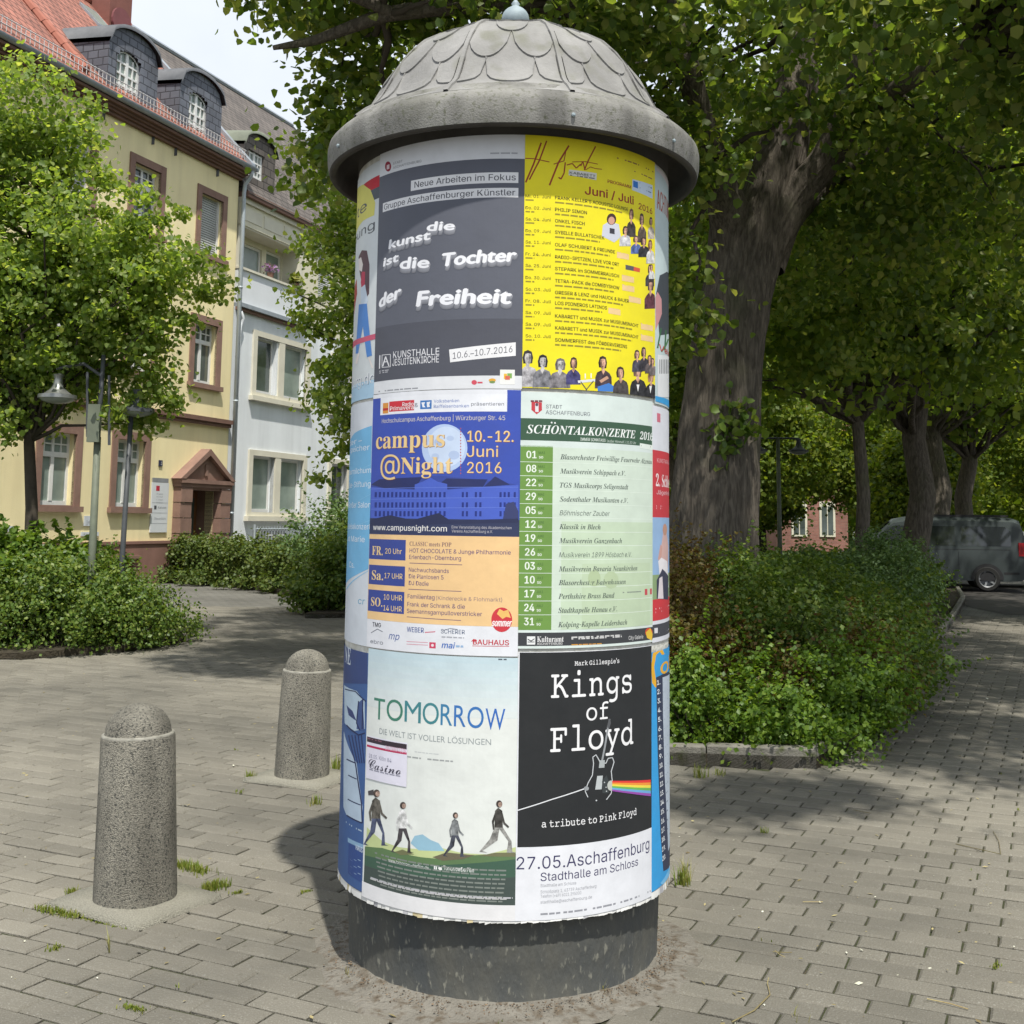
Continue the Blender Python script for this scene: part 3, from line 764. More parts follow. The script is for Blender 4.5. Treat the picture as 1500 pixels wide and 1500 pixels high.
p.text('HOT CHOCOLATE & Junge Philharmonie', 402, 912, 944, 922, 22, IN, .01); p.text('Erlenbach-Obernburg', 400, 948, 678, 952, 22, IN, .01)
p.line([(402, 968), (684, 978)], 4, (130, 104, 120))
p.text('Nachwuchsbands', 398, 1016, 612, 1020, 22, IN, .008); p.text('Die Planlosen 5', 398, 1050, 584, 1056, 22, IN, .008); p.text('DJ Dadie', 398, 1086, 504, 1090, 22, IN, .008)
p.line([(396, 1108), (680, 1120)], 4, (130, 104, 120))
p.text('Familientag', 392, 1156, 536, 1164, 22, IN, .01); p.text('(Kinderecke & Flohmarkt)', 544, 1164, 898, 1176, 20, (150, 126, 130), 0)
p.text('Frank der Schrank & die', 390, 1200, 698, 1212, 22, IN, .01); p.text('Seemannsgarnpulloverstricker', 388, 1234, 790, 1254, 22, IN, .01)
p.line([(388, 1256), (678, 1276)], 4, (130, 104, 120))
p.ell(896, 1272, 56, 66, (206, 60, 70), 28); p.poly([(870, 1240), (884, 1214), (906, 1226), (930, 1218), (944, 1262), (920, 1256), (900, 1268)], (236, 190, 110))
p.text('sommer', 842, 1318, 944, 1296, 36, (246, 240, 240), .03, .2)
LG = (120, 124, 134)
p.text('TMG', 204, 1308, 248, 1312, 22, (60, 60, 70), .03); p.line([(196, 1342), (230, 1322), (258, 1336)], 4, LG); p.text('mp', 290, 1374, 344, 1382, 36, (60, 90, 160), 0, .3); p.text('ebro', 192, 1398, 260, 1404, 20, LG)
p.text('WEBER', 388, 1336, 478, 1342, 26, (60, 84, 150), .02); p.line([(484, 1340), (540, 1336)], 5, (210, 110, 130)); p.text('SCHERER', 570, 1344, 698, 1350, 22, (90, 104, 130), .01)
p.line([(580, 1330), (620, 1318), (660, 1324)], 3, LG); txtlines(p, 574, 1366, 694, 1368, 1, 8, (170, 172, 180), 4, 0)
for y in (1388, 1402): p.line([(386, y), (500, y+6)], 3, (220, 140, 160))
p.poly([(508, 1392), (542, 1394), (542, 1426), (508, 1424)], (206, 70, 100)); p.ell(525, 1409, 8, 8, (236, 220, 226), 10)
p.text('mai', 574, 1422, 640, 1426, 30, (60, 110, 190), .03, .2); txtlines(p, 650, 1412, 690, 1416, 2, 8, (150, 180, 215), 4, 0)
p.text('BAUHAUS', 742, 1404, 934, 1408, 26, (196, 50, 64), .03); p.line([(738, 1412), (936, 1414)], 3, (196, 50, 64)); p.poly([(732, 1388), (746, 1374), (760, 1386)], (196, 50, 64))
p.build(col)

# ---- 6: green concert calendar
p = Poster('pale green concert calendar with a dark green title band', (214, 226, 222), (uE, uF, Z2b+.0, Z1-.008), 750, 560, 3.66, lift=.0009)
zt = p.c(60, 345)[1]; zb = p.c(60, 1328)[1]
GN = (112, 150, 74); PG = (196, 214, 192)
uL = p.c(215, 800)[0]
p.uvrect(uL, zb, uF, zt, (208, 222, 208)); p.uvrect(uL+.03, zb, uF, zb+.33, (196, 214, 188)); p.uvrect(uL+.1, zb, uF-.02, zb+.2, (190, 208, 178))
p.uvrect(uE, zb, uL, zt, GN)
for i in range(26): p.uvrect(uE+i*(uL-uE)/26, zt-.001, uE+(i+.5)*(uL-uE)/26, zt+.004, GN)
za, zc = p.c(60, 192)[1], p.c(60, 310)[1]
p.uvrect(uE, zc, uF-.004, za, (62, 92, 72))
p.text('SCHONTALKONZERTE', 78, 268, 660, 306, 44, (238, 242, 240), .0, .0, fnt='serifit'); p.text('2016', 684, 306, 752, 312, 40, (238, 242, 240), .0, .15, fnt='serif')
p.ell(212, 216, 5, 5, (238, 242, 240), 8); p.ell(230, 218, 5, 5, (238, 242, 240), 8)
p.text('IMMER SONNTAGS', 366, 312, 500, 320, 16, (220, 228, 222), .02); p.text('(außer Himmelf.) 10.30 Uhr', 508, 320, 664, 334, 14, (200, 212, 204))
p.poly([(684, 326), (752, 338), (752, 366), (684, 352)], (226, 234, 228)); txtlines(p, 690, 342, 742, 350, 1, 9, (140, 150, 144), 2, 0)
p.poly([(104, 104), (160, 108), (160, 150), (132, 172), (104, 148)], (196, 66, 76)); p.poly([(124, 112), (142, 114), (142, 160), (124, 158)], (224, 222, 226)); p.ell(133, 120, 8, 9, (90, 70, 90), 8)
for x in (100, 122, 144): p.rect(x, 96, x+18, 106, (120, 60, 70))
p.text('STADT', 182, 138, 268, 144, 20, (110, 114, 122)); p.text('ASCHAFFENBURG', 180, 170, 418, 182, 21, (110, 114, 122))
ev = [('01', 'Blasorchester Freiwillige Feuerwehr Alzenau', 748, 'MAI'), ('08', 'Musikverein Schippach e.V.', 606, 'MAI'), ('22', 'TGS Musikcorps Seligenstadt', 622, 'MAI'), ('29', 'Sodenthaler Musikanten e.V.', 620, 'MAI'),
      ('05', 'Böhmischer Zauber', 520, 'JUNI'), ('12', 'Klassik in Blech', 474, 'JUNI'), ('19', 'Musikverein Ganzenbach', 588, 'JUNI'), ('26', 'Musikverein 1899 Hösbach e.V.', 638, 'JUNI'),
      ('03', 'Musikverein Bavaria Neunkirchen', 670, 'JULI'), ('10', 'Blasorchester Babenhausen', 608, 'JULI'), ('17', 'Perthshire Brass Band', 548, 'JULI'), ('24', 'Stadtkapelle Hanau e.V.', 562, 'JULI'), ('31', 'Kolping-Kapelle Leidersbach', 616, 'JULI')]
for i, (n_, t, xe, m_) in enumerate(ev):
    y = 406+i*74.6; xo = 78-i*1.1
    p.text(n_, xo, y, xo+52, y+1, 38, (232, 240, 228), .035); p.text('so', xo+66, y+2, xo+88, y+3, 17, (226, 236, 220), .03); p.text(m_, xo+64, y-22, xo+98, y-22, 13, (80, 116, 62), .02)
    tilt = (20-i*1.55)
    f = (xe-258)/400
    p.text(t, 258-i*1.0, y+(6 if i < 6 else 3), xe, y+4+tilt*f*1.2, 26, (84, 96, 90), -.012, .0, fnt='serifit') if 'ö' not in t and 'ü' not in t else p.text(t, 258-i*1.0, y+(6 if i < 6 else 3), xe, y+4+tilt*f*1.2, 26, (92, 104, 98), -.004, .22)
    if i < 12:
        zz = p.c(60, y+20)[1]; p.uvrect(uE, zz-.0008, uF-.006, zz+.0008, (222, 234, 222))
p.ell(440, 1050, 34, 44, (178, 196, 158), 16); p.ell(530, 1060, 40, 46, (182, 200, 164), 16)
txtlines(p, 592, 1124, 690, 1124, 2, 7, (140, 150, 140), 6, 0); p.rect(710, 1108, 724, 1140, (196, 80, 90)); p.rect(738, 1106, 748, 1136, (196, 80, 90))
z5, z6 = p.c(60, 1342)[1], p.c(60, 1410)[1]
p.uvrect(uE, z6-.002, uF, z5, (62, 64, 68))
p.rect(80, 1362, 124, 1406, (226, 228, 228)); p.poly([(84, 1374), (102, 1384), (120, 1372), (120, 1378), (102, 1390), (84, 1380)], (62, 64, 68)); p.rect(84, 1390, 120, 1394, (62, 64, 68))
p.text('Kulturamt', 134, 1392, 276, 1390, 28, (232, 232, 232), -.008, .0, fnt='serif'); p.text('ASCHAFFENBURG', 134, 1408, 270, 1406, 12, (222, 222, 222), .02)
txtlines(p, 318, 1370, 590, 1362, 2, 8, (206, 206, 206), 8, .05); txtlines(p, 318, 1404, 480, 1400, 1, 6, (214, 150, 60), 8, 0)
p.text('City Galerie', 624, 1380, 702, 1374, 20, (220, 220, 220), .0); p.ell(732, 1340, 20, 24, (210, 80, 50), 12); p.poly([(716, 1340), (740, 1318), (752, 1350), (748, 1384), (722, 1370)], (226, 190, 60))
p.build(col)

# ---- 7: left edge of the middle row
p = Poster('pale poster with a light blue field of white words at the left edge of the column', (214, 220, 228), (uD-W6, uD, Z2+.0, Z1-.02), 490, 560, 3.657, lift=-.0004)
p.poly([(60, 320), (110, 270), (200, 232), (196, 640), (186, 1000), (120, 1030), (56, 1085), (62, 800)], (118, 184, 226))
for (t, x0, y0, x1, y1) in (('der-', 80, 352, 146, 318), ('speicher', 84, 400, 188, 340), ('Saurmilchum', 78, 530, 196, 450), ('Elise-Stiftung', 76, 600, 194, 524), ('Großer Salon', 76, 702, 194, 640), ('Speisekonzert', 72, 812, 192, 760), ('at Marie', 72, 870, 162, 836), ('Cs.', 78, 1000, 106, 984)):
    p.text(t, x0, y0, x1, y1, 30, (222, 234, 246), .02)
for (a, b) in ((520, 440), (590, 520), (690, 600), (800, 740), (1090, 1010)): p.line([(64, a+20), (196, b)], 4, (140, 200, 236))
p.text('cr', 124, 1196, 160, 1180, 34, (110, 170, 200), 0, .2)
p.build(col)

# ---- 8: right edge of the middle row
p = Poster('red and white poster with a pale figure against blue sky at the right edge of the column', (222, 224, 232), (uF, uF+W6, Z2+.02, Z1-.02), 750, 560, 3.66, lift=-.0004)
p.rect(778, 164, 796, 216, (206, 110, 130)); txtlines(p, 800, 180, 840, 200, 2, 9, (190, 192, 200), 3, 0)
zA, zB, zC, zD_, zE, zF_ = (p.c(762, y)[1] for y in (362, 724, 1165, 1280, 1300, 1370))
p.uvrect(uF, zB, uF+W6, zA, (200, 60, 70)); p.uvrect(uF, zC, uF+W6, zB, (150, 182, 220)); p.uvrect(uF, zD_, uF+W6, zC, (204, 58, 66)); p.uvrect(uF, zF_, uF+W6, zE, (70, 72, 80)); p.uvrect(uF, zC, uF+W6, zC+.08, (140, 164, 120))
p.text('KUNSTMARKT AM', 778, 424, 850, 450, 22, (226, 170, 176), .02); p.text('2. Schloss', 772, 532, 880, 590, 62, (244, 236, 236), .0, fnt='serif'); p.text('Jägerkeller', 776, 590, 850, 618, 22, (230, 190, 196), .02)
txtlines(p, 774, 664, 844, 676, 2, 10, (230, 190, 196), 4, 0); txtlines(p, 770, 1208, 842, 1226, 2, 9, (236, 200, 206), 4, 0); txtlines(p, 790, 1336, 842, 1330, 1, 10, (200, 200, 206), 3, 0)
p.poly([(764, 1318), (782, 1316), (782, 1344), (764, 1346)], (224, 224, 228))
p.poly([(806, 1000), (800, 880), (812, 800), (826, 790), (838, 880), (836, 1000)], (212, 176, 170)); p.ell(820, 790, 12, 32, (196, 150, 130), 12); p.poly([(782, 950), (796, 870), (806, 880), (800, 960)], (206, 160, 150))
p.poly([(784, 960), (800, 940), (832, 960), (840, 1100), (800, 1120)], (236, 232, 236)); p.poly([(776, 1060), (806, 1000), (838, 1040), (838, 1165), (776, 1160)], (60, 62, 84)); p.poly([(782, 1160), (790, 1050), (806, 1040), (812, 1160)], (224, 214, 220))
p.build(col)

# ---- 9: white film poster
p = Poster('pale film poster with four small figures walking across a green hill', (226, 230, 226), (uG, uH, Z3, Z2-.004), 490, 930, 3.41)
for i in range(9): p.uvrect(uG, Z2-.004-.02*(i+1), uH, Z2-.004-.02*i, tuple(int(a+(b-a)*i/9) for a, b in zip((196, 216, 224), (224, 230, 228))))
zz = [p.c(500, y)[1] for y in (1105, 1160, 1240, 1345)]
p.poly([(162, 960), (240, 1030), (320, 1060), (420, 1070), (520, 1060), (640, 1090), (760, 1096), (905, 1060), (906, 1200), (150, 1200)], (196, 208, 150))
p.poly([(380, 1040), (400, 1004), (440, 996), (480, 1024), (520, 1040), (550, 1080), (420, 1076)], (150, 190, 210))
p.poly([(152, 1056), (240, 1064), (330, 1090), (430, 1110), (520, 1118), (640, 1104), (760, 1096), (906, 1092), (905, 1250), (148, 1200)], (96, 124, 84))
p.poly([(152, 1100), (300, 1130), (480, 1150), (700, 1140), (905, 1120), (905, 1362), (145, 1246)], (66, 96, 80))
p.poly([(150, 1150), (300, 1190), (480, 1210), (700, 1216), (905, 1210), (906, 1366), (480, 1330), (300, 1292), (145, 1246)], (70, 82, 78))
p.poly([(490, 1110), (560, 1086), (700, 1100), (640, 1120), (540, 1128)], (110, 104, 84)); p.poly([(720, 1104), (800, 1088), (904, 1086), (904, 1108)], (116, 116, 86)); p.poly([(300, 1084), (340, 1072), (400, 1096), (330, 1100)], (116, 118, 84))
def walker(x, y, h, top, leg, skin=(176, 150, 136), hair=(66, 56, 52), st=.3, face=1):
    """small figure in mid stride, (x, y) between the feet"""
    w = h*face; top, leg, skin, hair = (*top[:3], 1), (*leg[:3], 1), (*skin[:3], 1), (*hair[:3], 1)
    p.poly([(x-.02*w, y-.50*h), (x+.07*w, y-.50*h), (x+.20*w*st/.3*.8, y-.22*h), (x+.17*w*st/.3, y-.02*h), (x+.24*w*st/.3, y), (x+.10*w*st/.3, y), (x+.12*w*st/.3, y-.22*h)], leg)
    p.poly([(x-.07*w, y-.50*h), (x+.02*w, y-.50*h), (x-.02*w, y-.24*h), (x-.20*w*st/.3, y-.04*h), (x-.14*w*st/.3, y), (x-.24*w*st/.3, y-.02*h), (x-.11*w*st/.3, y-.26*h)], leg)
    p.poly([(x-.08*w, y-.48*h), (x-.07*w, y-.80*h), (x-.01*w, y-.86*h), (x+.07*w, y-.80*h), (x+.08*w, y-.48*h)], top)
    p.poly([(x+.03*w, y-.80*h), (x+.07*w, y-.78*h), (x+.12*w, y-.58*h), (x+.20*w, y-.50*h), (x+.18*w, y-.47*h), (x+.09*w, y-.55*h)], top)
    p.poly([(x-.06*w, y-.80*h), (x-.03*w, y-.78*h), (x-.09*w, y-.58*h), (x-.08*w, y-.44*h), (x-.11*w, y-.44*h), (x-.13*w, y-.60*h)], top)
    p.ell(x+.01*w, y-.93*h, .06*h, .07*h, hair, 12); p.ell(x+.03*w, y-.92*h, .04*h, .05*h, skin, 10)
walker(208, 1052, 280, (96, 92, 84), (78, 86, 112), hair=(72, 60, 54), st=.28)
p.poly([(168, 780), (196, 772), (196, 800), (170, 800)], (80, 76, 78))
walker(340, 1088, 254, (216, 218, 216), (70, 66, 70), st=.28)
walker(602, 1108, 222, (124, 128, 130), (66, 70, 82), st=.34)
walker(820, 1088, 262, (70, 68, 64), (150, 150, 146), st=.46)
def grad(t, x0, y0, x1, y1, h, n):
    cs = [(70, 130, 110), (66, 132, 140), (60, 126, 168), (56, 116, 184), (54, 108, 188)]
    # letters one by one so that the tint runs from green to blue
    wid = {'T': .62, 'O': .92, 'M': .92, 'R': .66, 'W': 1.12}; tot = sum(wid[c] for c in t)+.10*(len(t)-1); a = 0
    for i, c in enumerate(t):
        f0 = a/tot; f1 = (a+wid[c])/tot; a += wid[c]+.10
        p.text(c, x0+(x1-x0)*f0, y0+(y1-y0)*f0, x0+(x1-x0)*f1, y0+(y1-y0)*f1, h, cs[min(4, i*5//len(t))], -.006, fnt='default', res=5)
grad('TOMORROW', 196, 420, 852, 478, 100, 0)
p.text('DIE WELT IST VOLLER LÖSUNGEN', 224, 494, 782, 550, 28, (150, 158, 160), -.008, fnt='default')
txtlines(p, 362, 612, 432, 618, 1, 8, (160, 164, 164), 4, 0); txtlines(p, 464, 626, 592, 632, 1, 8, (160, 164, 164), 4, 0); txtlines(p, 400, 590, 520, 600, 1, 5, (200, 204, 204), 4, 0)
txtlines(p, 818, 122, 860, 124, 1, 8, (90, 100, 110), 4, 0)
p.text('www.tomorrow-derfilm.de', 268, 1138, 470, 1166, 16, (226, 230, 226), .006); p.text('TomorrowDerFilm', 544, 1172, 696, 1188, 20, (236, 238, 236), .012)
p.rect(497, 1154, 512, 1172, (236, 238, 236)); p.text('f', 502, 1170, 508, 1170, 12, (60, 90, 74), .02); p.poly([(520, 1158), (536, 1162), (538, 1174), (526, 1176), (518, 1168)], (236, 238, 236))
for i in range(9):
    y = 1150+i*22; ys = y+(26 if i < 3 else 30)
    txtlines(p, 200+i*4, y+6, 860-i*3, y+6, 1, 8.5, (128, 136, 130), 40+i, 0)
txtlines(p, 178, 1296, 860, 1296, 1, 7, (190, 192, 190), 3, 0)
p.uvrect(uG, Z3, uH, Z3+.045, (228, 228, 230)); txtlines(p, 180, 1292, 890, 1292, 1, 8, (190, 190, 196), 12, 0)
# small sticker
q = Poster('small white sticker with a black and magenta top band on the film poster', (228, 226, 240), (p.c(160, 700)[0], p.c(362, 700)[0], p.c(362, 760)[1], p.c(362, 540)[1]), 490, 930, 3.41, lift=.0015, name='sticker')
q.rect(160, 505, 362, 572, (60, 50, 58)); q.rect(160, 545, 362, 598, (190, 50, 90))
q.text('INFORMATION', 256, 570, 358, 594, 20, (226, 180, 200), .01); txtlines(q, 164, 524, 240, 534, 1, 7, (130, 90, 104), 4, 0)
q.text('28.05. Köln 84', 174, 612, 286, 636, 18, (150, 150, 170)); q.text('Casino', 172, 664, 332, 700, 44, (70, 68, 84), -.006, 0, fnt='script'); txtlines(q, 176, 690, 330, 716, 1, 7, (150, 150, 166), 4, 0)
p.build(col); q.build(col)

# ---- 10: black concert poster
p = Poster('black concert poster with white typewriter title and an outlined guitar', (228, 230, 236), (uH, uI, Z3, Z2b-.010), 750, 930, 3.408, lift=.0010)
ztk, zbk = p.c(35, 88)[1], p.c(25, 1060)[1]
BK = (40, 42, 44)
p.uvrect(uH+.004, zbk, uI, ztk, BK)
WH = (240, 240, 242)
p.text("Mark Gillespie's", 312, 152, 534, 140, 20, WH, .01, fnt='slab')
def ser(t, x0, y0, x1, y1, h): p.text(t, x0, y0, x1, y1, h, WH, .006, fnt='slab', res=5)
def serif(x, y, w):
    p.poly([(x-w, y-2.5), (x+w, y-2.5), (x+w, y+2.5), (x-w, y+2.5)], WH)
ser('Kings', 194, 310, 596, 290, 110); ser('of', 370, 425, 480, 420, 76); ser('Floyd', 190, 580, 604, 548, 112)
# guitar
LGt = (206, 210, 214)
p.line([(486, 420), (478, 460), (462, 560), (446, 640)], 9, (150, 154, 158)); p.poly([(474, 462), (480, 424), (488, 416), (492, 440), (484, 466)], (90, 92, 96))
p.line([(406, 640), (402, 610), (418, 598), (432, 622), (440, 640), (468, 640), (478, 616), (500, 612), (508, 634), (494, 680), (500, 740), (494, 790), (470, 822)], 4, LGt)
p.line([(406, 640), (400, 700), (378, 740), (364, 780), (378, 810)], 4, LGt)
p.poly([(436, 626), (462, 624), (460, 662), (432, 664)], (170, 176, 178)); p.poly([(424, 704), (452, 702), (446, 770), (414, 772)], (190, 196, 198)); p.poly([(448, 730), (470, 700), (486, 740), (480, 790), (450, 790)], (60, 66, 68)); p.ell(420, 826, 4, 4, LGt, 8)
for (x, y) in ((460, 736), (468, 760), (470, 780)): p.ell(x, y, 3, 3, LGt, 8)
p.line([(25, 876), (200, 820), (364, 766)], 5, (232, 234, 238)); p.ell(370, 766, 13, 11, (150, 154, 158), 12)
cs = [(226, 60, 56), (238, 150, 60), (238, 220, 80), (110, 180, 90), (110, 170, 220), (150, 80, 170)]
p.ell(492, 752, 18, 26, (190, 194, 188), 14)
for i, c_ in enumerate(cs):
    p.poly([(498, 728+i*8.5), (690, 722+i*13.8), (690, 722+(i+1)*13.8), (498, 728+(i+1)*8.5)], c_)
p.text('a tribute to Pink Floyd', 148, 962, 620, 896, 30, WH, .008, fnt='slab')
TX = (58, 56, 96)
p.text('27.05.Aschaffenburg', 22, 1166, 684, 1072, 56, TX, .0); p.text('Stadthalle am Schloss', 142, 1228, 628, 1150, 38, TX, .0)
for i, (t, xe) in enumerate((('Stadthalle am Schloss', 320), ('Schloßplatz 1, 63739 Aschaffenburg', 420), ('Telefon (+49) 6021 395000', 345), ('stadthalle@aschaffenburg.de', 398))):
    p.text(t, 142, 1256+i*26, xe, 1256+i*26-(xe-142)*.05, 14, (160, 162, 170))
txtlines(p, 142, 1362, 690, 1352, 1, 10, (150, 152, 160), 9, 0)
p.build(col)

# ---- 11, 12: edges of the lower row
p = Poster('dark blue poster with pale sketched figures at the left edge of the column', (66, 98, 152), (uG-W6, uG, Z3+.01, Z2-.02), 490, 930, 3.41, lift=-.0004)
p.poly([(46, 20), (165, 40), (163, 244), (46, 240)], (56, 74, 124)); p.text('NE', 52, 140, 80, 146, 80, (206, 216, 226), -.01, fnt='serif')
p.poly([(48, 250), (110, 280), (150, 330), (152, 470), (100, 480), (50, 440)], (186, 206, 222)); p.poly([(60, 350), (90, 380), (110, 430), (70, 400)], (60, 72, 120)); p.poly([(110, 470), (118, 340), (140, 320), (150, 480)], (70, 90, 140))
p.line([(52, 270), (104, 282), (156, 332)], 5, (36, 44, 84)); p.line([(60, 450), (120, 500), (152, 490)], 6, (36, 44, 84)); p.line([(120, 330), (110, 440), (126, 476)], 5, (36, 44, 84)); p.line([(142, 320), (138, 470)], 5, (36, 44, 84))
p.poly([(46, 480), (70, 560), (110, 640), (140, 860), (136, 940), (60, 900), (44, 860)], (184, 202, 220)); p.line([(60, 620), (104, 640), (134, 840), (138, 940), (60, 900)], 6, (36, 44, 84)); p.line([(68, 700), (110, 720)], 5, (36, 44, 84)); p.line([(66, 820), (130, 850)], 5, (36, 44, 84))
for i in range(5): p.line([(70+i*16, 500), (104+i*11, 640)], 5, (44, 54, 100))
txtlines(p, 56, 960, 136, 990, 1, 8, (170, 190, 210), 4, 0)
p.poly([(66, 1012), (150, 1050), (148, 1070), (66, 1034)], (140, 176, 206)); p.poly([(70, 1040), (142, 1068), (132, 1236), (66, 1190)], (54, 80, 140)); p.text('HAUS', 106, 1070, 140, 1090, 24, (206, 220, 232), .03)
for r_ in range(3):
    for c_ in range(3): p.rect(76+c_*20, 1120+r_*34, 90+c_*20, 1130+r_*34, (170, 196, 220))
p.build(col)
p = Poster('bright blue poster with a dark list panel at the right edge of the column', (56, 160, 224), (uI, uI+W6, Z3+.01, Z2-.01), 750, 930, 3.408, lift=-.0004)
p.poly([(700, 240), (694, 160), (704, 90), (726, 62), (752, 64), (762, 96), (750, 100), (738, 84), (720, 100), (710, 160), (718, 220), (736, 262), (716, 262)], (236, 180, 50))
p.text('ol', 742, 190, 800, 176, 70, (236, 180, 50), .03)
p.poly([(720, 212), (752, 196), (790, 176), (790, 1150), (756, 1180), (742, 1000), (728, 600)], (52, 60, 84)); p.poly([(752, 212), (790, 192), (790, 1040), (780, 1080), (762, 700), (754, 400)], (190, 202, 216))
for i in range(20): p.text(str(i+1)+'.', 724+i*1.4, 246+i*46, 740+i*1.4, 250+i*46, 22, (236, 240, 244), .05)
for i in range(18): txtlines(p, 756+i*1.2, 232+i*46, 778, 232+i*46, 1, 7, (90, 100, 120), i, 0)
p.poly([(740, 1240), (786, 1150), (790, 1230), (752, 1262)], (120, 190, 234))
p.build(col)
# ---- sheets on the far side of the column, no print
pal = [(206, 206, 200), (150, 60, 60), (226, 214, 150), (120, 140, 170), (214, 218, 214), (92, 110, 92)]
k = 0
for (u_r, u_l, za, zb_) in ((uC+W6, uA-W6, Z1-.005, ZT-.02), (uF+W6, uD-W6, Z2+.01, Z1-.012), (uI+W6, uG-W6, Z3+.005, Z2-.012)):
    end = u_l+FULL; mid = (u_r+end)/2
    for a, b in ((u_r, mid), (mid, end)):
        p = Poster(None, pal[k], (a, b, za, zb_), lift=-.001); p.uvrect(a+.04, za+.05, b-.04, zb_-.30, pal[(k+2) % 6]); p.build(col); k += 1
# ================================================================= ground
M_gnd = bpy.data.materials.new('ground_paving_far'); M_gnd.use_nodes = True
nt = M_gnd.node_tree; N = nt.nodes; L = nt.links
b = N['Principled BSDF']; b.inputs['Roughness'].default_value = 0.9; b.inputs['Specular IOR Level'].default_value = 0.2
geo = N.new('ShaderNodeNewGeometry'); mp = N.new('ShaderNodeMapping'); mp.inputs['Rotation'].default_value = (0, 0, R(25))
L.new(geo.outputs['Position'], mp.inputs['Vector'])
br = N.new('ShaderNodeTexBrick'); br.inputs['Scale'].default_value = 1.0
br.inputs['Brick Width'].default_value = 0.225; br.inputs['Row Height'].default_value = 0.1125; br.inputs['Mortar Size'].default_value = 0.006
br.inputs['Color1'].default_value = (0.155, 0.150, 0.135, 1); br.inputs['Color2'].default_value = (0.125, 0.122, 0.112, 1); br.inputs['Mortar'].default_value = (0.06, 0.062, 0.045, 1)
L.new(mp.outputs[0], br.inputs['Vector'])
n1 = N.new('ShaderNodeTexNoise'); n1.inputs['Scale'].default_value = 0.8; n1.inputs['Detail'].default_value = 8; L.new(geo.outputs['Position'], n1.inputs['Vector'])
mr = N.new('ShaderNodeMapRange'); mr.inputs['From Min'].default_value = .3; mr.inputs['From Max'].default_value = .7; mr.inputs['To Min'].default_value = .78; mr.inputs['To Max'].default_value = 1.15
L.new(n1.outputs['Fac'], mr.inputs['Value'])
hs = N.new('ShaderNodeHueSaturation'); L.new(br.outputs['Color'], hs.inputs['Color']); L.new(mr.outputs[0], hs.inputs['Value']); L.new(hs.outputs[0], b.inputs['Base Color'])
M_joint = mat('joint_sand', (0.045, 0.04, 0.028), (0.035, 0.048, 0.014), scale=5, rough=0.95, bump=0.6, bscale=80, c3=(0.07, 0.058, 0.04), s3=40)
M_paver = mat('concrete_paver', (0.200, 0.188, 0.162), (0.143, 0.136, 0.119), scale=1.1, rough=0.92, bump=0.35, bscale=130, detail=9,
              c3=(0.23, 0.225, 0.205), s3=190, t3=(0.56, 0.68), rand=0.13, spec=0.2)
_pn = M_paver.node_tree; _N = _pn.nodes; _L = _pn.links; _b = _N['Principled BSDF']; _src = _b.inputs['Base Color'].links[0].from_socket
_g = _N.new('ShaderNodeNewGeometry'); _n = _N.new('ShaderNodeTexNoise'); _n.inputs['Scale'].default_value = .55; _n.inputs['Detail'].default_value = 9; _n.inputs['Roughness'].default_value = .65; _L.new(_g.outputs['Position'], _n.inputs['Vector'])
_r = _N.new('ShaderNodeValToRGB'); _r.color_ramp.elements[0].position = .38; _r.color_ramp.elements[0].color = (.62, .62, .60, 1); _r.color_ramp.elements[1].position = .60; _r.color_ramp.elements[1].color = (1.12, 1.10, 1.04, 1)
_L.new(_n.outputs['Fac'], _r.inputs['Fac']); _m = _N.new('ShaderNodeMix'); _m.data_type = 'RGBA'; _m.blend_type = 'MULTIPLY'; _m.inputs['Factor'].default_value = 1; _L.new(_src, _m.inputs['A']); _L.new(_r.outputs['Color'], _m.inputs['B'])
_v = _N.new('ShaderNodeTexVoronoi'); _v.inputs['Scale'].default_value = 9; _L.new(_g.outputs['Position'], _v.inputs['Vector']); _q = _N.new('ShaderNodeMapRange'); _q.inputs['From Min'].default_value = .06; _q.inputs['From Max'].default_value = .10; _q.inputs['To Min'].default_value = .55; _q.inputs['To Max'].default_value = 0
_L.new(_v.outputs['Distance'], _q.inputs['Value']); _m2 = _N.new('ShaderNodeMix'); _m2.data_type = 'RGBA'; _L.new(_q.outputs[0], _m2.inputs['Factor']); _L.new(_m.outputs['Result'], _m2.inputs['A']); _m2.inputs['B'].default_value = (.10, .095, .075, 1); _L.new(_m2.outputs['Result'], _b.inputs['Base Color'])
M_soil = mat('bed_soil', (0.055, 0.045, 0.03), (0.035, 0.03, 0.02), scale=8, rough=1, bump=1, bscale=30)
S_ = 1100
tag(add('ground', [(-S_, -60, -.016), (S_, -60, -.016), (S_, S_, -.016), (-S_, S_, -.016)], [(0, 1, 2, 3)], M_gnd), kind='structure')
PA = R(-25); E1 = Vector((math.cos(PA), math.sin(PA), 0)); E2 = Vector((-math.sin(PA), math.cos(PA), 0)); PL, PW = 0.225, 0.1125
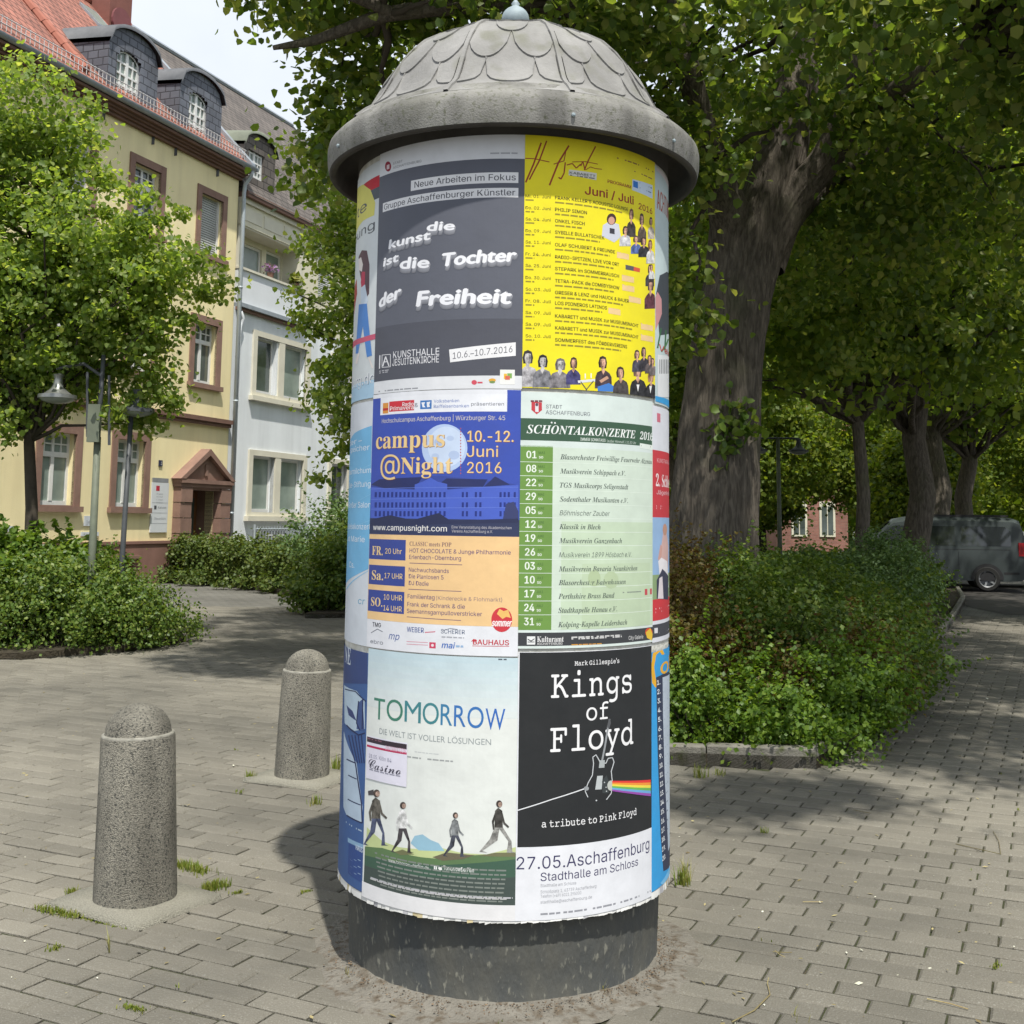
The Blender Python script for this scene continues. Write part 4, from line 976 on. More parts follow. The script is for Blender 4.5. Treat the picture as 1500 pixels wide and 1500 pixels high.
# planting beds (outlines on the ground)
BED_R = [(0.55, 7.22), (1.85, 7.10), (2.5, 8.2), (3.35, 10.0), (4.4, 12.4), (5.6, 15.2), (7.1, 18.6), (8.8, 22.6), (10.0, 26.0), (2.2, 28.0), (0.4, 22), (-0.2, 16), (-0.1, 11), (0.2, 8.6)]
BED_L = [(-9.5, 11.9), (-4.9, 11.75), (-4.1, 12.5), (-3.75, 13.6), (-4.2, 15.0), (-5.6, 16.2), (-9.5, 16.6)]
BED_M = [(-2.95, 17.0), (-1.9, 17.2), (-1.2, 18.3), (-1.6, 21.8), (-3.9, 21.6), (-5.7, 24.3), (-8.1, 26.0), (-8.3, 27.1), (-5.2, 25.6), (-2.7, 22.6)]
def inside(x, y, poly, grow=0):
    c = False; n = len(poly)
    for i in range(n):
        x0, y0 = poly[i]; x1, y1 = poly[i-1]
        if (y0 > y) != (y1 > y) and x < (x1-x0)*(y-y0)/(y1-y0)+x0: c = not c
    return c
BOLL = [(-1.395, 4.55, R(-31), 0.20), (-1.147, 6.67, R(-25), 0.20)]
def blocked(x, y):
    if (x-CX)**2+(y-CYC)**2 < 0.57**2: return True
    for bx, by, ba, hw in BOLL:
        dx, dy = x-bx, y-by
        u = dx*math.cos(ba)+dy*math.sin(ba); v = -dx*math.sin(ba)+dy*math.cos(ba)
        if abs(u) < hw-.075 and abs(v) < hw-.05: return True
    return inside(x, y, BED_R) or inside(x, y, BED_L) or inside(x, y, BED_M)
def paver_shape(l, w, ba, dz, rg_):
    """bevelled block with slightly worn corners, top ring, side ring"""
    e = 0.009; j = lambda s=.0025: rg_.uniform(-s, s)
    hx, hy = l/2-.0036, w/2-.0052
    tp = [(-hx+e+j(), -hy+e+j(), dz+j(.0008)), (hx-e+j(), -hy+e+j(), dz+j(.0008)), (hx-e+j(), hy-e+j(), dz+j(.0008)), (-hx+e+j(), hy-e+j(), dz+j(.0008))]
    md = [(-hx, -hy, dz-.006), (hx, -hy, dz-.006), (hx, hy, dz-.006), (-hx, hy, dz-.006)]
    bt = [(x, y, -.02) for x, y, z in md]
    f = [(0, 1, 2, 3)] + [(4+i, 4+(i+1) % 4, (i+1) % 4, i) for i in range(4)] + [(8+i, 8+(i+1) % 4, 4+(i+1) % 4, 4+i) for i in range(4)]
    return tp+md+bt, f
pav = thing('paved_square', (0, 0, 0), 'square of grey concrete pavers around the advertising column', None, kind='structure')
cand = []
for k in range(-40, 260):
    for i in range(-60, 160):
        c = E1*((i+.5*(k % 2))*PL) + E2*(k*PW)
        x, y = c.x, c.y
        if y < 2.5 or y > 19.0 or abs(x) > 0.5*y*1.05+0.9: continue
        if blocked(x, y): continue
        cand.append((y, x, i, k))
cand.sort()
# the 300 that show largest: nearest ones inside the picture
vis = [c for c in cand if c[0] > 3.25 and abs(c[1])/c[0] < .47][:300]; vset = set((c[2], c[3]) for c in vis)
rg_ = random.Random(3)
protos = []
for q in range(10):
    v, f = paver_shape(PL, PW, 0, rg_.uniform(-.0015, .0012), rg_)
    me = bpy.data.meshes.new('paver'); me.from_pydata(v, [], f); me.materials.append(M_paver); me.update(); protos.append(me)
for (y, x, i, k) in vis:
    o = bpy.data.objects.new('paver', rg_.choice(protos)); COL.objects.link(o); o.parent = pav
    o.location = (x, y, rg_.uniform(-.0028, .0016)); o.rotation_euler = (rg_.uniform(-.016, .016), rg_.uniform(-.010, .010), PA+R(rg_.uniform(-.9, .9)))
V = []; F = []
for (y, x, i, k) in cand:
    if (i, k) in vset: continue
    v, f = paver_shape(PL, PW, 0, rg_.uniform(-.003, .002), rg_)
    a = PA+R(rg_.uniform(-.6, .6)); ca, sa = math.cos(a), math.sin(a); n = len(V)
    V += [(x+p[0]*ca-p[1]*sa, y+p[0]*sa+p[1]*ca, p[2]) for p in v]; F += [tuple(q+n for q in ff) for ff in f]
o = add('paver', V, F, M_paver, pav); o['kind'] = 'stuff'
# jointing sand under the pavers
add('joint_sand', [(-2.25, 2.45, -.011), (2.25, 2.45, -.011), (10.9, 18.95, -.011), (-10.9, 18.95, -.011)], [(0, 1, 2, 3)], M_joint, pav)
# cast ring of mortar and dirt round the column
M_mort = mat('worn_mortar', (0.19, 0.178, 0.152), (0.135, 0.125, 0.105), scale=7, rough=1, bump=0.8, bscale=60, c3=(0.10, 0.082, 0.06), s3=24, t3=(.5, .66))
mb = MB(); n = 80
V = []; F = []
rad = [0.50, 0.535, 0.555, 0.585, 0.63, 0.67]; hh = [0.035, 0.026, 0.013, 0.006, 0.003, -0.006]
for r_, h_ in zip(rad, hh):
    for j in range(n):
        a = 2*math.pi*j/n; w = 1+0.035*math.sin(3*a+1)+.02*math.sin(7*a)+.012*rg_.uniform(-1, 1) if r_ > .54 else 1
        V.append((CX+r_*w*math.cos(a), CYC+r_*w*math.sin(a), h_+(rg_.uniform(-.003, .003) if r_ < .65 else 0)))
for i in range(len(rad)-1):
    for j in range(n): F.append((i*n+j, i*n+(j+1) % n, (i+1)*n+(j+1) % n, (i+1)*n+j))
tag(add('mortar_apron', V, F, M_mort, None, True), kind='structure')
# grit and litter gathered at the foot of the column
M_grit = mat('grit', (0.16, 0.115, 0.07), (0.09, 0.06, 0.04), scale=30, rough=1, rand=0.5)
mb = MB()
for i in range(2600):
    a = rg_.uniform(0, 2*math.pi); bias = 1+0.6*math.cos(a-R(-20))
    if rg_.random() > .35+.4*bias: continue
    r_ = .531+abs(rg_.gauss(0, .035)); s = rg_.uniform(.0015, .0055); c = Vector((CX+r_*math.cos(a), CYC+r_*math.sin(a), .026-(r_-.53)*.25))
    t = [c+Vector((rg_.uniform(-s, s), rg_.uniform(-s, s), rg_.uniform(0, s))) for _ in range(4)]
    mb.put(t, [(0, 1, 2), (0, 2, 3), (0, 3, 1), (1, 3, 2)])
tag(mb.build('grit', M_grit), kind='stuff')
# beds: soil and kerbs
def bed(poly, z=.07):
    n = len(poly); V = [(x, y, z) for x, y in poly]+[(x, y, -.03) for x, y in poly]
    F = [tuple(t) for t in tessellate_polygon([[Vector(q) for q in V[:n]]])]+[(i, (i+1) % n, n+(i+1) % n, n+i) for i in range(n)]
    tag(add('bed_soil', V, F, M_soil), kind='structure')
for q in (BED_R, BED_L, BED_M): bed(q)
M_kerb = mat('kerb_concrete', (0.20, 0.19, 0.165), (0.13, 0.125, 0.105), scale=6, rough=.95, bump=.4, bscale=90, c3=(0.09, 0.10, 0.05), s3=14, t3=(.55, .7))
def kerb(poly, idx, label, h=.12, w=.08):
    t = thing('kerb', (poly[idx[0]][0], poly[idx[0]][1], 0), label, None, kind='structure')
    for i in idx:
        a = Vector((*poly[i], 0)); c = Vector((*poly[(i+1) % len(poly)], 0)); d = (c-a); ln = d.length; d.normalize(); nn = Vector((-d.y, d.x, 0)); m = max(1, round(ln/0.75))
        for j in range(m):
            p0 = a+d*(ln*j/m+.004); p1 = a+d*(ln*(j+1)/m-.004); dz = rg_.uniform(-.006, .006)
            mb = MB(); e = .012
            mb.hexa([p0-Vector((0, 0, .03)), p1-Vector((0, 0, .03)), p1+nn*w-Vector((0, 0, .03)), p0+nn*w-Vector((0, 0, .03)), p0+Vector((0, 0, h+dz-e)), p1+Vector((0, 0, h+dz-e)), p1+nn*w+Vector((0, 0, h+dz-e)), p0+nn*w+Vector((0, 0, h+dz-e))])
            z = Vector((0, 0, h+dz))
            mb.hexa([p0+Vector((0, 0, h+dz-e)), p1+Vector((0, 0, h+dz-e)), p1+nn*w+Vector((0, 0, h+dz-e)), p0+nn*w+Vector((0, 0, h+dz-e)), p0+nn*e+d*e+z, p1+nn*e-d*e+z, p1+nn*(w-e)-d*e+z, p0+nn*(w-e)+d*e+z])
            mb.build('kerb_stone', M_kerb, t)
kerb(BED_R, range(0, 8), 'low concrete kerb in front of the right planting bed')
kerb(BED_L, range(0, 4), 'low concrete kerb of the left planting bed', h=.03)
kerb(BED_M, range(0, 3), 'low concrete kerb of the middle planting bed', h=.06)
# far asphalt road behind the trees
M_asph = mat('asphalt', (0.09, 0.09, 0.092), (0.065, 0.065, 0.067), scale=3, rough=.95, bump=.2, bscale=60)
tag(add('road', [(-2, 33, -.010), (60, 33, -.010), (70, 46, -.010), (-2, 46, -.010)], [(0, 1, 2, 3)], M_asph), kind='structure')
M_grass = mat('lawn_ground', (0.05, 0.085, 0.02), (0.03, 0.05, 0.015), scale=1.5, rough=1, bump=.5, bscale=12)
tag(add('lawn', [(-2, 47, -.008), (90, 47, -.008), (120, 160, -.008), (-30, 160, -.008)], [(0, 1, 2, 3)], M_grass), kind='structure')
M_drive = mat('dark_parking_surface', (0.06, 0.055, 0.05), (0.04, 0.037, 0.034), scale=2, rough=.95)
tag(add('parking_strip', [(8.3, 19.6, -.011), (20, 19.6, -.011), (24, 30, -.011), (8.8, 30, -.011)], [(0, 1, 2, 3)], M_drive), kind='structure')

# ================================================================= bollards
M_wash = mat('washed_aggregate', (0.33, 0.31, 0.255), (0.17, 0.163, 0.138), scale=170, rough=.95, bump=.8, bscale=240, detail=3, c3=(0.085, 0.085, 0.075), s3=120, t3=(.54, .64))
M_wash2 = mat('washed_aggregate_plinth', (0.36, 0.345, 0.28), (0.24, 0.23, 0.19), scale=150, rough=.95, bump=.8, bscale=240, detail=3)
streaks(M_wash, .68, (5, 5, 1.6), 1.10)
M_ringl = mat('pale_mortar_line', (0.30, 0.29, 0.25), (0.16, 0.155, 0.13), scale=25, rough=.9)
def bollard(i, label, tx, ty, h, lean=0):
    bx, by, ba, hw = BOLL[i]
    t = thing('bollard', (bx, by, 0), label, 'bollard', 'round concrete bollards beside the column')
    M = Matrix.Rotation(lean, 4, 'Y')
    hd = h-.115
    pr = [(0.152, -.01), (0.152, .03), (.150, .12), (.144, .35), (.137, hd-.012), (.1345, hd-.004)]
    mb = MB(); mb.lathe(pr, (bx, by, .0), 48, M=M); autosmooth(mb.build('shaft', M_wash, t), 60)
    mb = MB(); mb.lathe([(.1345, hd-.004), (.134, hd+.003), (.124, hd+.005)], (bx, by, 0), 48, M=M); mb.build('mortar_line', M_ringl, t, True)
    pr = [(.124, hd+.005)]+[(.122*math.cos(a), hd+.006+.109*math.sin(a)) for a in np.linspace(0.05, math.pi/2, 12)]
    mb = MB(); mb.lathe(pr, (bx, by, 0), 48, M=M); mb.build('dome', M_wash, t, True)
    MM = Matrix.Translation((bx, by, 0)) @ Matrix.Rotation(ba, 4, 'Z')
    n = 9; V = []; F = []
    for a in range(n):
        for c in range(n):
            x = -hw-.045+2*(hw+.045)*a/(n-1); y = -hw-.01+2*(hw+.01)*c/(n-1); d = max(abs(x)-.17, abs(y)-.17, 0)
            z = .017+.008*max(0, .24-math.hypot(x, y))/.1+rg_.uniform(-.0015, .0015)-(.02 if a in (0, n-1) or c in (0, n-1) else 0)
            if a in (1, n-2): x = math.copysign(hw+.040, x)
            if c in (1, n-2): y = math.copysign(hw+.006, y)
            V.append(MM @ Vector((x, y, z)))
    for a in range(n-1):
        for c in range(n-1): F.append((a*n+c, (a+1)*n+c, (a+1)*n+c+1, a*n+c+1))
    add('footing', V, F, M_wash2, t, True)
bollard(0, 'domed concrete bollard nearest the camera, moss round its square footing', 0, 0, .735, R(-1.7))
bollard(1, 'domed concrete bollard farther back, close to the left side of the column', 0, 0, .71, R(1.0))

# ================================================================= grass tufts, moss and litter in the joints
M_gr = leaf_mat('grass_blades', [(0.10, 0.16, 0.02), (0.16, 0.20, 0.03), (0.22, 0.22, 0.06)], .3)
M_dry = leaf_mat('dry_grass', [(0.26, 0.24, 0.10), (0.20, 0.22, 0.06), (0.34, 0.31, 0.18)], .3)
def tuft(x, y, n, h, spread, V, F):
    for _ in range(n):
        a = rg_.uniform(0, 6.28); r_ = abs(rg_.gauss(0, spread)); px, py = x+r_*math.cos(a), y+r_*math.sin(a)
        hh = h*rg_.uniform(.4, 1.1); w = rg_.uniform(.0015, .003); b = rg_.uniform(0, 6.28); lx, ly = math.cos(b), math.sin(b); ln = hh*rg_.uniform(.1, .6)
        c = len(V); V += [(px-ly*w, py+lx*w, 0), (px+ly*w, py-lx*w, 0), (px+lx*ln*.4+ly*w*.8, py+ly*ln*.4-lx*w*.8, hh*.6), (px+lx*ln*.4-ly*w*.8, py+ly*ln*.4+lx*w*.8, hh*.6), (px+lx*ln, py+ly*ln, hh)]
        F += [(c, c+1, c+2), (c, c+2, c+3), (c+3, c+2, c+4)]
V = []; F = []
def moss_line(p0, p1, n, h=.018, sp=.012):
    for i in range(n):
        t = rg_.random(); tuft(p0[0]+(p1[0]-p0[0])*t, p0[1]+(p1[1]-p0[1])*t, 4, h, sp, V, F)
c_ = [G(50, 1330), G(118, 1345), G(182, 1362), G(300, 1305), G(330, 1298), G(262, 1268), G(300, 1280)]
moss_line(c_[0], c_[1], 70, .02, .02); moss_line(c_[1], c_[2], 26, .008, .006); moss_line(c_[2], c_[3], 40, .008, .007); moss_line(c_[3], c_[4], 60, .035, .022); moss_line(c_[5], c_[6], 90, .03, .028)
moss_line(G(98, 1310), G(110, 1306), 20, .02, .012); moss_line(G(70, 1395), G(88, 1388), 16, .018, .01); moss_line(G(180, 1475), G(215, 1482), 26, .012, .012)
moss_line(G(340, 1310), G(352, 1308), 12, .015, .008); moss_line(G(440, 1308), G(455, 1306), 10, .012, .008); moss_line(G(1462, 1410), G(1456, 1420), 12, .01, .008)
for (x, y, n, h, s) in ((366, 1142, 70, .06, .02), (492, 1130, 60, .10, .03), (1000, 1296, 60, .08, .02), (352, 1162, 20, .02, .03), (462, 1178, 40, .05, .02), (1025, 1140, 40, .09, .03), (1055, 1136, 30, .05, .03), (958, 1345, 30, .05, .015), (1120, 1220, 25, .03, .015), (1270, 1115, 30, .03, .03), (1300, 1100, 20, .03, .03)):
    g = G(x, y); tuft(g.x, g.y, n, h, s, V, F)
for _ in range(150):
    k = rg_.randrange(0, 120); i = rg_.uniform(-30, 60); c = E1*(i*PL)+E2*((k+.5)*PW)
    if 3.2 < c.y < 12 and abs(c.x) < .48*c.y and not blocked(c.x, c.y): tuft(c.x, c.y, rg_.choice((2, 3, 5, 9)), .014, .012, V, F)
tag(add('grass', V, F, M_gr), kind='stuff')
V = []; F = []
for (x, y, n, h, s) in ((1004, 1290, 26, .10, .015), (160, 1395, 4, .09, .006), (885, 1465, 6, .09, .012), (1075, 1120, 20, .10, .03), (460, 1180, 14, .05, .02), (1160, 1490, 5, .03, .05), (510, 1432, 8, .04, .01)):
    g = G(x, y); tuft(g.x, g.y, n, h, s, V, F)
tag(add('dry_grass', V, F, M_dry), kind='stuff')
M_lit = mat('leaf_litter', (0.20, 0.15, 0.07), (0.30, 0.27, 0.13), scale=9, rough=.9, rand=.5)
mb = MB()
for _ in range(900):
    y = rg_.uniform(3.2, 12)**1; x = rg_.uniform(-.48, .48)*y
    if blocked(x, y): continue
    s = rg_.choice((.003, .004, .006, .010, .014)); a = rg_.uniform(0, 6.28); u = Vector((math.cos(a), math.sin(a), rg_.uniform(-.1, .25)))*s; v = Vector((-math.sin(a), math.cos(a), rg_.uniform(-.2, .3)))*s*rg_.uniform(.2, .6); c = Vector((x, y, .0035))
    mb.put([c-u, c-v, c+u, c+v+Vector((0, 0, .001))], [(0, 1, 2, 3)])
for (x0, y0, x1, y1, x2, y2, r_) in ((1072, 1497, 1105, 1480, 1128, 1457, .0022), (1128, 1457, 1124, 1440, 1126, 1432, .0016), (1358, 1463, 1392, 1470, 1418, 1478, .0018), (1176, 1321, 1195, 1321, 1205, 1321, .0015), (1132, 1394, 1145, 1395, 1160, 1395, .0014), (1135, 1392, 1142, 1398, 1150, 1402, .0013),
                                (1400, 1236, 1430, 1243, 1466, 1251, .0018), (1455, 1218, 1463, 1232, 1466, 1251, .0015), (1250, 1186, 1262, 1189, 1275, 1191, .0015)):
    mb.tube([G(x0, y0, .004), G(x1, y1, .006), G(x2, y2, .004)], r_, 5)
tag(mb.build('fallen_litter', M_lit), kind='stuff')
mb = MB(); M_pet = mat('pale_petals', (.62, .62, .52), (.5, .5, .38), scale=20)
for (x, y, s) in ((203, 1393, .011), (705, 1487, .010), (342, 1121, .010), (1300, 1261, .012), (1258, 1440, .014), (1262, 1391, .008), (1350, 1410, .006), (1362, 1418, .007), (1315, 1428, .006), (418, 1362, .012), (1446, 1023, .02), (283, 1266, .008), (1240, 1395, .006), (1117, 1335, .007), (1201, 1321, .008)):
    c = G(x, y, .004); a = rg_.uniform(0, 6); u = Vector((math.cos(a), math.sin(a), .2))*s; v = Vector((-math.sin(a), math.cos(a), .3))*s*.6; mb.put([c-u, c-v, c+u, c+v], [(0, 1, 2, 3)])
for _ in range(120):
    y = rg_.uniform(3.3, 9); x = rg_.uniform(-.45, .45)*y
    if blocked(x, y): continue
    s = rg_.uniform(.002, .005); a = rg_.uniform(0, 6); u = Vector((math.cos(a), math.sin(a), .2))*s; v = Vector((-math.sin(a), math.cos(a), .2))*s*.7; c = Vector((x, y, .004)); mb.put([c-u, c-v, c+u, c+v], [(0, 1, 2, 3)])
tag(mb.build('fallen_petals', M_pet), kind='stuff')
# ================================================================= buildings on the left
BC = Vector((-6.835, 27.81, 0)); BD = Vector((0.33371, 0.94268, 0)); BN = Vector((0.94268, -0.33371, 0))
def W(s, z, o=0.0): return BC+BD*s+BN*o+Vector((0, 0, z))
M_yel = mat('yellow_render', (0.84, 0.735, 0.44), (0.79, 0.68, 0.40), scale=1.2, rough=.95, bump=.15, bscale=50)
M_red = mat('red_sandstone', (0.27, 0.168, 0.130), (0.205, 0.125, 0.098), scale=3, rough=.9, bump=.2, bscale=50)
M_plin = mat('plinth_paint', (0.26, 0.145, 0.115), (0.21, 0.118, 0.094), scale=2, rough=.9, bump=.2, bscale=60)
M_crn = mat('brown_cornice', (0.20, 0.115, 0.085), (0.15, 0.085, 0.065), scale=3, rough=.8)
M_wht = mat('white_frame', (0.72, 0.72, 0.70), (0.66, 0.66, 0.64), scale=9, rough=.5)
M_glass = mat('window_glass', (0.10, 0.125, 0.115), (0.045, 0.055, 0.05), scale=1.1, rough=.06, spec=.6)
M_curt = mat('curtained_glass', (0.27, 0.33, 0.29), (0.17, 0.21, 0.19), scale=1.4, rough=.25, spec=.5)
M_shut = mat('roller_shutter', (0.44, 0.45, 0.42), (0.38, 0.39, 0.37), scale=4, rough=.7)
M_zin = mat('zinc_sheet', (0.34, 0.37, 0.40), (0.27, 0.30, 0.33), scale=5, rough=.5, metal=.3)
M_pipe = mat('downpipe_zinc', (0.42, 0.47, 0.50), (0.36, 0.40, 0.43), scale=8, rough=.5, metal=.2)
M_pale = mat('pale_blue_render', (0.72, 0.75, 0.77), (0.67, 0.70, 0.72), scale=1.1, rough=.95, bump=.12, bscale=40)
M_crm = mat('cream_stone', (0.66, 0.63, 0.52), (0.58, 0.55, 0.45), scale=2, rough=.85)
M_crm2 = mat('cream_wall', (0.68, 0.64, 0.50), (0.62, 0.585, 0.45), scale=1.4, rough=.9)
M_wood = mat('brown_door_wood', (0.20, 0.085, 0.03), (0.14, 0.06, 0.025), scale=4, rough=.6)
M_dlead = mat('dormer_lead_sheet', (0.12, 0.125, 0.135), (0.085, 0.09, 0.10), scale=5, rough=.6)
for m_ in (M_yel, M_pale, M_crm2, M_plin): streaks(m_, .93)
def tile_mat(name, c1, c2, cm, bw, rh, off=.5, bump=.7):
    m = bpy.data.materials.new(name); m.use_nodes = True; nt = m.node_tree; N = nt.nodes; L = nt.links; b = N['Principled BSDF']; b.inputs['Roughness'].default_value = .8
    uv = N.new('ShaderNodeUVMap'); t = N.new('ShaderNodeTexBrick'); t.inputs['Scale'].default_value = 1; t.offset = off
    t.inputs['Brick Width'].default_value = bw; t.inputs['Row Height'].default_value = rh; t.inputs['Mortar Size'].default_value = rh*.09; t.inputs['Mortar Smooth'].default_value = .4
    t.inputs['Color1'].default_value = (*c1, 1); t.inputs['Color2'].default_value = (*c2, 1); t.inputs['Mortar'].default_value = (*cm, 1)
    L.new(uv.outputs[0], t.inputs['Vector'])
    geo = N.new('ShaderNodeNewGeometry'); n = N.new('ShaderNodeTexNoise'); n.inputs['Scale'].default_value = 1.3; n.inputs['Detail'].default_value = 8; L.new(geo.outputs['Position'], n.inputs['Vector'])
    mr = N.new('ShaderNodeMapRange'); mr.inputs['From Min'].default_value = .3; mr.inputs['From Max'].default_value = .7; mr.inputs['To Min'].default_value = .75; mr.inputs['To Max'].default_value = 1.2; L.new(n.outputs['Fac'], mr.inputs['Value'])
    h = N.new('ShaderNodeHueSaturation'); L.new(t.outputs['Color'], h.inputs['Color']); L.new(mr.outputs[0], h.inputs['Value']); L.new(h.outputs[0], b.inputs['Base Color'])
    bp = N.new('ShaderNodeBump'); bp.inputs['Strength'].default_value = bump; bp.inputs['Distance'].default_value = .02; bp.invert = True; L.new(t.outputs['Fac'], bp.inputs['Height']); L.new(bp.outputs[0], b.inputs['Normal'])
    return m
M_tile = tile_mat('orange_roof_tiles', (0.34, 0.135, 0.095), (0.27, 0.11, 0.078), (0.12, 0.05, 0.035), .22, .28)
M_slate = tile_mat('grey_slates', (0.135, 0.145, 0.175), (0.10, 0.108, 0.13), (0.05, 0.053, 0.065), .26, .17)
M_slab = tile_mat('brown_slates', (0.135, 0.115, 0.10), (0.10, 0.085, 0.075), (0.05, 0.042, 0.036), .3, .2)
def quad_uv(name, pts, m, parent, du=None):
    """one quad with metric UVs: u along the first edge, v along the second"""
    pts = [Vector(p) for p in pts]; o = add(name, pts, [tuple(range(len(pts)))], m, parent)
    e = (pts[1]-pts[0]).normalized(); nrm = (pts[1]-pts[0]).cross(pts[-1]-pts[0]).normalized(); f = nrm.cross(e)
    uv = o.data.uv_layers.new(name='UVMap')
    for l, p in enumerate(pts): uv.data[l].uv = ((p-pts[0]).dot(e), (p-pts[0]).dot(f))
    return o
def wb(mb, s0, s1, z0, z1, o0, o1, k=0):
    mb.hexa([W(s0, z0, o1), W(s1, z0, o1), W(s1, z0, o0), W(s0, z0, o0), W(s0, z1, o1), W(s1, z1, o1), W(s1, z1, o0), W(s0, z1, o0)], k); return mb
def wbo(name, s0, s1, z0, z1, o0, o1, m, parent): return wb(MB(), s0, s1, z0, z1, o0, o1).build(name, m, parent)
def wall_holes(name, s0, s1, z0, z1, holes, m, parent, depth=.22, o=0.0):
    ss = sorted({s0, s1}|{h[0] for h in holes}|{h[1] for h in holes}); zs = sorted({z0, z1}|{h[2] for h in holes}|{h[3] for h in holes})
    ss = [q for q in ss if s0 <= q <= s1]; zs = [q for q in zs if z0 <= q <= z1]
    mb = MB()
    for a, b_ in zip(ss, ss[1:]):
        for c, d in zip(zs, zs[1:]):
            cs, cz = (a+b_)/2, (c+d)/2
            if any(h[0] < cs < h[1] and h[2] < cz < h[3] for h in holes): continue
            mb.put([W(a, c, o), W(b_, c, o), W(b_, d, o), W(a, d, o)], [(0, 1, 2, 3)])
    for h in holes:
        a, b_, c, d = h
        for q in (((a, c), (a, d)), ((b_, d), (b_, c)), ((a, d), (b_, d)), ((b_, c), (a, c))):
            (x0, y0), (x1, y1) = q; mb.put([W(x0, y0, o), W(x1, y1, o), W(x1, y1, o-depth), W(x0, y0, o-depth)], [(0, 1, 2, 3)])
    return mb.build(name, m, parent)
def window(b, s0, s1, z0, z1, kind='casement', sur=.20, msur=None, o=0.0, dep=.16, glass=None, sill=True, label=None):
    """opening s0..s1, z0..z1; surround outside it; frame, panes and sill as sub-parts"""
    glass = glass or M_glass
    mb = MB()
    if sur:
        wb(mb, s0-sur, s0, z0-.02, z1+sur, o-.05, o+.035); wb(mb, s1, s1+sur, z0-.02, z1+sur, o-.05, o+.035); wb(mb, s0, s1, z1, z1+sur, o-.05, o+.032)
    wb(mb, s0, s1, z0-.02, z0, o-dep-.05, o+.01)
    w = mb.build('window', msur or M_red, b)
    if label: w['label'] = label
    f = MB(); t = .06; fo0, fo1 = o-dep-.06, o-dep
    if kind == 'shutter':
        wb(f, s0, s0+.05, z0, z1, fo0, fo1+.06); wb(f, s1-.05, s1, z0, z1, fo0, fo1+.06)
        n = int((z1-z0)/.055)
        for i in range(n):
            za = z0+(z1-z0)*i/n; sl = MB()
            sl.hexa([W(s0+.05, za, fo1+.03), W(s1-.05, za, fo1+.03), W(s1-.05, za, fo0), W(s0+.05, za, fo0), W(s0+.05, za+(z1-z0)/n-.006, fo1+.012), W(s1-.05, za+(z1-z0)/n-.006, fo1+.012), W(s1-.05, za+(z1-z0)/n-.006, fo0), W(s0+.05, za+(z1-z0)/n-.006, fo0)])
            sl.build('slat', M_shut, w)
        f.build('frame', M_wht, w)
    else:
        wb(f, s0, s0+t, z0, z1, fo0, fo1); wb(f, s1-t, s1, z0, z1, fo0, fo1); wb(f, s0+t, s1-t, z0, z0+t*1.4, fo0, fo1); wb(f, s0+t, s1-t, z1-t, z1, fo0, fo1)
        sm = (s0+s1)/2
        def pane(a, b_, c, d): add('pane', [W(a, c, fo1-.025), W(b_, c, fo1-.025), W(b_, d, fo1-.025), W(a, d, fo1-.025)], [(0, 1, 2, 3)], glass, w)
        if kind == 'casement':
            zt_ = z0+(z1-z0)*.70
            wb(f, s0+t, s1-t, zt_-.05, zt_+.05, fo0, fo1+.012); wb(f, sm-.045, sm+.045, z0+t*1.4, zt_-.05, fo0, fo1+.008)
            wb(f, sm-.03, sm+.03, zt_+.05, z1-t, fo0, fo1+.008)
            for c in (s0+(sm-s0)*.5, s1-(s1-sm)*.5): wb(f, c-.013, c+.013, zt_+.05, z1-t, fo0, fo1)
            zq = (zt_+.05+z1-t)/2; wb(f, s0+t, s1-t, zq-.013, zq+.013, fo0, fo1+.002)
            pane(s0+t, sm-.045, z0+t*1.4, zt_-.05); pane(sm+.045, s1-t, z0+t*1.4, zt_-.05); pane(s0+t, sm-.03, zt_+.05, z1-t); pane(sm+.03, s1-t, zt_+.05, z1-t)
        elif kind == 'grid':
            wb(f, sm-.035, sm+.035, z0, z1, fo0, fo1+.01)
            for i in (1, 2, 3): zq = z0+(z1-z0)*i/4; wb(f, s0+t, s1-t, zq-.014, zq+.014, fo0, fo1+.004)
            for c in (s0+(sm-s0)*.5, s1-(s1-sm)*.5): wb(f, c-.012, c+.012, z0, z1, fo0, fo1+.002)
            pane(s0+t, sm, z0, z1); pane(sm, s1-t, z0, z1)
        else:
            pane(s0+t, s1-t, z0+t, z1-t)
        f.build('frame', M_wht, w)
    if sill: wbo('sill', s0-sur-.04, s1+sur+.04, z0-.13, z0-.02, o-.05, o+.10, msur or M_red, w)
    return w

# ---- yellow house
yh = thing('yellow_house', tuple(BC+BD*-6-BN*4), 'yellow rendered house with red stone window surrounds and orange tiled roof', 'house', kind='thing')
SL, SR, OB = -13.0, 0.03, -8.6
holes = []
WINS = [(-4.05, -3.12, 1.62, 3.02, 'casement', M_curt), (-6.22, -5.29, 1.62, 3.02, 'casement', M_curt), (-8.8, -7.9, 1.62, 3.02, 'casement', M_curt), (-11.2, -10.3, 1.62, 3.02, 'casement', M_curt),
        (-1.53, -.62, 4.52, 5.93, 'casement', M_glass), (-3.95, -3.05, 4.52, 5.93, 'casement', M_glass), (-6.2, -5.3, 4.52, 5.93, 'casement', M_glass), (-8.8, -7.9, 4.52, 5.93, 'casement', M_glass), (-11.2, -10.3, 4.52, 5.93, 'casement', M_glass),
        (-1.50, -.62, 7.58, 8.98, 'shutter', None), (-3.95, -3.05, 7.58, 8.98, 'casement', M_glass), (-6.2, -5.3, 7.58, 8.98, 'shutter', None), (-8.8, -7.9, 7.58, 8.98, 'casement', M_glass), (-11.2, -10.3, 7.58, 8.98, 'casement', M_glass)]
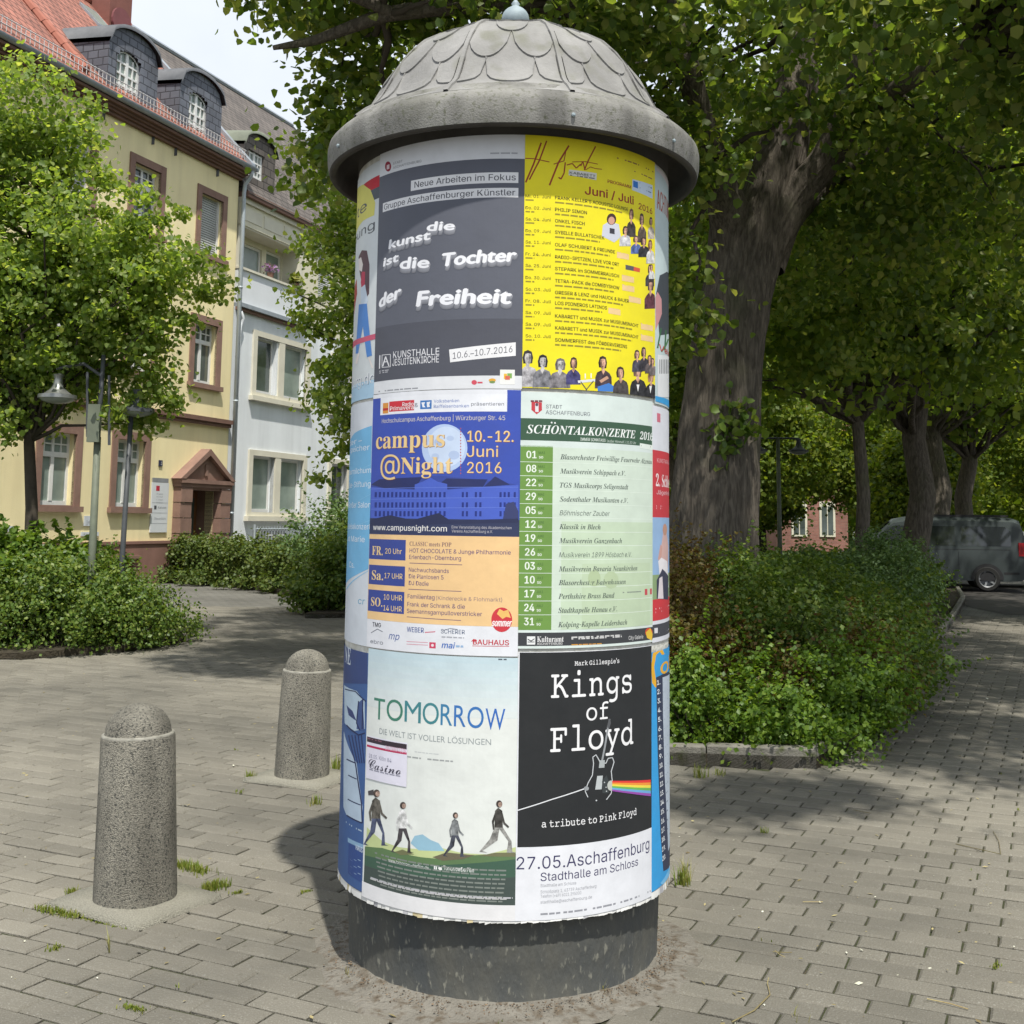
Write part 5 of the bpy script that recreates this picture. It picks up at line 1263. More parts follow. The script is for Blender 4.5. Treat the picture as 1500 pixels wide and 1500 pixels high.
for (a, b_, c, d, k_, g_) in WINS: holes.append((a, b_, c, d))
DOOR = (-1.62, -.50, .18, 2.03)
wall_holes('wall', SL, SR, .88, 9.74, holes+[(DOOR[0], DOOR[1], .88, DOOR[3])], M_yel, yh)
for (a, b_, c, d, k_, g_) in WINS: window(yh, a, b_, c, d, k_, .17, None, 0, .15, g_)
# other walls
mb = MB(); mb.put([W(SR, 0, 0), W(SR, 0, OB), W(SR, 9.95, OB), W(SR, 14.1, -3.9), W(SR, 9.95, 0)], [(0, 1, 2, 3, 4)])
mb.put([W(SL, 0, 0), W(SL, 0, OB), W(SL, 9.95, OB), W(SL, 14.1, -3.9), W(SL, 9.95, 0)], [(4, 3, 2, 1, 0)])
mb.put([W(SL, 0, OB), W(SR, 0, OB), W(SR, 9.95, OB), W(SL, 9.95, OB)], [(3, 2, 1, 0)]); mb.build('rear_wall', M_yel, yh)
pl = wall_holes('plinth', SL, SR, -.05, .88, [(-4.02, -3.34, .10, .52), (DOOR[0], DOOR[1], .18, .88)], M_plin, yh, .2, .06)
wbo('plinth_ledge', SL, -2.2, .84, .90, -.02, .085, M_plin, yh)
w = MB(); wb(w, -4.02, -3.34, .10, .52, -.16, -.12); bw = w.build('basement_window', M_plin, yh); wbo('ledge', -4.12, -3.24, .54, .60, .0, .12, M_red, bw)
wbo('string_course', SL, SR-.02, 3.56, 3.64, -.02, .09, M_crn, yh); wbo('string_course', SL, SR-.02, 3.64, 3.74, -.02, .14, M_crn, yh)
# cornice in steps, gutter, snow guard
cn = wbo('cornice', SL, SR+.02, 9.70, 9.76, -.02, .10, M_crn, yh)
for i, (z0, z1, o1) in enumerate(((9.762, 9.81, .17), (9.812, 9.86, .24), (9.862, 9.92, .33))): wbo('moulding', SL, SR+.02+i*.02, z0, z1, -.02, o1, M_crn, cn)
mb = MB(); n = 10; V = []; F = []
for s_ in (SL, SR+.14):
    for j in range(n+1):
        t = math.pi*j/n; V.append(W(s_, 10.01-.085*math.sin(t), .37+.085*math.cos(t)))
for j in range(n): F.append((j, j+1, n+2+j, n+1+j))
mb.put(V, F); wb(mb, SL, SR+.14, 9.99, 10.02, .275, .295); wb(mb, SR+.14, SR+.16, 9.92, 10.02, .29, .45); gut = mb.build('gutter', M_zin, yh, True)
# roof: tiled planes
EO, EZ, RO_, RZ = .36, 10.00, -3.63, 14.20
rf = quad_uv('roof', [W(SL-.2, EZ, EO), W(SR+.02, EZ, EO), W(SR+.02, RZ, RO_), W(SL-.2, RZ, RO_)], M_tile, yh)
quad_uv('rear_roof', [W(SR+.02, RZ, RO_), W(SR+.02, 9.9, OB-.3), W(SL-.2, 9.9, OB-.3), W(SL-.2, RZ, RO_)][::-1], M_tile, yh)
slope = (RZ-EZ)/(EO-RO_)
def roofz(o): return EZ+(EO-o)*slope
mb = MB()
for i in range(36):
    s_ = SL+i*.365; mb.tube([W(s_, RZ+.02, RO_), W(s_+.38, RZ+.035, RO_)], [.09, .105], 8)
mb.build('ridge_tile', M_red if False else mat('ridge_tiles', (0.34, 0.13, 0.09), (0.27, 0.10, 0.07), scale=3, rough=.8), yh)['kind'] = 'stuff'
# raised line of cap tiles running down the slope at the left
mb = MB()
for i in range(15):
    o_ = .1-i*.27; s_ = -5.75-.0*i; mb.tube([W(s_, roofz(o_)+.03, o_), W(s_, roofz(o_-.3)+.05, o_-.3)], [.11, .09], 8)
mb.build('hip_tile', _M['ridge_tiles'], yh)['kind'] = 'stuff'
# verge flashing against the neighbour
mb = MB(); mb.hexa([W(SR-.02, EZ-.05, EO), W(SR+.16, EZ-.05, EO), W(SR+.16, RZ, RO_-.05), W(SR-.02, RZ, RO_-.05), W(SR-.02, EZ+.12, EO), W(SR+.16, EZ+.12, EO), W(SR+.16, RZ+.14, RO_), W(SR-.02, RZ+.14, RO_)])
mb.build('verge_flashing', M_zin, yh)
# snow guard
mb = MB()
for zz_ in (.12, .25): mb.tube([W(SL, roofz(.18)+zz_, .18), W(SR, roofz(.18)+zz_, .18)], .012, 4)
s_ = SL
while s_ < SR: mb.tube([W(s_, roofz(.18), .18), W(s_, roofz(.18)+.27, .18)], .009, 4); s_ += .12
mb.build('snow_guard', mat('galvanised_bars', (0.55, 0.55, 0.55), (.45, .45, .45), rough=.5), yh)['kind'] = 'stuff'
# chimney with a round vent cover
ch = wbo('chimney', -1.45, -.62, 12.6, 15.9, -3.5, -2.95, mat('chimney_clay', (0.22, 0.09, 0.07), (0.17, 0.07, 0.055), scale=3), yh)
mb = MB(); mb.tube([W(-1.05, 13.72, -2.93), W(-1.05, 13.72, -2.87)], .36, 20); mb.build('vent_cover', mat('vent_paint', (0.20, 0.07, 0.075), (.16, .06, .06), scale=4), ch)
# roof window
o_ = -2.75; sk = MB()
sk.hexa([W(-2.35, roofz(-2.5), -2.5), W(-1.75, roofz(-2.5), -2.5), W(-1.75, roofz(-3.1), -3.1), W(-2.35, roofz(-3.1), -3.1), W(-2.35, roofz(-2.5)+.08, -2.5), W(-1.75, roofz(-2.5)+.08, -2.5), W(-1.75, roofz(-3.1)+.08, -3.1), W(-2.35, roofz(-3.1)+.08, -3.1)])
sk = sk.build('roof_window', M_zin, yh); add('pane', [W(-2.3, roofz(-2.53)+.085, -2.53), W(-1.8, roofz(-2.53)+.085, -2.53), W(-1.8, roofz(-3.07)+.085, -3.07), W(-2.3, roofz(-3.07)+.085, -3.07)], [(0, 1, 2, 3)], M_curt, sk)
# dormers
def dormer(b, s0, s1, zb, zs_, zt, o, ws0, ws1, wz0, wz1, mfront, mroof, rz, back=-2.4, kind='grid', arch_win=True):
    n = 14; sm = (s0+s1)/2; hw = (s1-s0)/2
    arc = [(s0+(s1-s0)*i/n, zs_+(zt-zs_)*math.sin(math.acos(max(-1, min(1, (2*i/n-1)))))**.9) for i in range(n+1)]
    V = [W(s, z, o) for s, z in arc]+[W(s, zb, o) for s, z in arc]
    # front, split round the window
    F = []
    mb = MB()
    for i in range(n):
        (a, za), (c, zc) = arc[i], arc[i+1]
        cm = (a+c)/2
        if ws0 < cm < ws1:
            k_ = (cm-(ws0+ws1)/2)/((ws1-ws0)/2); top = wz1+(0.22*math.sqrt(max(0, 1-k_*k_))-.0 if arch_win else 0)
            mb.put([W(a, top, o), W(c, top, o), W(c, zc, o), W(a, za, o)], [(0, 1, 2, 3)])
            mb.put([W(a, zb, o), W(c, zb, o), W(c, wz0, o), W(a, wz0, o)], [(0, 1, 2, 3)])
            mb.put([W(a, top, o), W(c, top, o), W(c, top, o-.14), W(a, top, o-.14)], [(3, 2, 1, 0)])
        else: mb.put([W(a, zb, o), W(c, zb, o), W(c, zc, o), W(a, za, o)], [(0, 1, 2, 3)])
    for x in (ws0, ws1): mb.put([W(x, wz0, o), W(x, wz1+.1, o), W(x, wz1+.1, o-.14), W(x, wz0, o-.14)], [(0, 1, 2, 3)])
    d = mb.build('dormer', mfront, b)
    uv = d.data.uv_layers.new(name='UVMap')
    for l in d.data.loops:
        p = Vector(d.data.vertices[l.vertex_index].co)+ORG[b.name]-BC; uv.data[l.index].uv = (p.dot(BD), p.z)
    for s in (s0, s1): quad_uv('cheek', [W(s, zb-.6, back), W(s, zb-.6, o), W(s, zs_, o), W(s, zs_+.18, back)] if s == s0 else [W(s, zb-.6, o), W(s, zb-.6, back), W(s, zs_+.18, back), W(s, zs_, o)], mfront, d)
    V = []; F = []; arc2 = [(s0-.06+(s1-s0+.12)*i/n, z+.03) for i, (s, z) in enumerate(arc)]
    for oo, dz, lift in ((o+.09, -.05, 0), (o+.09, .03, 0), (back-.4, .03, .22)):
        for s, z in arc2: V.append(W(s, z+dz+lift, oo))
    for r_ in range(2):
        for i in range(n): q = r_*(n+1)+i; F.append((q, q+1, q+n+2, q+n+1))
    for i in range(n): F.append((i+1, i, i, i+1)) if False else None
    F = [f for f in F if f]
    add('dormer_roof', V, F, mroof, d, True)
    # arched window
    f = MB(); wm = (ws0+ws1)/2; ww = ws1-ws0
    wb(f, ws0, ws0+.07, wz0, wz1+.06, o-.14, o-.07); wb(f, ws1-.07, ws1, wz0, wz1+.06, o-.14, o-.07); wb(f, ws0, ws1, wz0, wz0+.09, o-.14, o-.065); wb(f, wm-.04, wm+.04, wz0, wz1+.18, o-.14, o-.06)
    for i in (1, 2, 3): zq = wz0+(wz1-wz0)*i/3.2; wb(f, ws0, ws1, zq-.02, zq+.02, o-.14, o-.066)
    for c in (ws0+ww*.25, ws1-ww*.25): wb(f, c-.016, c+.016, wz0, wz1+.1, o-.14, o-.068)
    m_ = 10
    for i in range(m_):
        a, c = math.pi*i/m_, math.pi*(i+1)/m_
        P = lambda t, k_: (wm+ww/2*k_*math.cos(t), wz1+.22*k_*math.sin(t))
        (x0, y0), (x1, y1), (x2, y2), (x3, y3) = P(a, 1), P(c, 1), P(c, .84), P(a, .84)
        f.put([W(x0, y0, o-.066), W(x1, y1, o-.066), W(x2, y2, o-.066), W(x3, y3, o-.066)], [(0, 1, 2, 3)])
    f.build('frame', M_wht, d)
    g = MB(); pts = [(ws0+.03, wz0), (ws1-.03, wz0)]+[(wm+(ww/2-.03)*math.cos(math.pi*i/10), wz1+.20*math.sin(math.pi*i/10)) for i in range(11)]
    g.put([W(x, y, o-.10) for x, y in pts], [tuple(range(len(pts)))]); g.build('pane', M_curt, d)
    return d
for (a, b_, c, d_) in ((-5.05, -3.42, -4.78, -3.98), (-2.60, -.94, -2.28, -1.49), (-9.8, -8.2, -9.5, -8.7)):
    dormer(yh, a, b_, 10.12, 11.22, 11.72, .08, c, d_, 10.22, 11.0, M_slate, M_dlead, None)
# downpipe in the corner between the houses
mb = MB(); mb.tube([W(SR+.04, 9.98, .36), W(SR+.06, 9.80, .30), W(SR+.07, 9.62, .14), W(SR+.07, 9.4, .12), W(SR+.07, .05, .12)], .052, 10)
for z in (1.5, 4.2, 7.0): mb.tube([W(SR+.07, z, .12), W(SR+.07, z+.05, .12)], .06, 10)
dp = mb.build('downpipe', M_pipe, yh, True)
# porch: pilasters of stone blocks, lintel, pediment
po = wbo('door_surround', -2.10, -.03, 2.18, 2.27, -.02, .26, M_red, yh)
for sd, (a, b_) in enumerate(((-2.06, -1.62), (-.50, -.06))):
    for i in range(6):
        z = .02+i*.345; mb = MB(); w_ = .012; wb(mb, a+w_, b_-w_, z+.008, z+.335, -.05, .20+(.02 if i % 2 else 0)); mb.build('block', M_red, po)
wbo('lintel', -2.08, -.04, 2.09, 2.18, -.05, .22, M_red, po); wbo('lintel', -1.62, -.50, 2.03, 2.09, -.05, .18, M_red, po)
def prism(name, pts, o0, o1, m, parent):
    n = len(pts); mb = MB(); mb.put([W(s, z, o1) for s, z in pts]+[W(s, z, o0) for s, z in pts], [tuple(range(n)), tuple(range(2*n-1, n-1, -1))]+[(i, n+i, n+(i+1) % n, (i+1) % n) for i in range(n)]); return mb.build(name, m, parent)
prism('gable', [(-1.95, 2.27), (-.18, 2.27), (-1.07, 2.84)], -.02, .16, M_red, po)
prism('gable_moulding', [(-2.16, 2.272), (-1.98, 2.272), (-1.07, 2.84), (-1.07, 2.99)], -.02, .27, M_red, po); prism('gable_moulding', [(-1.065, 2.84), (-.16, 2.272), (.02, 2.272), (-1.065, 2.99)], -.02, .27, M_red, po)
prism('keystone', [(-1.12, 2.36), (-1.02, 2.36), (-1.02, 2.62), (-1.12, 2.62)], .16, .19, M_red, po)
dr = wbo('door', DOOR[0], DOOR[1], .18, DOOR[3], -.50, -.44, M_wood, yh)
mb = MB(); mb.put([W(DOOR[0], .15, .0), W(DOOR[1], .15, .0), W(DOOR[1], .15, -.5), W(DOOR[0], .15, -.5)], [(0, 1, 2, 3)])
for s in DOOR[:2]: mb.put([W(s, .15, 0), W(s, 2.03, 0), W(s, 2.03, -.5), W(s, .15, -.5)], [(0, 1, 2, 3)])
mb.put([W(DOOR[0], 2.03, 0), W(DOOR[1], 2.03, 0), W(DOOR[1], 2.03, -.5), W(DOOR[0], 2.03, -.5)], [(0, 1, 2, 3)]); mb.build('reveal', M_red, dr)
for (a, b_) in ((-1.50, -1.12), (-1.0, -.62)): wbo('pane', a, b_, 1.0, 1.86, -.44, -.43, M_glass, dr); wbo('panel', a, b_, .34, .84, -.44, -.42, M_wood, dr)
wbo('handle', -1.10, -1.06, 1.05, 1.2, -.43, -.38, M_pipe, dr)
for i in range(2): wbo('step', -1.9-.1*i, -.2+.1*i, 0, .15-.07*i, .05, .5+.25*i, M_red, yh)
# name board with its small print, house number, notices
sg = thing('name_board', tuple(W(-2.56, 1.1, .03)), 'tall white name board with a red emblem beside the pedimented door', 'sign')
wbo('board', -2.86, -2.27, 1.08, 2.16, .01, .035, mat('board_white', (.62, .64, .66), (.58, .6, .62)), sg)
wbo('header', -2.84, -2.29, 2.165, 2.26, .01, .035, mat('board_grey', (.25, .26, .27)), sg)
def wtext(t, s, z, h, m, parent, wide=None, o=.038, fnt='sans'):
    V, T = text_tris(t, 0, fnt, 2); H_ = text_tris('H', 0, fnt, 2)[0][:, 1].max(); k_ = h/H_; kx = (wide/(V[:, 0].max()-V[:, 0].min())) if wide else k_
    add('lettering', [W(s+x*kx, z+y*k_, o) for x, y in V], T, m, parent)
M_txt = mat('print_dark', (.08, .085, .1)); M_txt2 = mat('print_grey', (.3, .31, .34)); M_redp = mat('emblem_red', (.5, .03, .06))
mb = MB(); wb(mb, -2.72, -2.60, 1.98, 2.09, .035, .038); mb.build('emblem', M_redp, sg)
for i, t in enumerate(('Praxis', 'im Hof', '1. Etage', 'links')): wtext(t, -2.70, 1.90-i*.062, .03, M_txt2, sg, .22)
mb = MB(); wb(mb, -2.76, -2.68, 1.58, 1.66, .035, .038); mb.build('emblem', M_txt, sg)
wtext('Kanzlei', -2.64, 1.60, .05, M_txt2, sg, .3); wtext('Steuerbüro', -2.74, 1.36, .045, M_txt2, sg, .40)
for z in (1.27, 1.50, 1.72): wbo('divider', -2.84, -2.29, z, z+.006, .035, .037, M_txt2, sg)
nb = thing('house_number_plate', tuple(W(-2.58, 2.5, .03)), 'small dark house number plate above the white name board', 'number plate')
wbo('plate', -2.64, -2.52, 2.52, 2.65, .005, .025, mat('plate_blue', (.03, .035, .07)), nb); wtext('1', -2.595, 2.55, .07, mat('plate_white', (.7, .7, .7)), nb, None, .028)
for nm, a, b_, c, d_, lab in (('notice', -4.95, -4.72, 1.22, 1.42, 'small white notice on the yellow wall between ground floor windows'), ('street_sign', -5.02, -4.50, 1.02, 1.10, 'small blue and white strip sign low on the yellow wall behind the lamp post'), ('street_sign', -7.3, -6.85, 1.12, 1.22, 'small white wall sign at the left edge of the yellow house')):
    t = thing(nm, tuple(W((a+b_)/2, c, .03)), lab, 'sign'); wbo('plate', a, b_, c, d_, .005, .025, mat('sign_white', (.62, .66, .7)), t); wtext('Parken' if nm == 'street_sign' else 'Info', a+.06, c+.02, (d_-c)*.45, M_txt2, t, (b_-a)*.6, .028)

# ---- pale house on the right of it
ph = thing('pale_house', tuple(BC+BD*6-BN*4), 'pale blue and cream house with a loggia and brown slate roof', 'house', kind='thing')
E_ = 9.6
hl = [(1.10, 2.17, 1.56, 2.97), (2.48, 3.62, 1.56, 2.95), (1.10, 2.10, 4.56, 5.98), (2.42, 3.62, 4.56, 5.98), (5.2, 6.2, 1.56, 2.97), (6.5, 7.5, 1.56, 2.97), (5.2, 6.2, 4.56, 5.98), (6.5, 7.5, 4.56, 5.98)]
wall_holes('wall', .035, E_, -.05, 6.56, hl, M_pale, ph)
wall_holes('upper_wall', 3.28, E_, 6.56, 9.2, [(4.15, 4.95, 7.6, 8.82), (6.2, 7.2, 7.6, 8.82)], M_crm2, ph)
for j, (a, b_, c, d_) in enumerate(hl): window(ph, a, b_, c, d_, 'plain', 0.0, M_crm, 0, .13, M_curt if (j in (0, 1, 3)) else M_glass, sill=False)
for (a, b_, c, d_) in ((.98, 3.74, 1.56, 2.97), (.98, 3.74, 4.56, 5.98), (5.08, 7.62, 1.56, 2.97), (5.08, 7.62, 4.56, 5.98)):
    mb = MB(); wb(mb, a-.06, a+.12, c-.1, d_+.14, -.04, .05); wb(mb, b_-.12, b_+.06, c-.1, d_+.14, -.04, .05); wb(mb, a+.12, b_-.12, d_, d_+.14, -.04, .048)
    m0 = a+1.19 if a < 2 else a+1.12; wb(mb, m0, m0+.28, c, d_, -.10, .042); wb(mb, a+.12, b_-.12, c-.1, c, -.12, .044)
    s_ = mb.build('window_surround', M_crm, ph); wbo('sill', a-.14, b_+.14, c-.22, c-.102, -.04, .13, M_crm, s_)
for (a, b_) in ((4.15, 4.95), (6.2, 7.2)): window(ph, a, b_, 7.6, 8.82, 'shutter', 0.0, M_crm, 0, .1, sill=False)
# bay top, parapet and loggia
wbo('bay_gutter', .10, 3.45, 6.56, 6.66, -.05, .16, M_zin, ph); wbo('bay_cornice', .10, 3.42, 6.48, 6.558, -.02, .09, M_crn, ph)
wbo('parapet', .14, 3.36, 6.66, 7.52, -.14, .02, mat('parapet_white', (.68, .70, .72), (.62, .64, .66), scale=2), ph); wbo('parapet_cap', .12, 3.38, 7.522, 7.58, -.18, .07, M_crm, ph)
wall_holes('loggia_wall', .14, 3.28, 7.3, 8.9, [(.30, .95, 7.5, 8.5), (1.15, 2.1, 7.62, 8.45), (2.3, 3.1, 7.5, 8.5)], M_crm2, ph, .12, -.55)
for (a, b_, c, d_) in ((.30, .95, 7.5, 8.5), (1.15, 2.1, 7.62, 8.45), (2.3, 3.1, 7.5, 8.5)): window(ph, a, b_, c, d_, 'plain', 0, M_crm, -.55, .06, M_curt, sill=False)
wbo('loggia_pier', .14, .30, 7.58, 8.60, -.56, -.02, M_crm, ph); wbo('loggia_pier', 3.14, 3.28, 6.6, 8.60, -.56, -.002, M_crm, ph)
wbo('loggia_ceiling', .14, 3.28, 8.60, 8.64, -.56, .0, M_crm, ph)
bd = wbo('frieze', .12, 3.278, 8.642, 9.2, -.1, .03, M_crm2, ph)
for (a, b_) in ((.22, 1.1), (1.2, 2.1), (2.2, 3.1)): wbo('panel', a, b_, 8.78, 9.10, .03, .045, M_crm, bd)
wbo('architrave', .12, E_, 8.70 if False else 9.202, 9.32, -.1, .10, M_crm, ph); wbo('eaves', .14, E_, 9.322, 9.46, -.1, .22, M_crn, ph)
# flower box plants on the parapet
pr = thing('flower_pot', tuple(W(1.75, 7.58, -.05)), 'pot of violet flowers standing on the loggia parapet', 'flower pot')
mb = MB(); mb.lathe([(.07, 0), (.10, .16), (.085, .16)], tuple(W(1.75, 7.58, -.06)), 14); mb.build('pot', M_crn, pr)
v_, f_ = leaves(np.array(W(1.75, 7.86, -.06))+rng.normal(size=(160, 3))*np.array([.09, .09, .06]), .06); add('flowers', v_, f_, leaf_mat('violet_petals', [(.28, .12, .38), (.4, .25, .5), (.10, .14, .03)], .2), pr)
pr = thing('potted_grass', tuple(W(3.05, 7.58, -.05)), 'spiky potted grass at the right end of the loggia parapet', 'plant')
mb = MB(); mb.lathe([(.06, 0), (.08, .14), (.07, .14)], tuple(W(3.05, 7.58, -.06)), 14); mb.build('pot', M_crn, pr)
v_, f_ = leaves(np.array(W(3.05, 7.86, -.06))+rng.normal(size=(60, 3))*np.array([.07, .07, .05]), .22, up=0, droop=-.8); add('blades', v_, f_, M_gr, pr)
# slate roof with a round topped dormer
quad_uv('lower_roof', [W(.16, 9.40, .24), W(E_, 9.40, .24), W(E_, 11.2, -.95), W(.16, 11.2, -.95)], M_slab, ph)
quad_uv('roof', [W(.16, 11.2, -.95), W(E_+.2, 11.2, -.95), W(E_-1.0, 14.3, -3.63), W(.16, 14.2, -3.63)], M_slab, ph)
quad_uv('rear_roof', [W(E_-1.0, 14.3, -3.63), W(E_, 9.4, -8.6), W(.16, 9.4, -8.6), W(.16, 14.2, -3.63)][::-1], M_slab, ph)
mb = MB(); mb.put([W(E_, -.05, 0), W(E_, -.05, OB), W(E_, 9.4, OB), W(E_, 11.2, -5), W(E_, 11.2, -.95), W(E_, 9.4, 0)], [tuple(range(6))]); mb.put([W(.12, -.05, OB), W(E_, -.05, OB), W(E_, 9.4, OB), W(.12, 9.4, OB)], [(3, 2, 1, 0)]); mb.build('rear_wall', M_pale, ph)
quad_uv('hip_roof', [W(E_+.2, 11.2, -.95), W(E_+.2, 11.2, -6.5), W(E_-1.0, 14.3, -3.63)], M_slab, ph)
mb = MB(); mb.tube([W(E_+.15, 11.25, -.95), W(E_-1.0, 14.34, -3.63)], .09, 6); mb.tube([W(.16, 14.25, -3.63), W(E_-1.0, 14.34, -3.63)], .07, 6); mb.build('ridge_flashing', M_zin, ph)
d = dormer(ph, .22, 1.72, 9.6, 10.70, 11.15, -.02, .42, 1.18, 9.98, 10.66, M_slab, mat('green_copper', (.20, .22, .17), (.15, .165, .13), scale=4), None, back=-1.6, arch_win=False)
mb = MB(); mb.tube([W(.20, 6.45, .10), W(.32, 6.30, .10), W(.22, 6.1, .10), W(.18, 5.9, .10), W(.18, .1, .10)], .04, 8); mb.build('downpipe', mat('white_pipe', (.62, .65, .68)), ph, True)

# ---- neighbour roof running off to the right behind the tree
nh = thing('brown_roofed_house', tuple(W(14, 0, -2)), 'house with a brown slate roof partly hidden behind the foliage', 'house', kind='thing')
def wq(name, pts, m): quad_uv(name, pts, m, nh)
A_ = [W(E_+.25, 9.3, -.2), W(E_+7, 9.3, .9), W(E_+7, 13.2, -4), W(E_+.25, 13.6, -4.5)]
wq('roof', A_, M_slab); wq('wall', [W(E_+.25, -.05, -.2), W(E_+7, -.05, .9), W(E_+7, 9.4, .9), W(E_+.25, 9.4, -.2)], M_crm2)
wq('end_wall', [W(E_+7, -.05, .9), W(E_+7, -.05, -7), W(E_+7, 9.3, -7), W(E_+7, 13.2, -4), W(E_+7, 9.4, .9)], M_crm2)
for z in (1.5, 4.5, 7.3):
    for k_ in (1.2, 3.2, 5.2):
        t = (k_-.25)/6.75; o0 = -.2+1.1*t; mb = MB(); wb(mb, E_+k_-.45, E_+k_+.45, z, z+1.4, o0-.3, o0+.14); w_ = mb.build('window', M_crm, nh); mb = MB(); wb(mb, E_+k_-.36, E_+k_+.36, z+.1, z+1.3, o0-.1, o0+.16); mb.build('pane', M_glass, w_)

# ---- garden railing and letter boxes in front of the pale house
rl = thing('garden_railing', tuple(W(2, 0, 1.9)), 'thin metal garden railing above the hedge in front of the pale house', 'railing')
mb = MB()
for z in (.25, 1.18): mb.tube([W(-1.7, z, 1.9), W(6.5, z, 1.9)], .014, 6)
mb.build('rail', M_pipe, rl)
for i in range(68):
    s_ = -1.7+i*.12; mb = MB(); mb.tube([W(s_, .1, 1.9), W(s_, 1.24, 1.9)], .008, 5); mb.build('bar', M_pipe, rl)
for s_ in (-1.7, .3, 2.3, 4.3, 6.4): mb = MB(); mb.tube([W(s_, 0, 1.9), W(s_, 1.28, 1.9)], .025, 6); mb.build('post', M_pipe, rl)
lb = thing('letter_box_unit', tuple(W(-.6, 0, 1.6)), 'grey block of letter boxes behind the hedge left of the railing', 'letter boxes')
M_lb = mat('letterbox_grey', (.14, .15, .16), (.11, .12, .13), rough=.5)
wbo('cabinet', -1.05, -.05, .62, 1.14, 1.45, 1.72, M_lb, lb); wbo('leg', -.98, -.92, 0, .62, 1.55, 1.61, M_lb, lb); wbo('leg', -.18, -.12, 0, .62, 1.55, 1.61, M_lb, lb)
for i in range(2): wbo('letter_box_door', -1.02+i*.49, -.57+i*.49, .66, 1.10, 1.722, 1.735, mat('letterbox_door', (.17, .18, .19), rough=.45), lb)
for i in range(2): wbo('slot', -.95+i*.49, -.66+i*.49, 1.02, 1.05, 1.737, 1.742, M_wht, lb)

# ---- red brick building far behind the trees
bb0 = D(1105, 800, 62); bb = thing('brick_building', (bb0.x+5, 64, 0), 'red brick building far behind the tree trunks with pale framed windows', 'building', kind='thing')
M_brk = tile_mat('red_brick', (0.30, 0.13, 0.10), (0.24, 0.10, 0.08), (0.25, 0.2, 0.17), .25, .08)
X0, X1, YB = 14.3, 18.0, 62.0
quad_uv('wall', [(X0, YB, 0), (X1, YB, 0), (X1, YB, 6.2), (X0, YB, 6.2)], M_brk, bb); quad_uv('side_wall', [(X0, YB+9, 0), (X0, YB, 0), (X0, YB, 6.2), (X0, YB+9, 6.2)], M_brk, bb); quad_uv('side_wall', [(X1, YB, 0), (X1, YB+9, 0), (X1, YB+9, 6.2), (X1, YB, 6.2)], M_brk, bb)
quad_uv('roof', [(X0-.4, YB-.4, 6.2), (X1+.4, YB-.4, 6.2), (X1+.4, YB+4.5, 9.5), (X0-.4, YB+4.5, 9.5)], M_tile, bb)
for i in range(2):
    x = X0+1.1+i*1.5
    for z in (.9, 3.6):
        mb = MB(); mb.box(x-.42, x+.42, YB-.06, YB+.05, z-.12, z+1.75); w_ = mb.build('window', M_crm, bb); mb = MB(); mb.box(x-.30, x-.03, YB-.08, YB, z, z+1.5); mb.build('pane', M_glass, w_); mb = MB(); mb.box(x+.03, x+.30, YB-.08, YB, z, z+1.5); mb.build('pane', M_glass, w_)
# ================================================================= vegetation
M_bark = bpy.data.materials.new('lime_bark'); M_bark.use_nodes = True
nt = M_bark.node_tree; N = nt.nodes; L = nt.links; b = N['Principled BSDF']; b.inputs['Roughness'].default_value = .95; b.inputs['Specular IOR Level'].default_value = .1
geo = N.new('ShaderNodeNewGeometry'); mp = N.new('ShaderNodeMapping'); mp.inputs['Scale'].default_value = (1, 1, .17); L.new(geo.outputs['Position'], mp.inputs['Vector'])
n1 = N.new('ShaderNodeTexNoise'); n1.inputs['Scale'].default_value = 30; n1.inputs['Detail'].default_value = 8; n1.inputs['Distortion'].default_value = .9; n1.inputs['Roughness'].default_value = .6; L.new(mp.outputs[0], n1.inputs['Vector'])
rp = N.new('ShaderNodeValToRGB'); rp.color_ramp.elements[0].position = .38; rp.color_ramp.elements[0].color = (0.075, 0.065, 0.054, 1); rp.color_ramp.elements[1].position = .64; rp.color_ramp.elements[1].color = (0.155, 0.135, 0.11, 1)
L.new(n1.outputs['Fac'], rp.inputs['Fac'])
n2 = N.new('ShaderNodeTexNoise'); n2.inputs['Scale'].default_value = 1.6; n2.inputs['Detail'].default_value = 5; L.new(geo.outputs['Position'], n2.inputs['Vector'])
mx = N.new('ShaderNodeMix'); mx.data_type = 'RGBA'; mr = N.new('ShaderNodeMapRange'); mr.inputs['From Min'].default_value = .55; mr.inputs['From Max'].default_value = .75; mr.inputs['To Max'].default_value = .45
L.new(n2.outputs['Fac'], mr.inputs['Value']); L.new(mr.outputs[0], mx.inputs['Factor']); L.new(rp.outputs['Color'], mx.inputs['A']); mx.inputs['B'].default_value = (0.075, 0.09, 0.04, 1); L.new(mx.outputs['Result'], b.inputs['Base Color'])
bp = N.new('ShaderNodeBump'); bp.inputs['Strength'].default_value = .9; bp.inputs['Distance'].default_value = .03; L.new(n1.outputs['Fac'], bp.inputs['Height']); L.new(bp.outputs[0], b.inputs['Normal'])
M_twig = mat('twig_bark', (0.07, 0.058, 0.045), (0.045, 0.038, 0.03), scale=9, rough=.95)

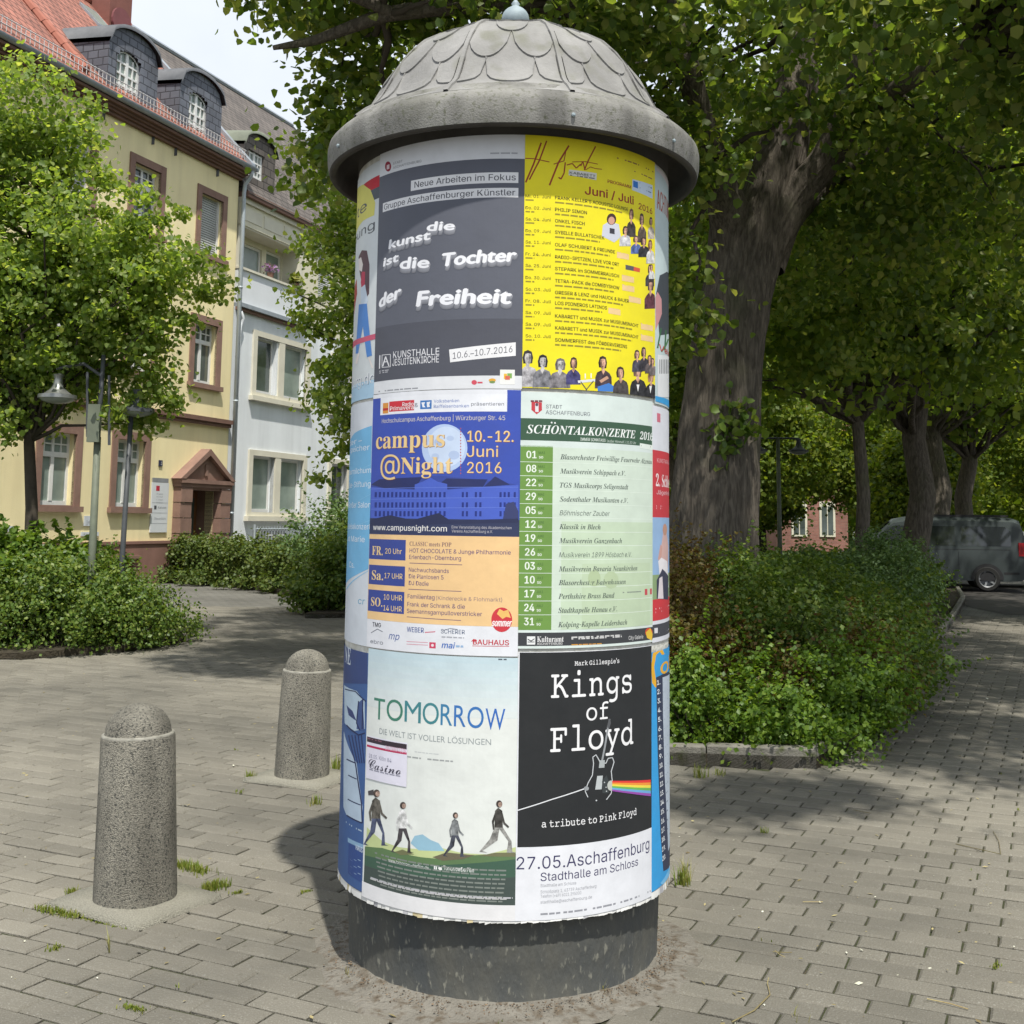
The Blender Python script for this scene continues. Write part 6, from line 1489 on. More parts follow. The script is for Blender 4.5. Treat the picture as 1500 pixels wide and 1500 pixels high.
M_lf_young = leaf_mat('young_lime_leaves', [(0.085, 0.14, 0.028), (0.13, 0.20, 0.042), (0.18, 0.25, 0.06), (0.26, 0.30, 0.11)], .52, .5, 2.0)
M_lf_old = leaf_mat('old_lime_leaves', [(0.05, 0.09, 0.018), (0.08, 0.13, 0.024), (0.12, 0.17, 0.035), (0.19, 0.215, 0.075)], .50, .5, 2.0)
M_lf_dark = leaf_mat('shade_tree_leaves', [(0.065, 0.115, 0.024), (0.11, 0.17, 0.032), (0.175, 0.225, 0.045)], .52, .55, 2.1)
M_lf_far = leaf_mat('distant_leaves', [(0.07, 0.12, 0.014), (0.12, 0.175, 0.02), (0.18, 0.21, 0.03)], .45, .6, 1.8)
M_lf_hedge = leaf_mat('hedge_leaves', [(0.05, 0.085, 0.018), (0.085, 0.13, 0.025), (0.13, 0.16, 0.04)], .3, .5, 1.4)
M_lf_shrub = leaf_mat('shrub_leaves', [(0.045, 0.09, 0.015), (0.08, 0.14, 0.022), (0.12, 0.185, 0.034), (0.20, 0.25, 0.055)], .35, .45, 1.5)
M_lf_bright = leaf_mat('bright_shrub_leaves', [(0.06, 0.12, 0.015), (0.10, 0.18, 0.025), (0.17, 0.25, 0.035)], .4, .45, 1.6)
M_lf_bronze = leaf_mat('bronze_leaves', [(0.09, 0.045, 0.018), (0.12, 0.075, 0.02), (0.10, 0.095, 0.02), (0.15, 0.13, 0.03)], .35, .5, 1.3)
M_lf_blue = leaf_mat('grey_green_leaves', [(0.06, 0.115, 0.035), (0.10, 0.175, 0.055), (0.17, 0.25, 0.10)], .3, .5, 1.3)

def limb_path(a, b_, n=6, sag=0.1, wob=.06, rg=random):
    a, b_ = Vector(a), Vector(b_); L_ = (b_-a).length; P = []
    for i in range(n+1):
        t = i/n; p = a.lerp(b_, t)+Vector((0, 0, sag*L_*math.sin(math.pi*t)*(.6)))
        if 0 < i < n: p += Vector((rg.uniform(-1, 1), rg.uniform(-1, 1), rg.uniform(-1, 1)))*wob*L_*.5
        P.append(p)
    return P
def tree(name, label, base, top, r0, r1, ells, ncl, nlf, rc, lsize, lm, cat='tree', group=None, tpl=T_DIAMOND, nlimb=26, trunk_extra=None, droop=.45, bias=.42, seed=1, crown_from=.45, bark=None, limb_r=.03):
    rg = np.random.default_rng(seed); rr = random.Random(seed)
    t = thing(name, tuple(base), label, cat, group)
    path = limb_path(base, top, 8, 0, .03, rr); n = len(path)
    rad = [r0*(1-i/(n-1))+r1*i/(n-1) for i in range(n)]; rad[0] *= 1.25
    mb = MB(); mb.tube(path, rad, 14)
    tr = mb.build('trunk', bark or M_twig, t, True)
    pts, out, P = clumps(ells, ncl, nlf, rc, bias=bias, rg=rg)
    v, f = leaves(pts, lsize, out, droop=droop, tpl=tpl, rg=rg)
    add('crown', v, f, lm, t)
    mb = MB(); a0 = int(n*crown_from)
    for i in rr.sample(range(len(P)), min(nlimb, len(P))):
        q = Vector(P[i]); k_ = rr.randrange(a0, n); s = path[k_]
        if q.z < s.z-.3: s = path[a0]
        L_ = (q-s).length; mb.tube(limb_path(s, q, 5, .12, .10, rr), [limb_r*(1-j/6)+.004 for j in range(6)], 6)
    mb.build('branches', bark or M_twig, tr, True)['kind'] = 'stuff'
    return t

# --- young lime at the left edge
gA = G(40, 905)
YA = 13.4
def E(x, y, Y, rx, ry, rz, w=None):
    c = D(x, y, Y); return (tuple(c), (rx, ry, rz), w if w else rx*ry*rz)
elA = [E(55, 175, YA, .85, .9, .72), E(95, 245, YA-.2, .60, .7, .5), E(-40, 250, YA, 1.1, 1.1, 1.0), E(140, 340, YA-.2, 1.0, 1.1, .70), E(200, 420, YA-.1, .95, 1.0, .8), E(70, 430, YA, 1.35, 1.3, 1.2), E(-90, 460, YA, 1.5, 1.3, 1.5),
       E(165, 520, YA-.1, .95, .9, .62), E(40, 570, YA, 1.1, 1.0, .7), E(275, 415, YA-.3, .36, .4, .26), E(270, 470, YA-.3, .28, .3, .22), E(190, 590, YA-.2, .55, .5, .38), E(232, 285, YA-.2, .46, .4, .40), E(20, 640, YA, .6, .6, .26), E(165, 625, YA-.1, .3, .3, .26)]
bA = Vector((D(47, 850, YA).x, YA, 0)); tA = D(62, 190, YA)
tree('lime_tree', 'young lime tree with bright green crown in front of the yellow house', bA, tA, .085, .02, elA, 760, 82, .23, .062, M_lf_young, group=None, tpl=T_LEAF, nlimb=60, seed=11, droop=.7, crown_from=.35, bias=.45, limb_r=.022)
# small sprout at the foot of its trunk
# --- street tree behind the column
YC = 14.6
elC = [E(560, 250, YC, 1.3, 1.4, 1.2), E(600, 420, YC, 1.5, 1.5, 1.4), E(500, 470, YC-.3, .62, .7, .85), E(520, 600, YC-.2, .55, .7, .8), E(640, 560, YC, 1.5, 1.4, 1.1), E(490, 390, YC-.2, .45, .5, .5), E(720, 380, YC, 1.5, 1.4, 1.6), E(500, 680, YC, .35, .4, .35), E(490, 560, YC, .42, .4, .5), E(462, 420, YC, .22, .3, .22)]
tree('lime_tree', 'street tree behind the advertising column, its light green foliage showing left of the column', (D(640, 800, YC).x, YC, 0), D(650, 300, YC), .12, .03, elC, 560, 80, .24, .064, M_lf_young, tpl=T_LEAF, nlimb=40, seed=12, droop=.7, limb_r=.025)

# --- the big old lime on the right
YB = 11.5
big = thing('old_lime_tree', (2.05, YB, 0), 'massive old lime tree with furrowed grey trunk just right of the column', 'tree')
def px(x, y, Y): return D(x, y, Y)
tpath = [Vector((2.03, YB, 0)), Vector((2.0, YB, .4)), px(1045, 790, YB), px(1052, 640, YB), px(1062, 520, YB), px(1078, 430, YB), px(1098, 360, YB), px(1126, 290, YB), px(1148, 210, YB), px(1168, 120, YB), px(1178, 20, YB+.2), px(1190, -160, YB+.4)]
trad = [.53, .47, .435, .40, .365, .35, .33, .285, .245, .215, .185, .12]
NS = 120
V = []; F = []
def furrow(i, t, z, ph=0):
    w = 2.6*math.sin(z*1.7+ph)+1.7*math.sin(t*5+z*2.1)+.9*math.sin(z*4.3+t*9)
    return 1+.034*(.55-abs(math.sin(10.5*t+w*.6)))+.022*(.5-abs(math.sin(19*t-w*.8+1.3)))+.008*math.sin(61*t+3*math.sin(z*5))+.04*math.sin(3*t+1.1+z*.7)+.02*math.sin(5*t+z*1.9)
def rough_tube(path, rad, ns, mpath=3, parent=None, name='trunk', ph=0):
    P = []; Rr = []
    m = 18
    for i in range(len(path)-1):
        for j in range(m):
            t = j/m; P.append(path[i].lerp(path[i+1], t)); Rr.append(rad[i]*(1-t)+rad[i+1]*t)
    P.append(path[-1]); Rr.append(rad[-1])
    # smooth
    for _ in range(10):
        P = [P[0]]+[(P[i-1]+P[i]*2+P[i+1])/4 for i in range(1, len(P)-1)]+[P[-1]]; Rr = [Rr[0]]+[(Rr[i-1]+Rr[i]*2+Rr[i+1])/4 for i in range(1, len(Rr)-1)]+[Rr[-1]]
    V = []; up = Vector((0, 1, 0))
    for i, p in enumerate(P):
        d = (P[min(i+1, len(P)-1)]-P[max(i-1, 0)]).normalized(); a = d.cross(up).normalized(); c = a.cross(d).normalized()
        for j in range(ns):
            t = 2*math.pi*j/ns; r_ = Rr[i]*furrow(i, t, p.z, ph); V.append(p+a*(math.cos(t)*r_)+c*(math.sin(t)*r_))
    n = len(P); F = np.array([[i*ns+j, i*ns+(j+1) % ns, (i+1)*ns+(j+1) % ns, (i+1)*ns+j] for i in range(n-1) for j in range(ns)])
    return add(name, V, F, M_bark, parent, True)
trunk = rough_tube(tpath, trad, 260, parent=big)
def limb(path, rad, name='limb', ns=110, ph=1): return rough_tube([Vector(p) for p in path], rad, ns, parent=trunk, name=name, ph=ph)
limb([px(1090, 440, YB), px(1112, 370, YB), px(1160, 290, YB-.1), px(1205, 240, YB-.2), px(1235, 185, YB-.4), px(1262, 90, YB-.7), px(1290, -60, YB-1)], [.22, .24, .18, .16, .15, .13, .07], ph=2)
limb([px(1120, 390, YB+.05), px(1150, 320, YB+.1), px(1210, 262, YB+.4), px(1262, 232, YB+.6), px(1340, 222, YB+.8), px(1420, 215, YB+1.2), px(1500, 160, YB+1.6)], [.2, .16, .12, .11, .09, .07, .04], ph=3)
limb([px(1072, 470, YB), px(1074, 390, YB), px(1072, 330, YB-.1), px(1058, 280, YB-.3), px(1040, 240, YB-.6)], [.26, .28, .23, .17, .10], ph=4)
limb([px(1062, 290, YB-.3), px(1030, 190, YB-.5), px(1005, 90, YB-.9), px(960, -40, YB-1.4), px(900, -160, YB-1.8)], [.15, .13, .11, .09, .06], ph=5)
limb([px(1005, 90, YB-.9), px(900, 20, YB-1.6), px(760, -2, YB-2.0), px(640, 10, YB-2.2), px(560, 22, YB-2.2), px(460, 60, YB-2.2), px(400, 70, YB-2.2)], [.10, .10, .085, .075, .06, .04, .02], ph=6)
limb([px(580, 22, YB-2.2), px(520, -5, YB-2.4), px(440, -30, YB-2.5)], [.055, .045, .02], ph=7, ns=24)
limb([px(1240, 180, YB-.4), px(1330, 120, YB-1.5), px(1430, 60, YB-2.6), px(1520, 20, YB-3.2)], [.10, .08, .06, .03], ph=8, ns=24)
cB = Vector((2.3, YB-.2, 7.9))
elB = [((2.4, 12.0, 9.3), (5.6, 5.4, 4.2), 52), ((3.9, 7.2, 5.6), (3.0, 2.2, 1.05), 9), ((5.8, 10.4, 5.3), (2.6, 2.8, 1.3), 9), ((4.4, 5.1, 5.8), (2.3, 1.3, .5), 4.2), ((2.2, 3.45, 6.1), (.75, .4, .3), 1.1), ((-1.35, 9.3, 6.4), (1.5, 1.5, .8), 4.6), ((0.5, 9.2, 5.9), (1.4, 1.4, .7), 3.2),
       ((-1.50, 10.6, 5.35), (.5, .55, .75), 1.3), ((-1.75, 10.4, 4.6), (.3, .42, .36), .45), ((1.25, 10.6, 4.9), (.42, .5, .75), 1.1), ((1.5, 10.4, 3.5), (.22, .35, .5), .25), ((5.6, 8.4, 4.75), (1.5, 1.2, .55), 2.4),
       ((4.6, 14.4, 5.0), (2.6, 1.4, 1.6), 4), ((.4, 13.8, 5.2), (1.6, 1.4, 1.6), 3), ((3.9, 11.9, 4.7), (1.0, .7, .7), 1.2), ((2.55, 10.3, 5.5), (.6, .4, .4), .55), ((3.4, 10.3, 5.2), (.5, .4, .35), .45), ((1.75, 10.4, 4.75), (.35, .35, .35), .4)]
pts, out, P = clumps(elB, 2650, 50, .34, bias=.33, rg=np.random.default_rng(21))
# keep the sky window over the houses open
def keep(pts, out, boxes):
    q = pts-np.array([0, 0, CAMH]); fw = q[:, 1]*cp_+q[:, 2]*sp_; upv = -q[:, 1]*sp_+q[:, 2]*cp_
    X = 750+FPX*q[:, 0]/fw; Y = CYP-FPX*upv/fw
    ok = np.ones(len(pts), bool)
    for (x0, x1, y0, y1) in boxes: ok &= ~((X > x0) & (X < x1) & (Y > y0) & (Y < y1))
    return pts[ok], out[ok]
rgb = np.random.default_rng(22)
v, f = leaves(pts, .086, out, up=.7, droop=.6, tpl=T_LEAF, rg=rgb)
add('crown', v, f, M_lf_old, big)
mb = MB(); rr = random.Random(5)
anch = [px(1178, 20, YB+.2), px(1262, 90, YB-.7), px(1340, 222, YB+.8), px(1005, 90, YB-.9), px(760, -2, YB-2), px(560, 22, YB-2.2), px(1430, 60, YB-2.6), px(1190, -160, YB+.4), px(1040, 240, YB-.6)]
for i in rr.sample(range(len(P)), 170):
    q = Vector(P[i]); s = min(anch, key=lambda a: (a-q).length); mb.tube(limb_path(s, q, 5, .08, .10, rr), [.035, .03, .022, .016, .011, .005], 6)
mb.build('branches', M_twig, trunk, True)['kind'] = 'stuff'
# epicormic tuft on the trunk
pts = np.array(px(1072, 628, YB-.42))+np.random.default_rng(4).normal(size=(150, 3))*np.array([.13, .07, .15]); v, f = leaves(pts, .09, None, droop=.8, tpl=T_LEAF); add('trunk_shoot', v, f, M_lf_shrub, trunk)['kind'] = 'stuff'

# --- row of park trees behind
PT = [(5.38, 18.0, .12, 3.1, 2.9, 6.4, 'thin straight park tree standing among the shrubs in front of the grey van', 520), (7.35, 21.0, .27, 3.4, 3.3, 7.0, 'dark thick tree trunk just left of the grey van', 520),
      (10.6, 29.2, .42, 4.2, 3.6, 7.6, 'broad dark trunk rising behind the roof of the grey van', 470), (12.9, 33.0, .28, 4.0, 3.4, 7.2, 'slimmer dark trunk right behind the grey van', 520),
      (1.5, 22.0, .22, 3.4, 3.4, 6.4, 'shaded park tree behind the advertising column', 460), (14.5, 24.0, .3, 4.4, 4.0, 6.6, 'leafy park tree at the right edge behind the parked cars', 420), (4.4, 31.0, .25, 3.8, 3.6, 6.8, 'park tree in deep shade beyond the old lime trunk', 420),
      (9.6, 17.0, .25, 2.6, 2.6, 7.6, 'park tree right of the path, its crown closing the upper right', 300)]
for i, (x, y, r_, cr_a, cr_b, zc, lab, ncl) in enumerate(PT):
    tpx = [((x, y, zc), (cr_a, cr_a, cr_b), 10), ((x-1.0, y-1.0, zc-2.2), (1.6, 1.6, 1.1), 1.3), ((x+1.4, y-.6, zc-2.0), (1.5, 1.5, 1.0), 1.2)]
    tree('park_tree', lab, (x, y, 0), (x+.2, y+.1, zc+1.4), r_, r_*.4, tpx, ncl, 40, .5, .15 if y < 30 else .19, M_lf_far if i in (5, 7) else M_lf_dark, group='park trees in a loose row behind the planting bed', nlimb=34, seed=30+i, droop=.5, bias=.36, bark=M_bark, limb_r=.06, crown_from=.4)
# --- far trees in sunlight beyond the road
FT = [(9.0, 44, 3.4, 'sunlit yellow green tree beyond the road left of the brick building'), (15.5, 47, 4.0, 'sunlit bushy tree beyond the road in front of the brick building'), (22.5, 45, 4.6, 'sunlit tree beyond the road right of the van'), (3.5, 48, 4.2, 'bright tree beyond the road behind the old lime'),
      (30, 52, 5.4, 'large bright tree far right beyond the road'), (-2.0, 46, 4.2, 'far tree beyond the road hidden behind the column'), (26, 68, 6.0, 'tall far tree beyond the brick building'), (12, 74, 6.0, 'tall far tree rising behind the brick building'), (13.2, 37.5, 1.5, 'small round sunlit tree left of the van roof beyond the parking strip'), (10.8, 50, 1.9, 'low bushy tree beside the left end of the brick building'), (17.5, 52, 2.3, 'low bushy tree hiding the right end of the brick building')]
for i, (x, y, r_, lab) in enumerate(FT):
    zc = r_*1.25+.9
    tree('roadside_tree', lab, (x, y, 0), (x, y, zc+r_*.4), .2, .08, [((x, y, zc), (r_, r_, r_*1.05), 10), ((x-r_*.5, y-1, zc-r_*.6), (r_*.6, r_*.6, r_*.4), 1.5)], 620, 56, .6, .17, M_lf_far, group='sunlit trees beyond the road', nlimb=12, seed=60+i, bias=.34, limb_r=.06)
# --- wood closing the horizon
pts = []
rw = np.random.default_rng(77)
for i in range(5200):
    a = rw.uniform(-.62, .95); d = rw.uniform(84, 120); h = 13+4*math.sin(a*9)+3*math.sin(a*23+1)
    c = np.array([math.sin(a)*d, math.cos(a)*d, rw.uniform(0, 1)**.8*h]); pts.append(c+rw.normal(size=(16, 3))*np.array([1.4, 1.4, .8]))
pts = np.concatenate(pts); v, f = leaves(pts, .9, None, rg=rw)
tag(add('distant_wood', v, f, M_lf_far), 'distant belt of trees closing the horizon behind everything', 'wood', kind='stuff')

# --- shrubs, hedge
def shrub(name, label, base, ells, n_cl, n_lf, rc, ls, m, seed, cat='shrub', group=None, tpl=T_DIAMOND, nst=40, zmin=.02, up=.6, droop=.1, bias=.3, core=True, spikes=0):
    t = thing(name, tuple(base), label, cat, group); rg = np.random.default_rng(seed); rr = random.Random(seed)
    pts, out, P = clumps(ells, n_cl, n_lf, rc, flat=.8, bias=bias, rg=rg, zmin=zmin)
    if spikes:
        ii = rg.choice(len(P), spikes); S = []; O = []
        for i in ii:
            if P[i][2] < .25: continue
            c = np.array(min(ells, key=lambda e: np.linalg.norm(np.array(e[0])-P[i]))[0]); d = P[i]-c; d[2] = abs(d[2])+.12; d /= np.linalg.norm(d); ln = rg.uniform(.12, .50); k_ = int(ln/.022)
            for q in range(k_): S.append(P[i]+d*ln*q/k_+rg.normal(size=3)*.012+np.array([0, 0, -.05*(q/k_)**2])); O.append(d)
        if S: pts = np.concatenate([pts, np.array(S)]); out = np.concatenate([out, np.array(O)])
    v, f = leaves(pts, ls, out, up=up, droop=droop, tpl=tpl, rg=rg); add('foliage', v, f, m, t)
    mb = MB()
    for i in rr.sample(range(len(P)), min(nst, len(P))):
        q = Vector(P[i]); 
        if q.z < .1: continue
        e = min(ells, key=lambda e_: (Vector(e_[0])-q).length); s = Vector((e[0][0]*.6+q.x*.4+rr.uniform(-.1, .1), e[0][1]*.6+q.y*.4+rr.uniform(-.1, .1), .05)); mb.tube(limb_path(s, q, 4, .1, .06, rr), [.008, .007, .006, .004, .002], 5)
    mb.build('stems', M_twig, t)['kind'] = 'stuff'
    return t
def P3(x, y, z): return (x, y, z)
GR_L, GR_R = 'shrubs of the left planting bed', 'shrubs of the right planting bed'
shrub('shrub', 'dense green shrub at the foot of the young lime trunk', (-5.0, 12.9, 0), [((-4.95, 12.7, .42), (1.0, .9, .60)), ((-5.2, 13.2, .70), (.8, .7, .5)), ((-5.7, 13.2, .45), (.8, .8, .55))], 560, 42, .16, .042, M_lf_shrub, 101, group=GR_L, spikes=90)
shrub('shrub', 'arching shrub spreading onto the paving right of the young lime', (-4.2, 13.2, 0), [((-4.25, 13.0, .33), (.60, .75, .42)), ((-4.55, 13.1, .55), (.5, .6, .42)), ((-3.9, 13.5, .2), (.4, .5, .22))], 360, 38, .15, .040, M_lf_shrub, 102, group=GR_L, spikes=110)
shrub('shrub', 'low leafy shrub in the bottom corner of the left bed at the picture edge', (-6.3, 12.5, 0), [((-6.1, 12.5, .4), (1.1, .7, .55)), ((-7.3, 12.6, .5), (1.2, .9, .62)), ((-8.6, 12.9, .5), (1.2, 1, .65))], 560, 36, .17, .044, M_lf_shrub, 103, group=GR_L, spikes=60)
shrub('shrub', 'loose tall shoots climbing round the young lime trunk', (-5.45, 13.1, 0), [((-5.55, 13.1, .85), (.32, .4, .42)), ((-5.0, 13.5, .85), (.35, .4, .3)), ((-5.75, 13.0, 1.15), (.13, .2, .36))], 120, 20, .15, .075, M_lf_bright, 104, group=GR_L, tpl=T_LEAF, spikes=60, nst=30)
hp = [Vector((-8.0, 26.3, 0)), Vector((-5.9, 24.5, 0)), Vector((-4.2, 22.6, 0)), Vector((-2.9, 21.2, 0))]
ells = []
for a, b_ in zip(hp, hp[1:]):
    for j in range(5):
        c = a.lerp(b_, j/5); ells.append(((c.x+.1, c.y+.2, .52), (.42, .42, .50)))
ells_l = [((a.x-.05, a.y-.35, .14), (.5, .35, .16)) for a in (hp[0].lerp(hp[1], .2), hp[0].lerp(hp[1], .7), hp[1].lerp(hp[2], .3), hp[1].lerp(hp[2], .8))]
shrub('hedge', 'long clipped green hedge in front of the two houses', hp[1], ells+ells_l, 1200, 26, .15, .07, M_lf_hedge, 110, cat='hedge', nst=60, bias=.22, spikes=60)
shrub('shrub', 'rounded loose shrub at the end of the hedge beside the column', (-2.6, 18.0, 0), [((-2.55, 18.1, .5), (.85, .8, .6)), ((-2.3, 18.4, .95), (.75, .7, .5)), ((-2.9, 17.8, .3), (.55, .55, .35)), ((-1.6, 18.6, .7), (.8, .8, .7))], 560, 28, .17, .062, M_lf_shrub, 111, spikes=120)
shrub('shrub', 'tall wispy shrub with grey green leaves behind the hedge beside the pale house', (-3.4, 21.0, 0), [((-3.2, 21.0, 1.1), (.9, .7, .75)), ((-2.6, 20.6, 1.0), (.8, .7, .8))], 260, 24, .2, .06, M_lf_blue, 112, spikes=140)
# right bed
shrub('barberry_shrub', 'bronze brown barberry directly right of the column', (1.35, 8.6, 0), [((1.25, 8.5, .58), (.40, .45, .55)), ((1.2, 9.2, .85), (.42, .45, .5)), ((1.1, 8.1, .5), (.32, .35, .36))], 400, 44, .12, .032, M_lf_bronze, 120, group=GR_R, spikes=150)
shrub('shrub', 'green spreading shrub hanging over the kerb at the front corner of the right bed', (1.9, 7.8, 0), [((1.85, 7.55, .30), (.50, .42, .36)), ((1.45, 7.28, .16), (.30, .20, .17)), ((1.15, 7.5, .50), (.26, .24, .26)), ((2.05, 7.25, .12), (.28, .2, .13)), ((.75, 7.3, .18), (.2, .16, .14)), ((1.25, 7.6, .28), (.5, .34, .28)), ((2.3, 7.95, .36), (.42, .45, .34)), ((.85, 7.65, .3), (.4, .35, .3)), ((.4, 7.9, .5), (.5, .5, .5))], 560, 48, .11, .032, M_lf_bright, 121, group=GR_R, spikes=240)
shrub('shrub', 'mid green shrub filling the middle of the right bed', (2.4, 9.0, 0), [((2.3, 8.9, .50), (.6, .6, .48)), ((2.95, 9.4, .38), (.5, .6, .38)), ((1.75, 8.6, .85), (.30, .32, .34)), ((1.9, 9.5, .75), (.5, .5, .52)), ((2.7, 10.0, .62), (.6, .6, .42)), ((2.35, 9.5, 1.0), (.28, .28, .3))], 680, 46, .13, .036, M_lf_shrub, 122, group=GR_R, spikes=260)
shrub('barberry_shrub', 'olive bronze shrub low on the path side of the right bed', (2.5, 8.5, 0), [((2.5, 8.35, .34), (.36, .36, .32)), ((1.75, 7.85, .42), (.26, .26, .24)), ((1.05, 7.75, .58), (.3, .26, .26)), ((2.75, 9.1, .62), (.26, .26, .22))], 190, 38, .10, .032, M_lf_bronze, 123, group=GR_R, spikes=90)
shrub('shrub', 'broad leaved green shrub farther back along the path in the right bed', (3.4, 11.2, 0), [((3.15, 10.8, .42), (.65, .7, .42)), ((3.6, 12.0, .42), (.75, .8, .42)), ((2.8, 11.6, .5), (.9, .8, .48)), ((3.3, 12.9, .5), (.9, .8, .42))], 640, 34, .16, .050, M_lf_shrub, 124, group=GR_R, spikes=160)
shrub('shrub', 'bright fine leaved grey green shrub beside the path in front of the van', (5.2, 15.2, 0), [((4.65, 14.9, .55), (.75, .75, .55)), ((5.2, 15.9, .75), (.6, .7, .62)), ((4.1, 14.3, .42), (.6, .7, .45)), ((5.3, 16.6, .8), (.6, .7, .6)), ((4.2, 15.6, .6), (.8, .8, .5))], 620, 40, .15, .042, M_lf_blue, 125, group=GR_R, spikes=260)
shrub('shrub', 'dark shrub in the shade between the bright shrub and the van', (7.2, 19.5, 0), [((6.1, 19.0, .45), (.8, 1, .5)), ((7.0, 21.0, .45), (.8, 1.0, .5)), ((5.0, 19.4, .5), (1.1, 1.0, .55))], 420, 28, .2, .07, M_lf_dark, 126, group=GR_R, spikes=80)
shrub('shrub', 'leafy undergrowth behind the old lime trunk', (3.0, 15.5, 0), [((2.8, 15.0, .4), (1.2, 1.0, .45)), ((1.2, 13.0, .45), (1.0, 1.1, .5)), ((.8, 10.6, .5), (.55, .6, .45)), ((4.0, 17.6, .4), (1.2, 1.0, .45)), ((2.6, 19.5, .45), (1.6, 1.0, .5)), ((.6, 15.5, .6), (.9, 1.2, .7))], 760, 26, .22, .075, M_lf_dark, 127, group=GR_R, spikes=100)
shrub('shrub', 'sunlit shrubs at the back of the bed near the road', (4.6, 25.0, 0), [((4.6, 25.0, .42), (1.4, 1, .45)), ((2.4, 24.6, .42), (1.4, 1, .45)), ((6.6, 25.4, .3), (1.0, .8, .3))], 380, 26, .22, .08, M_lf_bright, 128, group=GR_R, spikes=80)
# maple sapling with large pale leaves
sapl = thing('maple_sapling', (3.05, 9.75, 0), 'small sapling with a few large pale green leaves poking over the path', 'sapling')
mb = MB(); c = [px(1345, 960, 9.4), px(1310, 948, 9.5), px(1368, 975, 9.3), px(1290, 940, 9.6), px(1328, 935, 9.5), px(1385, 962, 9.25), px(1345, 1000, 9.3), px(1270, 960, 9.6)]
for q in c: mb.tube(limb_path((2.95, 9.8, .3), q, 4, .2, .03), [.006, .005, .004, .003, .002], 5)
mb.build('stem', M_twig, sapl)
MAP = [(0, 0), (.30, .02), (.52, -.06), (.44, .20), (.62, .42), (.34, .46), (.30, .72), (.14, .62), (0, 1.0), (-.14, .62), (-.30, .72), (-.34, .46), (-.62, .42), (-.44, .20), (-.52, -.06), (-.30, .02)]
M_map = leaf_mat('maple_leaves', [(0.13, 0.22, 0.05), (0.20, 0.30, 0.07)], .4, .45, 1.4)
for i, q in enumerate(c):
    rr = random.Random(i); n_ = Vector((rr.uniform(-.4, .6), -.7+rr.uniform(-.3, .3), .8)).normalized(); t_ = Vector((rr.uniform(-.3, 1), rr.uniform(-.6, 0), -.5)); t_ = (t_-n_*t_.dot(n_)).normalized(); b_ = n_.cross(t_); s = rr.uniform(.085, .125)
    mb = MB(); pts = [q+(b_*x+t_*y)*s+n_*(-.10*s*abs(x)*2) for x, y in MAP]; cen = q+t_*.4*s; mb.put(pts+[cen], [(j, (j+1) % 16, 16) for j in range(16)]); mb.build('leaf', M_map, sapl)
# ================================================================= street lamps
M_pg = mat('lamp_post_green_grey', (0.15, 0.17, 0.125), (0.11, 0.125, 0.095), scale=6, rough=.6)
M_pd = mat('lamp_post_dark_grey', (0.075, 0.082, 0.09), (0.055, 0.06, 0.066), scale=6, rough=.5)
M_al = mat('lamp_aluminium', (0.30, 0.31, 0.30), (0.20, 0.21, 0.20), scale=9, rough=.35, metal=.6)
M_dif = mat('lamp_glass_bowl', (0.3, 0.32, 0.3), (0.22, 0.24, 0.23), scale=9, rough=.15)
def bell(parent, c, r, m, name='lamp_shade'):
    mb = MB(); pr = [(.03, r*1.35), (.06, r*1.30), (r*.20, r*1.1), (r*.26, r*.8), (r*.36, r*.55), (r*.60, r*.34), (r*.88, r*.16), (r, .04), (r*1.01, 0), (r*.97, 0)]
    mb.lathe(pr, c, 28); sh = autosmooth(mb.build(name, m, parent), 50)
    mb = MB(); mb.lathe([(r*.95, .005), (r*.8, -r*.13), (r*.5, -r*.24), (r*.2, -r*.28), (0, -r*.29)], c, 24); mb.build('glass_bowl', M_dif, sh, True)
    return sh
Y1 = 12.85
b1 = D(131, 860, Y1); t = thing('street_lamp', (b1.x, Y1, 0), 'green grey lamp post with silver bell shade on an arm in the left bed', 'street lamp')
xp = D(143, 640, Y1)
mb = MB(); mb.tube([(xp.x+.02, Y1, -.02), (xp.x+.01, Y1, 1.0), (xp.x, Y1, xp.z)], [.045, .042, .038], 12); mb.build('post', M_pg, t, True)
mb = MB(); mb.tube([(xp.x, Y1, xp.z), (xp.x+.02, Y1, D(143, 520, Y1).z)], [.03, .024], 10); mb.build('upper_post', M_pd, t, True)
bx = D(141, 622, Y1); mb = MB(); mb.box(bx.x-.065, bx.x+.07, Y1-.10, Y1-.04, bx.z-.20, bx.z+.22); mb.build('control_box', M_pg, t)
for x, ya, yb in ((128, 545, 640), (160, 550, 652)):
    mb = MB(); mb.tube([D(x, yb, Y1-.05), D(x, ya, Y1-.05)], .016, 8); mb.build('side_tube', M_pd, t)
a_ = D(84, 548, Y1-.1); mb = MB(); mb.tube([(xp.x, Y1, D(0, 548, Y1).z), (xp.x-.18, Y1-.05, D(0, 532, Y1).z), (a_.x, Y1-.1, D(0, 540, Y1).z), (a_.x, Y1-.1, a_.z+.05)], .018, 8); mb.build('arm', M_pd, t)
bell(t, tuple(D(84, 584, Y1-.1)), .205, M_al)
Y2 = 13.1
q = D(188, 640, Y2); g2 = G(177, 880); t = thing('street_lamp', (q.x, Y2, 0), 'slim dark lamp post with a flat bell shade just right of the green grey one', 'street lamp')
mb = MB(); mb.tube([(q.x, Y2, -.02), (q.x, Y2, .9), (q.x+.02, Y2, q.z+.3)], [.033, .03, .026], 10); mb.build('post', M_pd, t, True)
mb = MB(); mb.lathe([(.05, .08), (.05, .12), (.035, .14)], (q.x, Y2, 0), 12); mb.build('foot_collar', M_pd, t, True)
bell(t, tuple(D(200, 604, Y2)), .195, M_pd)
